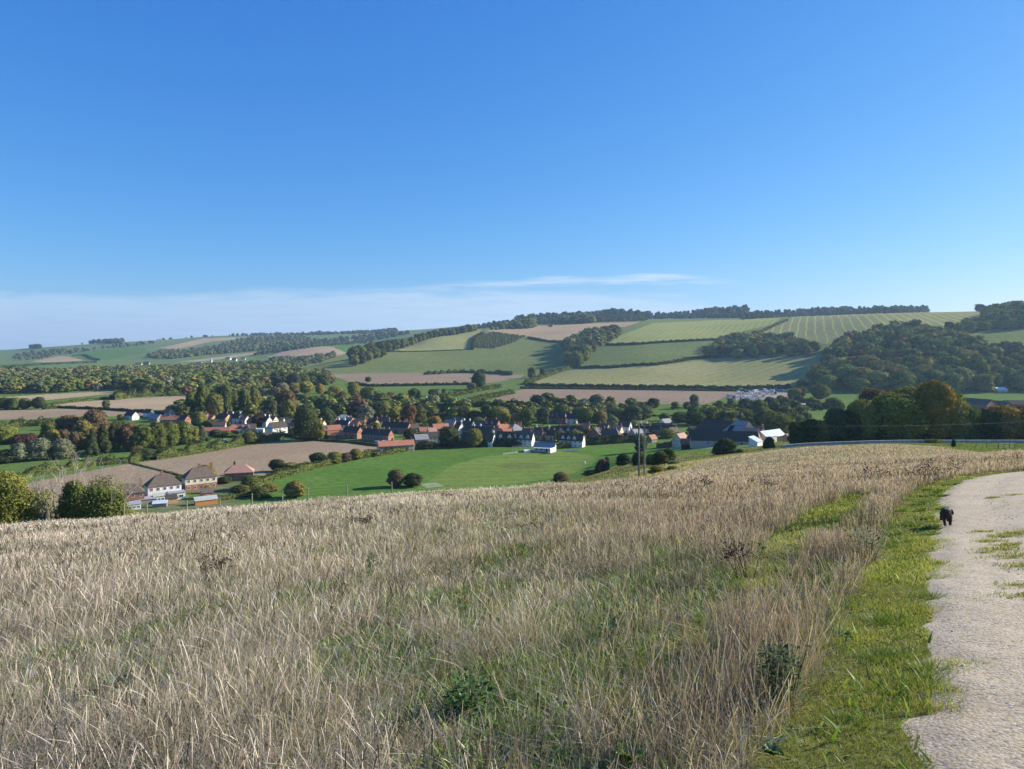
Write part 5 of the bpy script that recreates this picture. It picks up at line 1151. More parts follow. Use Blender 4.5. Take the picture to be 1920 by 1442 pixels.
def win_mesh(w_, h_):
    k = (round(w_, 2), round(h_, 2))
    if k not in WINM:
        b = MB(); f = .09
        b.box(-w_/2, w_/2, -.05, .06, -h_/2, -h_/2+f, 0).box(-w_/2, w_/2, -.05, .06, h_/2-f, h_/2, 0).box(-w_/2, -w_/2+f, -.05, .06, -h_/2+f, h_/2-f, 0).box(w_/2-f, w_/2, -.05, .06, -h_/2+f, h_/2-f, 0)
        b.box(-.03, .03, -.045, .05, -h_/2+f, h_/2-f, 0); b.box(-w_/2+f, -.03, -.02, .03, -h_/2+f, h_/2-f, 1); b.box(.03, w_/2-f, -.02, .03, -h_/2+f, h_/2-f, 1)
        me = bpy.data.meshes.new('window'); me.from_pydata(b.V, [], b.Fc); me.materials.append(WHITEP); me.materials.append(GLASS); me.polygons.foreach_set('material_index', b.mi); WINM[k] = me
    return WINM[k]
def win(e, x, y, z, w_, h_, side):                   # side: 0 front, 1 right gable, 2 left gable
    o = link('window', win_mesh(w_, h_), e, (x, y, z)); o.rotation_euler = (0, 0, (0, R(90), R(-90))[side]); return o
def roof_mesh(w_, d_, hr, kind, over=.35, th=.22, z0=0.0, hipl=True, hipr=True):
    b = MB(); X, Y = w_/2+over, d_/2+over; drop = over*hr/(d_/2)
    l = (-X + (Y if (kind == 'hip' and hipl) else 0)); r = (X - (Y if (kind == 'hip' and hipr) else 0))
    if kind == 'hip' and l > r: l = r = 0
    zt, ze = z0+hr, z0-drop
    vs = [(-X, -Y, ze), (X, -Y, ze), (X, Y, ze), (-X, Y, ze), (l, 0, zt), (r, 0, zt)]
    top = [(x, y, z+th) for x, y, z in vs]
    b.add(vs+top, [(0, 4, 5, 1), (2, 5, 4, 3), (1, 5, 2), (3, 4, 0), (6, 7, 11, 10), (8, 9, 10, 11), (7, 8, 11), (9, 6, 10), (0, 1, 7, 6), (1, 2, 8, 7), (2, 3, 9, 8), (3, 0, 6, 9)])
    if kind == 'gable': b.Fc = [f for k, f in enumerate(b.Fc) if k not in (2, 3, 6, 7)] + [(1, 7, 11, 5), (2, 5, 11, 8), (3, 9, 10, 4), (0, 4, 10, 6)]; b.mi = [0]*len(b.Fc)
    return b
def house(name, label, px, py, w_, d_, rot, hw, hr, wall, roof, kind='gable', cat='house', chim=(), dorm=(), nwin=None, storeys=2, door=True, dmin=250, dd=None, hipl=True, hipr=True, gwin=1, group=None, wall2=None, rooflights=0, dormroof=None, porch=False):
    p = atd(px, dd) if dd else hit(px, py, dmin)
    if cat == 'house' and 395 < p.y < 700: w_, d_, hw, hr = w_*.92, d_*.9, hw*.9, hr*.92
    c_, s_ = math.cos(R(rot)), math.sin(R(rot)); ax, ay = abs(w_*c_)+abs(d_*s_), 0
    zs = [float(height(p.x+a*w_/2*c_-b_*d_/2*s_, p.y+a*w_/2*s_+b_*d_/2*c_)) for a in (-1, 1) for b_ in (-1, 1)]; zb = max(p.z, min(zs)+.0)
    # py is the foot of the near side: push the centre back by half the depth
    off = (abs(w_*s_)+abs(d_*c_))/2*.8; q = Vector((p.x*(1+off/p.y), p.y+off, 0)); q.z = min(zb, float(height(q.x, q.y))+.3)
    e = empty(name, q, R(rot)); tag(e, label, cat, group)
    b = MB(); X, Y = w_/2, d_/2
    # walls as a prism with gable ends, sunk a little into the ground
    zt = hw+hr if kind == 'gable' else hw
    vs = [(-X, -Y, -1.5), (X, -Y, -1.5), (X, Y, -1.5), (-X, Y, -1.5), (-X, -Y, hw), (X, -Y, hw), (X, Y, hw), (-X, Y, hw), (-X, 0, zt), (X, 0, zt)]
    b.add(vs, [(0, 1, 5, 4), (2, 3, 7, 6), (1, 2, 6, 9, 5), (3, 0, 4, 8, 7), (4, 5, 9, 8), (6, 7, 8, 9)])
    if wall2: b.box(-X-.03, X+.03, -Y-.03, Y+.03, -1.4, hw*.5, 1)
    b.build('wall', [WM[wall]] + ([WM[wall2]] if wall2 else []), e)
    rf = roof_mesh(w_, d_, hr, kind, z0=hw+.02, hipl=hipl, hipr=hipr).build('roof', RM[roof], e)
    for x in chim:
        cb_ = MB(); xx = x*w_/2; cb_.box(xx-.45, xx+.45, -.35, .35, hw+hr*.55, hw+hr+1.3).box(xx-.52, xx+.52, -.42, .42, hw+hr+1.3, hw+hr+1.45)
        for k in (-.22, .22): cb_.tube((xx+k, 0, hw+hr+1.45), (xx+k, 0, hw+hr+1.85), .11, .09, 6)
        cb_.build('chimney', BRICKC if wall != 'white' or roof == 'brown' else WM['white'], rf)
    n = nwin if nwin is not None else max(2, int(w_/3.2)); sh = hw/storeys
    for s in range(storeys):
        for i in range(n):
            x = -X+(i+.5)*w_/n
            if s == 0 and door and i == n//2: continue
            win(e, x, -Y-.03-(0.03 if wall2 and s == 0 else 0), sh*(s+.52), 1.15, min(1.25, sh*.48), 0)
    if door and n: db = MB(); x = -X+(n//2+.5)*w_/max(n, 1); db.box(x-.5, x+.5, -Y-.1, -Y-.034, -.2, 2.05); db.build('door', DOORM, e)
    for g_ in range(gwin):
        win(e, X+.03+(0.03 if wall2 else 0), 0, sh*.55+(sh if g_ else 0), 1.0, 1.1, 1)
        if g_ and kind == 'gable' and hr > 3: win(e, X+.03, 0, hw+hr*.35, .8, .9, 1)
    if gwin and rot > 15: win(e, -X-.03-(0.03 if wall2 else 0), 0, sh*.55+sh*(storeys-1), 1.0, 1.1, 2)
    for x in dorm:
        db = MB(); xx = x*w_/2; y0 = -Y+.3; dz = hw+.35; dw = 1.0; yb = -Y+d_*.38
        db.add([(xx-dw, y0, dz), (xx+dw, y0, dz), (xx+dw, y0, dz+1.3), (xx, y0, dz+2.3), (xx-dw, y0, dz+1.3), (xx-dw, yb, dz), (xx+dw, yb, dz), (xx+dw, yb, dz+1.3), (xx, yb, dz+2.3), (xx-dw, yb, dz+1.3)],
               [(0, 1, 2, 3, 4), (1, 6, 7, 2), (5, 0, 4, 9), (6, 5, 9, 8, 7)])
        dn_ = db.build('dormer', WM['white'] if wall in ('white', 'timber') else WM[wall], rf)
        rb = MB(); t_ = .12
        for sgn in (-1, 1):
            a = (xx+sgn*(dw+.2), y0-.25, dz+1.12); c0 = (xx, y0-.25, dz+2.33); rb.add([a, c0, (c0[0], yb, c0[2]), (a[0], yb, a[2]), (a[0], a[1], a[2]+t_), (c0[0], c0[1], c0[2]+t_), (c0[0], yb, c0[2]+t_), (a[0], yb, a[2]+t_)],
                   [(0, 1, 2, 3), (4, 7, 6, 5), (0, 4, 5, 1), (1, 5, 6, 2), (3, 2, 6, 7), (0, 3, 7, 4)])
        rb.build('dormer_roof', RM[dormroof or roof], rf)
        win(rf, xx, y0-.05, dz+.75, 1.0, .9, 0)
    for k in range(rooflights):
        sb = MB(); xx = (-.3+.6*k)*w_/2; y1, y2 = -Y*.75, -Y*.4; za = lambda y: hw+hr*(1+y/Y)+.27
        sb.add([(xx-.4, y1, za(y1)), (xx+.4, y1, za(y1)), (xx+.4, y2, za(y2)), (xx-.4, y2, za(y2))], [(0, 1, 2, 3)]); sb.build('rooflight', GLASS, rf)
    if porch:
        pb = MB(); x = -X+(n//2+.5)*w_/n; pb.box(x-1.1, x+1.1, -Y-1.6, -Y-.11, 2.2, 2.35); pb.box(x-1.0, x-.9, -Y-1.5, -Y-1.4, -.3, 2.2); pb.box(x+.9, x+1.0, -Y-1.5, -Y-1.4, -.3, 2.2); pb.build('porch', WHITEP, e)
    e['h'] = 0; del e['h']
    return e
# --- cottages below the brow at left
house('cottage', 'semi-detached pair with brown hipped roof, white right half and central chimney', 306, 938, 12.6, 7.5, 36, 5.7, 3.8, 'white', 'brown', 'hip', chim=(-.1,), wall2=None, nwin=5, porch=True)
house('cottage', 'semi-detached cream pair with brick ground floor behind the orange shed', 374, 921, 13, 7.5, 36, 5.6, 3.8, 'cream', 'brown', 'hip', chim=(0, .75), wall2='brick', nwin=5)
house('cottage', 'brick cottage with brown hipped roof half hidden by the ivy bush', 240, 950, 11, 7.5, 33, 4.8, 3.2, 'brick', 'brown', 'hip', chim=(.8,), nwin=4)
house('cottage', 'red brick house with pink hipped roof beside the ploughed field', 449, 903, 12.5, 8, 18, 3.9, 3.2, 'brick', 'pink', 'hip', chim=(-.35,), nwin=4, storeys=1)
def flat(name, label, px, py, w_, d_, rot, h, wall, roof='lead', dmin=250, cat='extension', nwin=2, slope=0.0):
    p = hit(px, py, dmin); off = (abs(w_*math.sin(R(rot)))+abs(d_*math.cos(R(rot))))/2*.8; q = Vector((p.x*(1+off/p.y), p.y+off, p.z)); q.z = float(height(q.x, q.y))
    e = empty(name, q, R(rot)); tag(e, label, cat); X, Y = w_/2, d_/2
    b = MB(); b.add([(-X, -Y, -1), (X, -Y, -1), (X, Y, -1), (-X, Y, -1), (-X, -Y, h), (X, -Y, h), (X, Y, h+slope), (-X, Y, h+slope)], [(0, 1, 5, 4), (1, 2, 6, 5), (2, 3, 7, 6), (3, 0, 4, 7), (4, 5, 6, 7)]); b.build('wall', WM[wall], e)
    r = MB(); o_ = .25; s = slope/(2*Y); a = [(-X-o_, -Y-o_, h+.02-s*o_), (X+o_, -Y-o_, h+.02-s*o_), (X+o_, Y+o_, h+slope+.02+s*o_), (-X-o_, Y+o_, h+slope+.02+s*o_)]
    r.add(a+[(x, y, z+.15) for x, y, z in a], [(0, 3, 2, 1), (4, 5, 6, 7), (0, 1, 5, 4), (1, 2, 6, 5), (2, 3, 7, 6), (3, 0, 4, 7)]); r.build('roof', RM[roof], e)
    for i in range(nwin): win(e, -X+(i+.5)*w_/nwin, -Y-.03, h*.5, min(1.6, w_/nwin*.7), h*.45, 0)
    return e
flat('extension', 'white flat roofed extension on the right of the white cottage', 331, 938, 6, 5, 33, 2.8, 'white')
flat('conservatory', 'white lean-to conservatory in front of the white cottage', 298, 942, 4, 3, 33, 2.3, 'white', 'palegreen', slope=.7, nwin=3)
flat('shed', 'brick and felt outhouse in front of the white cottage', 321, 945, 4.2, 3.4, 33, 2.0, 'tan', 'slate', slope=.8, nwin=0)
flat('shed', 'long orange timber shed with grey green roof in the cottage gardens', 386, 948, 8.2, 2.8, 33, 1.9, 'orange', 'palegreen', slope=.9, nwin=0)
flat('shed', 'flat roofed grey shed left of the white cottage', 277, 946, 5, 4, 33, 1.9, 'flint', 'lead', nwin=0, slope=.3)
flat('garage', 'low grey roofed garage between the brick and the white cottages', 268, 935, 6, 4, 33, 2.2, 'brick', 'lead', nwin=0)
flat('shed', 'brick outbuilding joined behind the orange shed', 387, 936, 4, 4, 33, 2.4, 'brick', 'brown', nwin=1, slope=1.2)
flat('conservatory', 'white glazed lean-to on the half hidden brick cottage', 247, 957, 6, 3, 33, 2.0, 'white', 'lead', nwin=4, slope=.6)
flat('greenhouse', 'low grey glass roofed greenhouse at the bottom of the gardens', 300, 952, 5, 3, 20, 1.5, 'flint', 'metal', nwin=0, slope=.5)
# --- village, left part
house('house', 'dark roofed house with a white gable at the far left of the village', 247, 788, 12, 7, -30, 4.2, 3.3, 'white', 'slate')
house('house', 'small dark roofed house with white gable beside the leftmost village house', 279, 782, 9, 6, -30, 4, 3, 'white', 'slate')
house('house', 'grey roofed low house in front of the far left village group', 292, 792, 12, 7, -25, 3.6, 3, 'flint', 'grey', storeys=1)
house('house', 'tall pale gable end facing the light at far left of the village', 318, 785, 6, 8, -40, 5, 4, 'stone', 'brown')
house('terrace', 'long brick terrace with faded orange roof at far left of the village', 328, 797, 22, 7, 8, 4.6, 3, 'brick', 'orange', chim=(-.4, .5))
house('house', 'brick house end with dark roof right of the faded orange terrace', 346, 797, 7, 7, -20, 4.8, 3, 'brick', 'slate')
house('cottage', 'small cottage with orange gable among dark trees', 398, 793, 6, 6, -35, 3.6, 3.2, 'tan', 'orange', nwin=2)
house('house', 'dark roofed brick house with big tan gable', 420, 796, 12, 8.5, -28, 4.8, 4, 'tan', 'slate', chim=(-.8, .6))
house('house', 'pale blue white house with slate roof and tall chimney', 443, 795, 9, 7, -20, 5, 3.4, 'white', 'slate', chim=(-.8, .9))
house('house', 'little white house with bright orange roof beside the slate one', 460, 796, 6, 6, -30, 4, 3.2, 'white', 'orange', nwin=2)
house('bungalow', 'long low bungalow with faded red roof and white windows', 408, 815, 19, 7, 8, 2.7, 2.3, 'stone', 'orange', storeys=1, nwin=6)
house('house', 'broad house with bright orange hipped roof', 438, 814, 11, 9, 20, 3, 3.8, 'brick', 'orange', 'hip', storeys=1, chim=(.5,))
house('house', 'brown roofed house with two white trimmed gables', 463, 813, 13, 8, 15, 3.2, 3.6, 'stone', 'brown', dorm=(-.5, .15), dormroof='orange', storeys=1)
house('garage_block', 'low brick garage with dull red roof beside the lawn', 494, 822, 11, 6, 12, 2.2, 1.6, 'brick', 'brown', storeys=1, nwin=3, chim=())
flat('carport', 'pale flat carport roof between orange house and lawn', 484, 812, 8, 4, 5, 2.6, 'white', 'metal', nwin=0)
house('house', 'white walled slate house with bright white gable behind the purple tree', 497, 801, 11, 7, -32, 5, 3.6, 'white', 'slate', chim=(0, .95))
house('house', 'white cottage whose arched blue shaded gable faces the viewer', 520, 815, 13, 7.5, 52, 5.2, 3.8, 'white', 'slate', chim=(.9,), gwin=2)
house('house', 'large grey brown tiled house behind the white cottage', 540, 804, 11, 8.5, 8, 4.6, 4.2, 'brick', 'brown', chim=(.85,))
house('outbuilding', 'small square brick outbuilding with orange pyramid roof', 564, 817, 5.5, 5.5, 10, 2.6, 2.3, 'brick', 'orange', 'hip', storeys=1, nwin=1, door=False)
house('cottage', 'pinkish gable peeping above the purple tree', 492, 780, 6, 6, -30, 4.4, 3.4, 'stone', 'pink', nwin=2, chim=(0,))
b1 = house('terrace', 'tall brick house with orange roof carrying solar panels', 611, 821, 21, 8, 24, 5.2, 3.1, 'brick', 'orange', nwin=7, chim=(.3,))
sb = MB()
for i in range(4):
    for j in range(2):
        x0 = -4.6+i*1.35; f0, f1 = .18+.32*j, .18+.32*j+.3
        ya, yb_ = -3.95*(1-f0), -3.95*(1-f1); za_, zb_ = 4.74+3.12*f0, 4.74+3.12*f1
        sb.add([(x0, ya, za_), (x0+1.28, ya, za_), (x0+1.28, yb_, zb_), (x0, yb_, zb_), (x0, ya, za_-.1), (x0+1.28, ya, za_-.1), (x0+1.28, yb_, zb_-.1), (x0, yb_, zb_-.1)], [(0, 1, 2, 3), (0, 4, 5, 1), (1, 5, 6, 2), (2, 6, 7, 3), (3, 7, 4, 0)])
sb.build('solar_panel', mat('solar_panel', (.05, .07, .13), (.07, .09, .16), 2, .2, spec=.6), b1)
house('annex', 'low brick wing with orange roof in front of the solar panel house', 632, 823, 13, 6, 14, 2.9, 2.5, 'brick', 'orange', storeys=1, nwin=3)
house('terrace', 'short terrace with dark roof and white wall behind the solar panel house', 643, 808, 12, 7, -18, 4.8, 3.2, 'white', 'slate', nwin=4, chim=(-.6, .3))
house('house', 'brick gabled house with orange gable at the end of the short terrace', 668, 808, 8, 6.5, -38, 4.6, 3.6, 'brick', 'orange')
house('house', 'white house with pale green grey roof rising behind the terraces', 645, 795, 11, 8, -10, 5.4, 2.2, 'white', 'palegreen', 'hip')
house('terrace', 'dark roofed terrace in the middle row with brick gable', 662, 823, 13, 8, -25, 5, 3.4, 'brick', 'slate', chim=(-.7, 0, .6), nwin=4)
house('terrace', 'long dark roofed terrace with five chimneys and brick gable at its right end', 708, 829, 22, 7.5, -22, 5, 3.4, 'brick', 'slate', chim=(-.9, -.45, 0, .45, .85), nwin=8)
house('house', 'house with dark roof and bright yellow lit gable', 700, 807, 9, 7.5, -35, 5, 4, 'tan', 'slate', chim=(.9,))
house('terrace', 'long brick terrace with dark roof in the back row, brown hip at its right end', 744, 813, 22, 8, -18, 4.6, 3.6, 'brick', 'slate', chim=(-.6, -.2, .2, .6), nwin=8)
house('terrace', 'long stone cottage terrace with red and grey roof above the clipped hedge', 742, 849, 23, 7, 24, 4.2, 2.8, 'stone', 'orange', nwin=8, chim=(-.2, .5, .9), storeys=2)
flat('shed', 'dark blue grey shed against the left gable of the stone terrace', 705, 853, 4, 4, 24, 2.6, 'timber', 'slate', nwin=0)
house('house', 'grey roofed stone house right of the stone terrace', 789, 834, 9, 8, 22, 3.6, 3, 'stone', 'grey', storeys=1)
house('house', 'slate roofed cream house with white windows in front of the orange tree', 816, 832, 11, 8, 22, 4.6, 3, 'cream', 'slate', nwin=4)
house('house', 'orange roofed house peeping behind the cream house', 822, 814, 9, 7, 25, 4.2, 3.2, 'brick', 'orange')
house('cottage', 'little pink roofed white cottage left of the trunked oak', 810, 820, 6, 5, 30, 4, 2.6, 'white', 'pink', nwin=2)
house('house', 'white walled house with rounded white end wall in the trees', 857, 799, 11, 7, -30, 4, 3, 'white', 'brown', gwin=0)
house('cottage', 'small stone cottage under the dark oak beside the hedge', 860, 837, 8, 5, -20, 2.6, 2.4, 'stone', 'brown', storeys=1, nwin=2)
house('house', 'white gable with tall white chimney right of the dark oak', 861, 816, 6, 7, -45, 5, 4.4, 'white', 'slate', chim=(.9,), gwin=0)
house('cottage', 'white walled terrace with black roof and white end gable', 886, 817, 14, 6.5, -20, 3.6, 3.2, 'white', 'slate', nwin=5, chim=(.2, .95))
house('cottage', 'dark roofed cottage right of the white walled terrace', 918, 819, 13, 6.5, -18, 3.6, 3.4, 'flint', 'slate', nwin=4, storeys=1)
house('house', 'brick gabled house with pale dormers behind the dark cottages', 922, 807, 13, 7.5, -28, 4.2, 4, 'brick', 'slate', dorm=(-.5, .3), chim=(-.9, .6))
house('thatched_house', 'very long dark thatched house with a tall white gable', 897, 838, 23, 8, -20, 4, 5, 'white', 'thatch', nwin=6, chim=(.95,), gwin=2)
house('house', 'dark half timbered row with pointed dormers left end', 949, 837, 12, 8, -14, 5, 4.4, 'timber', 'slate', dorm=(-.5, .5), chim=(.8,))
house('house', 'half timbered white panelled row with three dormers and brick gable', 980, 837, 15, 8, -18, 4.6, 4.6, 'white', 'brown', dorm=(-.6, 0, .6), chim=(-.9, .8), nwin=5)
house('house', 'house with lit light grey hipped slate roof', 966, 818, 11, 10, 28, 4.4, 4, 'brick', 'grey', 'hip', chim=(-.1, .5, .9))
house('house', 'small brick house with brown and orange roof left of the grey slate one', 943, 815, 8, 7, 30, 4, 3.4, 'brick', 'orange', chim=(.6,))
house('cottage', 'low black roofed white walled cottages at the lawn edge', 1022, 817, 16, 6, -12, 3, 2.8, 'white', 'slate', nwin=5, storeys=1, chim=(-.8, .4))
house('house', 'large dark roofed house with bright brick gable behind the lawn', 1043, 794, 17, 8, -24, 4.8, 4.4, 'brick', 'slate', nwin=5, chim=(-.9,), dorm=(-.3, .2))
house('house', 'dark roofed house with white upper wall beside the large domed tree', 1073, 795, 9, 7, -15, 4.8, 3.8, 'white', 'slate')
house('terrace', 'row of black roofed cottages with three white dormer gables', 1066, 822, 21, 7.5, -12, 4.4, 3.8, 'timber', 'slate', dorm=(-.5, 0, .5), chim=(-.6, 0, .6, .95), nwin=6)
house('cottage', 'dark thatch roofed cottages with bright white forward gable', 1073, 839, 16, 7, -22, 4.6, 4.2, 'white', 'slate', dorm=(-.7, -.2, .3), nwin=5, gwin=2)
house('house', 'gabled house with lit brown roof slope and dark front gable', 1119, 828, 7, 9, 55, 4.6, 4.4, 'brick', 'brown', chim=(-.5,))
house('house', 'dark tiled house with lit pink hipped end and rooflights', 1148, 829, 14, 8, -30, 3.8, 4.8, 'brick', 'brown', 'hip', hipl=False, chim=(-.9, -.3, .4))
house('house', 'dark roofed house with pointed white gable left of the twin pole', 1172, 812, 9, 7, -30, 5, 4, 'white', 'slate', gwin=2)
house('house', 'pale roofed low house just right behind the twin pole', 1194, 821, 8, 6, 30, 3.2, 2.6, 'stone', 'grey', storeys=1)
house('house', 'dark house with brick end chimney wall between twin pole and cream cottage', 1241, 816, 15, 7, -14, 4.2, 4.2, 'brick', 'slate', chim=(-.95, .97), dorm=(-.1,))
house('house', 'pale grey roofed house in the trees near the green pasture', 1248, 801, 9, 7, 35, 3.6, 2.8, 'white', 'grey', gwin=0)
house('cottage', 'cream gabled cottage with light tiled roof left of the barn', 1276, 838, 10, 7.5, 50, 4.2, 4.2, 'cream', 'pink', nwin=2, gwin=0, door=False)
house('cottage', 'orange tiled little outhouse behind the clipped yellow green hedge', 1222, 830, 6, 5, 40, 2.4, 2.6, 'flint', 'orange', storeys=1, nwin=1, door=False)

for k_, (px, py, w_, rt, wl, rf_, lb) in enumerate([
    (384, 790, 7, -25, 'brick', 'orange', 'small orange roofed cottage left of the olive brown tree'), (412, 806, 9, 10, 'stone', 'brown', 'pale walled brown roofed cottage behind the long bungalow'),
    (432, 786, 8, -25, 'brick', 'brown', 'brown roofed house behind the big tan gable'), (474, 800, 8, -25, 'stone', 'orange', 'orange roofed cottage right of the little white house'),
    (512, 796, 7, -30, 'cream', 'brown', 'cream cottage squeezed behind the white gabled one'), (555, 808, 8, -20, 'brick', 'brown', 'brown roofed house left of the huge cedar'),
    (600, 805, 8, -20, 'white', 'orange', 'white cottage behind the solar panelled roof'), (622, 798, 9, -20, 'brick', 'slate', 'dark roofed brick house behind the pale green roof'),
    (656, 799, 7, -30, 'cream', 'pink', 'cream cottage in front of the pale green roofed house'), (680, 800, 7, -35, 'brick', 'orange', 'orange cottage left of the yellow gable'),
    (722, 798, 8, -20, 'white', 'brown', 'white walled house behind the back terrace'), (757, 806, 7, -30, 'brick', 'orange', 'little orange house at the end of the back terrace'),
    (775, 812, 8, 20, 'stone', 'brown', 'stone cottage between the back terrace and the orange tree'), (795, 819, 7, 20, 'brick', 'orange', 'orange roofed cottage above the grey roofed stone house'),
    (832, 812, 7, 25, 'brick', 'pink', 'pink roofed brick cottage above the dark oak'), (846, 804, 8, -25, 'stone', 'grey', 'grey roofed stone cottage left of the white gable house'),
    (878, 806, 9, -25, 'white', 'slate', 'white slate cottage behind the white walled terrace'), (902, 806, 7, -30, 'brick', 'brown', 'brown roofed cottage below the tallest village trees'),
    (932, 822, 7, -30, 'brick', 'orange', 'orange gabled cottage left of the timbered row'), (950, 822, 7, 25, 'brick', 'orange', 'low orange roofed cottage in front of the brick one'),
    (990, 822, 8, -25, 'cream', 'brown', 'cream cottage right of the grey slate roof'), (1008, 826, 8, -20, 'brick', 'brown', 'brown roofed cottage behind the pavilion'),
    (1036, 826, 8, -25, 'stone', 'slate', 'stone cottage between pavilion and dormered row'), (1098, 812, 7, -30, 'brick', 'orange', 'orange roofed cottage right of the dormer gables'),
    (1132, 812, 8, -30, 'stone', 'brown', 'brown roofed cottage behind the gabled houses'), (1158, 816, 7, -35, 'cream', 'pink', 'pink roofed cream cottage left of the pointed white gable'),
    (1210, 812, 8, -20, 'white', 'slate', 'white slate cottage right behind the twin pole'), (1262, 820, 7, 30, 'brick', 'brown', 'brown roofed brick cottage above the cream gabled cottage')]):
    house('cottage', lb, px, py, w_, 6, rt, 3.8, 3.1, wl, rf_, chim=((.8,) if k_ % 2 else (-.8, .3)), nwin=3)
# --- the great barn and farm
house('barn', 'huge slate roofed barn, largest building in view', 1346, 837, 33, 17, -20, 4.2, 9.2, 'flint', 'slate', 'hip', cat='barn', storeys=1, nwin=3, door=True, gwin=0, dd=402)
house('barn', 'long low black roofed range in front of the great barn', 1357, 842, 33, 7, -8, 3.0, 4.2, 'stone', 'slate', cat='barn', storeys=1, nwin=2, gwin=0, dd=362)
bw = house('barn', 'tall grey weathered cross wing of the great barn with a dark opening', 1383, 837, 16, 15, -62, 4.0, 8.6, 'flint', 'grey', 'hip', cat='barn', storeys=1, nwin=0, door=False, gwin=0, dd=388, hipr=False)
ob = MB(); ob.add([(-2.4, -6.4, 5.95), (.9, -6.4, 5.95), (.9, -2.9, 9.9), (-2.4, -2.9, 9.9)], [(0, 1, 2, 3)]); ob.build('roof_opening', mat('dark_opening', (.02, .02, .022)), bw)
house('barn', 'low black shed joining cream cottage and barn', 1298, 839, 11, 6, -8, 2.4, 2.4, 'timber', 'slate', cat='barn', storeys=1, nwin=0, gwin=0, dd=372)
house('barn', 'stone gabled farm building right of the great barn', 1407, 836, 9, 7, -50, 3.6, 4.4, 'stone', 'pink', cat='barn', storeys=1, nwin=1, gwin=0, dd=378)
house('barn', 'stone building with brown roof slope and narrow chimney right of the barn', 1418, 833, 8, 7, -48, 4.4, 4.4, 'stone', 'brown', cat='barn', storeys=1, nwin=1, gwin=0, chim=(.9,), dd=392)
flat('lean_to', 'white striped lean-to roofs between the farm buildings', 1417, 837, 5, 4, 45, 2.2, 'white', 'metal', slope=1.8, nwin=0)
house('barn', 'left one of two pale blue metal roofed sheds', 1436, 835, 10, 7, 38, 3.4, 2.6, 'cream', 'metal', cat='barn', storeys=1, nwin=0, gwin=0, dd=385)
house('barn', 'right one of two pale blue metal roofed sheds', 1452, 834, 10, 7, 38, 3.4, 2.9, 'timber', 'metal', cat='barn', storeys=1, nwin=0, gwin=0, dd=398)
house('shed', 'small tan stone shed right of the metal roofed sheds', 1478, 832, 5, 4, 40, 2.2, 1.6, 'tan', 'pink', storeys=1, nwin=0, door=False, gwin=0, dd=385)
house('barn', 'dark timber farm building with broad gable at upper right', 1836, 768, 24, 15, -65, 4.6, 4.6, 'brick', 'slate', cat='barn', storeys=1, nwin=2, gwin=1)
house('barn', 'low dark farm range with round topped roof right of the broad gable', 1872, 768, 18, 12, -60, 3, 4.5, 'timber', 'slate', cat='barn', storeys=1, nwin=2, gwin=0)
house('barn', 'long dark farm shed at the right frame edge', 1912, 766, 28, 12, -10, 3.6, 3.6, 'timber', 'slate', cat='barn', storeys=1, nwin=4, gwin=0)
house('shed', 'pale roofed shed in front of the hillside wood at right', 1875, 736, 15, 8, 12, 3, 3, 'stone', 'metal', storeys=1, nwin=3, gwin=0, cat='shed')
house('shed', 'pale low shed on the field below the scrapyard', 1505, 764, 10, 5, 5, 2.2, 1.4, 'flint', 'palegreen', storeys=1, nwin=0, gwin=0, cat='shed')
house('shed', 'white shed beyond the yellowing tree near the middle fields', 812, 772, 11, 7, 20, 3.2, 2.6, 'white', 'metal', storeys=1, gwin=0, cat='shed')
house('house', 'white house half hidden left of the brick tower', 748, 780, 9, 7, -20, 4.2, 3, 'white', 'brown')
house('house', 'narrow white chimneyed house left below the brick tower', 755, 790, 5, 5, -30, 5, 2.5, 'white', 'slate', nwin=1, gwin=0)
tw = hit(774, 772, 400); tb = MB(); tb.box(-1.5, 1.5, -1.5, 1.5, -1, 10.5); te = empty('brick_tower', tw, R(-20)); tag(te, 'slim red brick tower with pale sunlit side in the trees', 'tower'); tb.build('shaft', WM['brick'], te)
tb = MB(); tb.add([(-1.8, -1.8, 10.5), (1.8, -1.8, 10.5), (1.8, 1.8, 10.5), (-1.8, 1.8, 10.5), (0, 0, 12.5)], [(0, 3, 2, 1), (0, 1, 4), (1, 2, 4), (2, 3, 4), (3, 0, 4)]); tb.build('roof', RM['brown'], te)
# --- far houses
for px, py, w_, wl, rf_, lb in [(112, 704, 24, 'brick', 'orange', 'long orange red house in the valley woods'), (128, 704, 18, 'brick', 'orange', 'orange house right of the long one in the valley woods'),
    (165, 700, 12, 'tan', 'orange', 'small orange gable in the valley woods'), (8, 711, 30, 'cream', 'brown', 'pale house at the left edge in the valley woods'), (260, 686, 22, 'white', 'brown', 'white gable house under the distant fields'),
    (275, 684, 22, 'flint', 'brown', 'brown roofed farm beside the distant white gable'), (362, 687, 20, 'white', 'brown', 'white house left of the church spire'), (374, 685, 22, 'white', 'grey', 'long white house below the church spire'),
    (428, 675, 24, 'white', 'orange', 'orange roofed house in the distant village'), (440, 677, 18, 'cream', 'brown', 'cream house in the distant village centre'), (456, 675, 18, 'white', 'brown', 'white house at the right of the distant village'),
    (432, 706, 14, 'white', 'brown', 'white gable in the woods near the green clearing'), (441, 707, 10, 'white', 'slate', 'small white house beside the one near the clearing'), (1033, 613, 18, 'brick', 'pink', 'small barn on the hilltop beside the brown field')]:
    house('house', lb, px, py, w_*.8, 8, random.uniform(-25, 15), 5, 4.2, wl, rf_, nwin=3, dmin=600, door=False)
cp = hit(396, 686, 800); ce = empty('church', cp, R(-20)); tag(ce, 'pale church with short spire in the distant village', 'church')
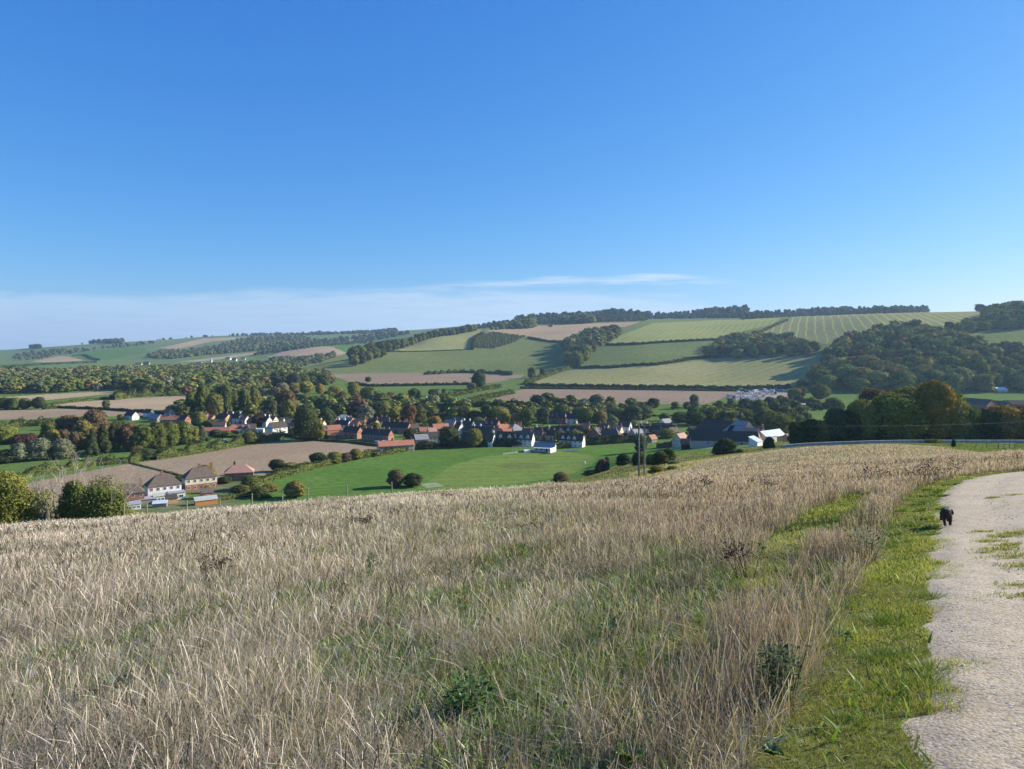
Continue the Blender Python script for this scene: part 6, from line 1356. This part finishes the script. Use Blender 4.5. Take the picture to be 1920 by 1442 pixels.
MB().box(-3, 3, -3, 3, -1, 13).build('tower', WM['stone'], ce); cbm = MB(); cbm.add([(-3, -3, 13), (3, -3, 13), (3, 3, 13), (-3, 3, 13), (0, 0, 24)], [(0, 1, 4), (1, 2, 4), (2, 3, 4), (3, 0, 4), (0, 3, 2, 1)]); cbm.build('spire', RM['lead'], ce)
cbm = MB(); cbm.box(3.05, 20, -4, 4, -1, 6); cbm.build('nave', WM['stone'], ce); cbm = MB(); cbm.add([(3.05, -4.5, 6), (20.3, -4.5, 6), (20.3, 4.5, 6), (3.05, 4.5, 6), (3.05, 0, 10.5), (20.3, 0, 10.5)], [(0, 1, 5, 4), (2, 3, 4, 5), (1, 2, 5), (3, 0, 4), (0, 3, 2, 1)]); cbm.build('roof', RM['slate'], ce)
# --- cricket pavilion
pv = house('pavilion', 'cricket pavilion with pale grey roof, veranda and white end gable', 1022, 848, 12.2, 6, -14, 2.7, 2.4, 'white', 'grey', cat='pavilion', storeys=1, nwin=4, gwin=1)
vb = MB(); vb.box(-6.1, 6.1, -5.1, -3.25, 2.35, 2.5)
for k in range(5): vb.box(-6+k*2.95, -5.85+k*2.95, -5.05, -4.9, -.5, 2.35)
vb.build('veranda', WHITEP, pv)
def small(name, label, cat, p, build, mats, rz=0, group=None):
    b = MB(); build(b); o = b.build(name, mats, None, p, R(rz)); tag(o, label, cat, group); return o
def sight(b):
    b.box(-2.6, 2.6, -.06, .06, .4, 3.2, 0)
    for x in (-2.3, 2.3): b.box(x-.06, x+.06, -.8, .8, .1, .25, 0); b.tube((x, -.7, .2), (x, 0, 2.6), .04, .04, 5, 0); b.tube((x-.05, -.7, .15), (x+.05, -.7, .15), .15, .15, 8, 0)
small('sight_screen', 'white slatted cricket sight screen right of the pavilion', 'sight screen', hit(1036, 850, 300), lambda b: sight(b), [WHITEP], 55)
def pitchcover(b):
    for k in range(9):
        a0, a1 = math.pi*k/9, math.pi*(k+1)/9
        b.add([(-2, -1.6*math.cos(a0), 1.5*math.sin(a0)), (2, -1.6*math.cos(a0), 1.5*math.sin(a0)), (2, -1.6*math.cos(a1), 1.5*math.sin(a1)), (-2, -1.6*math.cos(a1), 1.5*math.sin(a1))], [(0, 1, 2, 3)])
small('pitch_cover', 'white domed cover standing between nets and pavilion', 'cover', hit(988, 848, 300), pitchcover, [WHITEP], 10)
small('pitch_cover', 'flat pale cover sheet lying right of the pavilion', 'cover', hit(1072, 846, 300), lambda b: (b.box(-4.5, 4.5, -1.2, 1.2, .1, .35), b.box(-4.3, 4.3, -.1, .1, .36, .6)), [RM['lead']], -4)
POSTM = mat('post_wood', (.30, .26, .2), (.2, .17, .13), 6); RAILM = mat('white_rail', (.72, .71, .66), (.6, .6, .55), 5)
def nets(b):
    for i in range(7):
        for y in (0, 3.6): b.tube((i*3.2, y, -.2), (i*3.2, y, 2.9), .05, .05, 5)
        b.tube((i*3.2, 0, 2.9), (i*3.2, 3.6, 2.9), .04, .04, 4)
    for y in (0, 3.6):
        b.tube((0, y, 2.9), (19.2, y, 2.9), .04, .04, 4); b.tube((0, y, .1), (19.2, y, .1), .03, .03, 4)
small('cricket_nets', 'metal frame of the cricket nets left of the pavilion', 'cricket nets', hit(968, 848, 300), nets, [mat('net_steel', (.42, .43, .42))], 38)
small('rail_fence', 'short white rail fence reaching onto the cricket field', 'fence', hit(944, 853, 300), lambda b: [b.box(-.05+k*1.5, .05+k*1.5, -.05, .05, -.2, 1.1) for k in range(8)] + [b.box(0, 10.6, .055, .1, z, z+.12) for z in (.35, .8)], [RAILM], 38)
def cov(b):
    for k in range(5):
        b.box(k*2.0, k*2.0+.14, -4, 4, .42, .55); b.box(k*2.0+.01, k*2.0+.13, -3.7, -3.6, -.2, .42); b.box(k*2.0+.01, k*2.0+.13, 3.6, 3.7, -.2, .42)
small('goal_frames', 'row of white metal rails lying on the near edge of the cricket field', 'frame', hit(803, 909, 280), cov, [RAILM], -62)
small('white_ball_marker', 'small white drum on the cricket boundary', 'marker', hit(1096, 869, 300), lambda b: b.tube((0, 0, 0), (0, 0, .9), .5, .45, 10), [WHITEP])
small('litter_bin', 'small white bin on the boundary below the lone tree', 'bin', hit(1138, 871, 300), lambda b: b.tube((.6, 0, 0), (.6, 0, 1.0), .4, .45, 10), [WHITEP])
# --- vehicles
VW = {k: mat('paint_'+k, c, None, 1, .35, spec=.6) for k, c in {'white': (.8, .8, .8), 'blue': (.08, .16, .38), 'silver': (.45, .48, .5), 'green': (.06, .32, .18), 'yellow': (.65, .42, .08), 'red': (.4, .05, .04), 'dark': (.05, .055, .065)}.items()}
TYRE = mat('tyre', (.02, .02, .02))
def vehicle(kind, label, p, rz, c, group=None, cat=None):
    e = empty(kind, p, R(rz)); tag(e, label, cat or kind, group); b = MB()
    if kind == 'van':   prof = [(-2.6, .4), (2.6, .4), (2.6, 1.1), (2.0, 1.3), (1.4, 2.3), (-2.6, 2.35)]; W = .98
    elif kind == 'lorry': prof = [(-4, .7), (4, .7), (4, 2.9), (2.4, 3.1), (2.2, 3.6), (-4, 3.6)]; W = 1.25
    else: prof = [(-2.1, .35), (2.1, .35), (2.1, .8), (1.2, .95), (.6, 1.45), (-1.3, 1.45), (-2.1, .95)]; W = .85
    n = len(prof); vs = [(x, -W, z) for x, z in prof]+[(x, W, z) for x, z in prof]
    b.add(vs, [tuple(range(n)), tuple(range(2*n-1, n-1, -1))]+[(i, i+n, (i+1) % n+n, (i+1) % n) for i in range(n)]); b.build('body', VW[c], e)
    g = MB(); L = prof[1][0]; zt = max(z for x, z in prof); g.box(L*.25, L*.62, -W-.02, -W-.005, zt*.58, zt*.86).box(L*.25, L*.62, W+.005, W+.02, zt*.58, zt*.86); g.build('window', GLASS, e)
    for x in (-L*.62, L*.62):
        for s in (-1, 1): MB().tube((x, s*(W-.12), .34), (x, s*(W+.06), .34), .36, .36, 10).build('wheel', TYRE, e)
    return e
vehicle('van', 'white van parked behind the stone cottage terrace', hit(724, 833, 300), -8, 'white')
vehicle('van', 'pale blue van parked right of the white van behind the stone terrace', hit(737, 834, 300), -8, 'blue')
vehicle('car', 'white car parked in front of the long dark terrace', hit(708, 830, 300), -10, 'white')
vehicle('car', 'dark car parked at the right end of the stone cottage terrace', hit(777, 834, 300), 30, 'dark')
vehicle('car', 'silver car on the drive beside the white slate cottage hedge', hit(453, 822, 300), 20, 'silver')
vehicle('car', 'silver car parked under the bush by the brick cottage', hit(420, 828, 300), 20, 'silver')
vr = random.Random(4); K_ = 0
for row, (y0, n_) in enumerate([(733.5, 17), (736, 17), (739.5, 14), (745, 8), (748, 6)]):
    for i in range(n_):
        px = (1386 if row < 3 else 1368)+i*(5.2+row*1.2)+vr.uniform(-1.5, 1.5)
        if px > 1462+(8 if row == 0 else -6): continue
        k = vr.choice(['van', 'van', 'car', 'lorry', 'van']); c = vr.choice(['white', 'white', 'white', 'silver', 'blue', 'white', 'dark', 'green' if i > n_*.7 else 'white', 'silver'])
        o_n = ['first', 'second', 'third', 'fourth', 'fifth', 'sixth', 'seventh', 'eighth', 'ninth', 'tenth', 'eleventh', 'twelfth', 'thirteenth', 'fourteenth', 'fifteenth', 'sixteenth', 'seventeenth'][i]
        vehicle(k, '%s %s in the scrapyard, %s from the left in the %s row' % (c, k, o_n, ['back', 'second', 'third', 'fourth', 'front'][row]), hit(px, y0, 700), vr.choice([0, 90, 20, 70, 110])+vr.uniform(-10, 10), c, 'vehicles crowded in the yard')
vehicle('lorry', 'large white fronted blue lorry at the left end of the scrapyard', hit(1376, 747, 700), 80, 'blue')
vehicle('lorry', 'yellow orange lorry at the right end of the scrapyard', hit(1477, 735, 700), 100, 'yellow')
# --- pale wall below the dark tree belt, gate and fences
wb = MB()
wa = [Vector(((px_-CX)/F*205, 205, 0)) for px_ in range(1466, 2010, 12)]
for a, b_ in zip(wa[:-1], wa[1:]):
    pa, pb = a.copy(), b_.copy(); pa.z = float(height(pa.x, pa.y)); pb.z = float(height(pb.x, pb.y)); n_ = Vector((0, .25, 0))
    wb.add([pa-n_-Vector((0, 0, .5)), pb-n_-Vector((0, 0, .5)), pb+n_-Vector((0, 0, .5)), pa+n_-Vector((0, 0, .5)), pa-n_+Vector((0, 0, 1.0)), pb-n_+Vector((0, 0, 1.0)), pb+n_+Vector((0, 0, 1.0)), pa+n_+Vector((0, 0, 1.0))],
           [(0, 1, 5, 4), (2, 3, 7, 6), (4, 5, 6, 7)])
o = wb.build('boundary_wall', mat('pale_flint_wall', (.42, .42, .40), (.28, .28, .27), .8, detail=8)); tag(o, 'long pale flint wall in shade at the foot of the dark tree belt', 'wall')
GATEM = mat('gate_timber', (.12, .10, .08), (.08, .065, .05), 5)
def fence(label, pts, dmin, hgt, gap, mt, wires=3, rails=0, group=None, thick=.06, d=None):
    P_ = [atd(a, d) if d else hit(a, b_, dmin) for a, b_ in pts]; root = empty('fence', P_[0]); tag(root, label, 'fence', group); O = P_[0]
    tot = []; 
    for a, b_ in zip(P_[:-1], P_[1:]):
        L = (b_-a).length; n_ = max(1, int(L/gap)); tot += [a+(b_-a)*(k/n_) for k in range(n_)]
    tot.append(P_[-1]); Z = []
    for q in tot:
        z = float(height(q.x, q.y)); Z.append(Vector((q.x, q.y, z))-O)
    for q in Z:
        pb_ = MB(); tl = random.uniform(-.04, .04); pb_.tube(q+Vector((0, 0, -.4)), q+Vector((tl, tl, hgt*random.uniform(.93, 1.05))), thick, thick*.9, 6); pb_.build('post', mt, root)
    if wires:
        wbm = MB()
        for a, b_ in zip(Z[:-1], Z[1:]):
            for k in range(wires): hh = Vector((0, 0, hgt*(.35+.6*k/max(1, wires-1)))); wbm.tube(a+hh, b_+hh, .006, .006, 3)
        wbm.build('wire', mat('fence_wire', (.3, .3, .3)), root)
    for k in range(rails):
        rb = MB()
        for a, b_ in zip(Z[:-1], Z[1:]):
            hh = Vector((0, -.09, hgt*(.3+.62*k/max(1, rails-1)))); rb.tube(a+hh, b_+hh, .05, .05, 4)
        rb.build('rail', mt, root)
fence('weathered posts and wire along the brow below the cottages', [(232, 0), (276, 0), (351, 0), (412, 0), (473, 0), (530, 0), (578, 0), (650, 0), (735, 0)], 60, 1.35, 30, POSTM, 2, d=72, thick=.075)
fence('thin post and wire fence running up the slope behind the brow', [(1265, 872), (1300, 862), (1340, 857), (1400, 850)], 150, 1.2, 6, GATEM, 2)
fence('wire fence across the green corner in front of the pale wall', [(1785, 836), (1830, 839), (1872, 843)], 120, 1.15, 5, GATEM, 2)
fence('dark post and rail fence and gate at the right frame edge', [(1872, 842), (1903, 841), (1960, 841)], 120, 1.25, 3.2, GATEM, 0, 3, thick=.09)
# horses
def skin_body(name, verts, edges, radii, mt, parent=None, loc=None, rz=0, sub=2):
    me = bpy.data.meshes.new(name); me.from_pydata(verts, edges, []); me.materials.append(mt)
    o = link(name, me, parent, loc, rz); m = o.modifiers.new('skin', 'SKIN')
    for k, v in enumerate(me.skin_vertices[0].data if me.skin_vertices else []): v.radius = (radii[k], radii[k])
    if not me.skin_vertices:
        bpy.context.view_layer.update()
    s = o.modifiers.new('sub', 'SUBSURF'); s.levels = sub; s.render_levels = sub
    return o
def bake_skin(name, verts, edges, radii, mt, parent=None, loc=None, rz=0, sub=2, root=0):
    import bmesh
    bm = bmesh.new(); ly = bm.verts.layers.skin.verify(); vl = [bm.verts.new(v) for v in verts]
    for a, b_ in edges: bm.edges.new((vl[a], vl[b_]))
    for v, r_ in zip(vl, radii):
        v[ly].radius = r_ if isinstance(r_, tuple) else (r_, r_); v[ly].use_root = False
    vl[root][ly].use_root = True
    me = bpy.data.meshes.new(name); bm.to_mesh(me); bm.free(); tmp = bpy.data.objects.new('tmp', me); col.objects.link(tmp)
    m = tmp.modifiers.new('s', 'SKIN'); m.use_smooth_shade = True; s = tmp.modifiers.new('b', 'SUBSURF'); s.levels = sub
    dg = bpy.context.evaluated_depsgraph_get(); dg.update(); me2 = bpy.data.meshes.new_from_object(tmp.evaluated_get(dg)); me2.name = name
    bpy.data.objects.remove(tmp); me2.materials.clear(); me2.materials.append(mt); me2.polygons.foreach_set('use_smooth', [True]*len(me2.polygons))
    return link(name, me2, parent, loc, rz)
def horse(label, p, rz, c):
    v = [(0, 0, 1.15), (.5, 0, 1.2), (-.5, 0, 1.2), (.75, 0, 1.35), (1.0, 0, 1.05), (1.2, 0, .65), (1.4, 0, .35), (-.75, 0, 1.1), (-.85, 0, .6)]
    e = [(0, 1), (0, 2), (1, 3), (3, 4), (4, 5), (5, 6), (2, 7), (7, 8)]; r_ = [.3, .27, .29, .2, .14, .12, .07, .06, .03]
    for sx, sy in ((.5, .15), (.5, -.15), (-.55, .15), (-.55, -.15)):
        k = len(v); v += [(sx, sy, .85), (sx+.03*(1 if sx > 0 else -1), sy, .45), (sx, sy, .03)]; e += [(1 if sx > 0 else 2, k), (k, k+1), (k+1, k+2)]; r_ += [.12, .06, .055]
    o = bake_skin('horse', v, e, r_, mat('horse_coat', c, None, 3, .7), None, p, R(rz), 1); tag(o, label, 'horse')
horse('white horse grazing in the paddock strip', hit(148, 864, 300), 190, (.75, .72, .66)); horse('dark horse grazing beside the white one', hit(163, 863, 300), 10, (.05, .04, .035))
# --- twin pole with cross arm and wires
PD = 112.0; pz = atd(1203, PD); up = empty('utility_pole', pz); tag(up, 'tall twin wooden electricity pole standing on the slope', 'utility pole')
PM = mat('pole_wood', (.27, .25, .20), (.19, .175, .14), 6); zt_ = (HY-798)/F*PD+EZ-pz.z
for s in (-.42, .42): MB().tube((s, 0, -1), (s*1.0, 0, zt_), .155, .12, 10).build('pole', PM, up)
MB().box(-1.0, 1.6, .13, .28, zt_-.28, zt_-.08).build('crossarm', GATEM, up)
for x in (-.8, .1, 1.4): MB().tube((x, .2, zt_-.08), (x, .2, zt_+.12), .07, .05, 8).tube((x, .2, zt_+.12), (x, .2, zt_+.22), .1, .06, 8).build('insulator', mat('brown_porcelain', (.5, .47, .42), None, 5, .3), up)
MB().box(-.42, .42, -.22, -.165, zt_*.55, zt_*.55+.12).build('brace', PM, up)
MB().box(-.5, -.34, -.26, -.165, zt_*.72, zt_*.72+.3).build('notice_plate', WHITEP, up)
for k, x in enumerate((-.8, .1, 1.4)):
    wbm = MB(); a = Vector((pz.x+x, pz.y+.2, pz.z+zt_+.2)); e_ = Vector((185+x, 235, EZ-25)); q0 = a
    for i in range(1, 15):
        t_ = i/14; q = a+(e_-a)*t_-Vector((0, 0, 14*t_*(1-t_)*.35)); wbm.tube(q0, q, .014, .014, 3); q0 = q
    tag(wbm.build('power_line', mat('line_metal', (.12, .12, .12))), ['nearest', 'middle', 'farthest'][k]+' power line strung from the twin pole to the right', 'power line')
for i, (px, py, hh, lb) in enumerate([(1042, 838, 9, 'slim wooden pole right of the cricket pavilion'), (866, 838, 9, 'slim pole beside the dark oak above the hedge'), (935, 768, 8, 'slim pole in the meadow behind the village'), (711, 828, 8, 'slim pole beside the white car'), (792, 828, 7, 'slim white lamp column near the stone houses')]):
    tag(MB().tube((0, 0, -.5), (0, 0, hh), .13, .09, 6).box(-.5, .5, -.05, .05, hh-.5, hh-.38).build('pole', PM, None, hit(px, py, 300)), lb, 'pole')
# --- the dog on the path
dp = hit(1775, 988); fur = mat('dark_curly_fur', (.045, .030, .022), (.08, .055, .042), 40, .75, bump=.6)
S_ = 1.0
v = [(0, .18, .215), (0, .05, .225), (0, -.06, .235), (0, -.11, .275), (0, -.155, .305), (0, -.225, .285), (0, -.262, .272), (0, .27, .225), (0, .36, .24), (0, .42, .21)]
e = [(0, 1), (1, 2), (2, 3), (3, 4), (4, 5), (5, 6), (0, 7), (7, 8), (8, 9)]
r_ = [(.078, .078), (.08, .08), (.084, .085), (.062, .058), (.068, .058), (.036, .028), (.024, .018), (.05, .06), (.016, .018), (.01, .012)]
for sx, yy, up_, offs in ((-.05, -.07, 2, -.05), (.055, -.07, 2, .03)):
    k = len(v); v += [(sx, yy, .17), (sx*1.05, yy+.01, .10), (sx*.95, yy+offs, .045), (sx*.95, yy+offs-.02, .018)]; e += [(up_, k), (k, k+1), (k+1, k+2), (k+2, k+3)]; r_ += [.036, .024, .021, .022]
for sx, offs in ((-.05, .05), (.055, -.03)):
    k = len(v); v += [(sx, .26, .17), (sx*1.1, .22+offs*.3, .12), (sx*1.1, .30+offs*.5, .07), (sx*1.05, .27+offs, .018)]; e += [(7, k), (k, k+1), (k+1, k+2), (k+2, k+3)]; r_ += [.042, .03, .018, .02]
dz = float(height(dp.x, dp.y))
de = empty('dog', Vector((dp.x, dp.y, dz+.032)), math.atan2(dp.x, dp.y)*-.75); de.scale = (.87, .87, .88); tag(de, 'small dark brown curly coated dog walking towards the camera on the path', 'dog')
bo = bake_skin('body', v, e, r_, fur, de)
ear = MB()
for s in (-1, 1):
    b_ = MB(); pts_ = [(s*.05, -.15, .35), (s*.08, -.15, .34), (s*.10, -.165, .29), (s*.088, -.175, .235), (s*.062, -.165, .26)]
    n = len(pts_); b_.add([(x, y-.008, z) for x, y, z in pts_]+[(x+s*.006, y+.012, z) for x, y, z in pts_], [tuple(range(n)), tuple(range(2*n-1, n-1, -1))]+[(i, i+n, (i+1) % n+n, (i+1) % n) for i in range(n)]); b_.build('ear', fur, de)
    MB().tube((s*.022, -.207, .318), (s*.022, -.213, .318), .008, .006, 8).build('eye', mat('dog_eye', (.01, .01, .01), None, 1, .1, spec=.8), de)
MB().tube((0, -.272, .278), (0, -.286, .277), .013, .009, 8).build('nose', mat('dog_nose', (.01, .01, .01), None, 1, .3), de)
g = np.random.default_rng(77)
me_ = bo.data; nv = len(me_.vertices); co = np.empty(nv*3, np.float32); me_.vertices.foreach_get('co', co); co = co.reshape(-1, 3); no_ = np.empty(nv*3, np.float32); me_.vertices.foreach_get('normal', no_); no_ = no_.reshape(-1, 3)
ii = g.integers(0, nv, 2600); c3 = co[ii]; nn = no_[ii]+g.normal(size=(2600, 3))*.55+np.array([0, 0, -.35]); nn /= np.linalg.norm(nn, axis=1)[:, None]; t1 = np.cross(nn, g.normal(size=(2600, 3))); t1 /= np.linalg.norm(t1, axis=1)[:, None]
Lh = .010+.012*g.random(2600)[:, None]; V = np.stack([c3-t1*.0035, c3+t1*.0035, c3+nn*Lh], 1).reshape(-1, 3)
cf = np.repeat(np.array([(.045, .03, .023), (.09, .065, .05), (.15, .12, .10)])[g.integers(0, 3, 2600)], 3, 0)
link('fur', np_mesh('fur', V, None, np.arange(7800).reshape(-1, 3), colr=cf, mats=[DRYM]), de)
# ------------------------------------------------------------------ the air
hz = bpy.data.materials.new('haze'); hz.use_nodes = True; t = hz.node_tree; t.nodes.clear()
pvn = N(t, 'ShaderNodeVolumePrincipled'); pvn.inputs['Color'].default_value = (.48, .72, 1.0, 1); pvn.inputs['Density'].default_value = HAZE = 5.8e-5; pvn.inputs['Anisotropy'].default_value = 0.25
ou = N(t, 'ShaderNodeOutputMaterial'); t.links.new(pvn.outputs[0], ou.inputs['Volume'])
zlo = float(GZ.min())-3; zhi = float(GZ.max())+45
ho = MB().box(-9500, 12500, -300, 9200, min(zlo, EZ-40), zhi).build('haze', hz); tag(ho, 'thin blue haze filling the valley air', 'haze', kind='stuff')
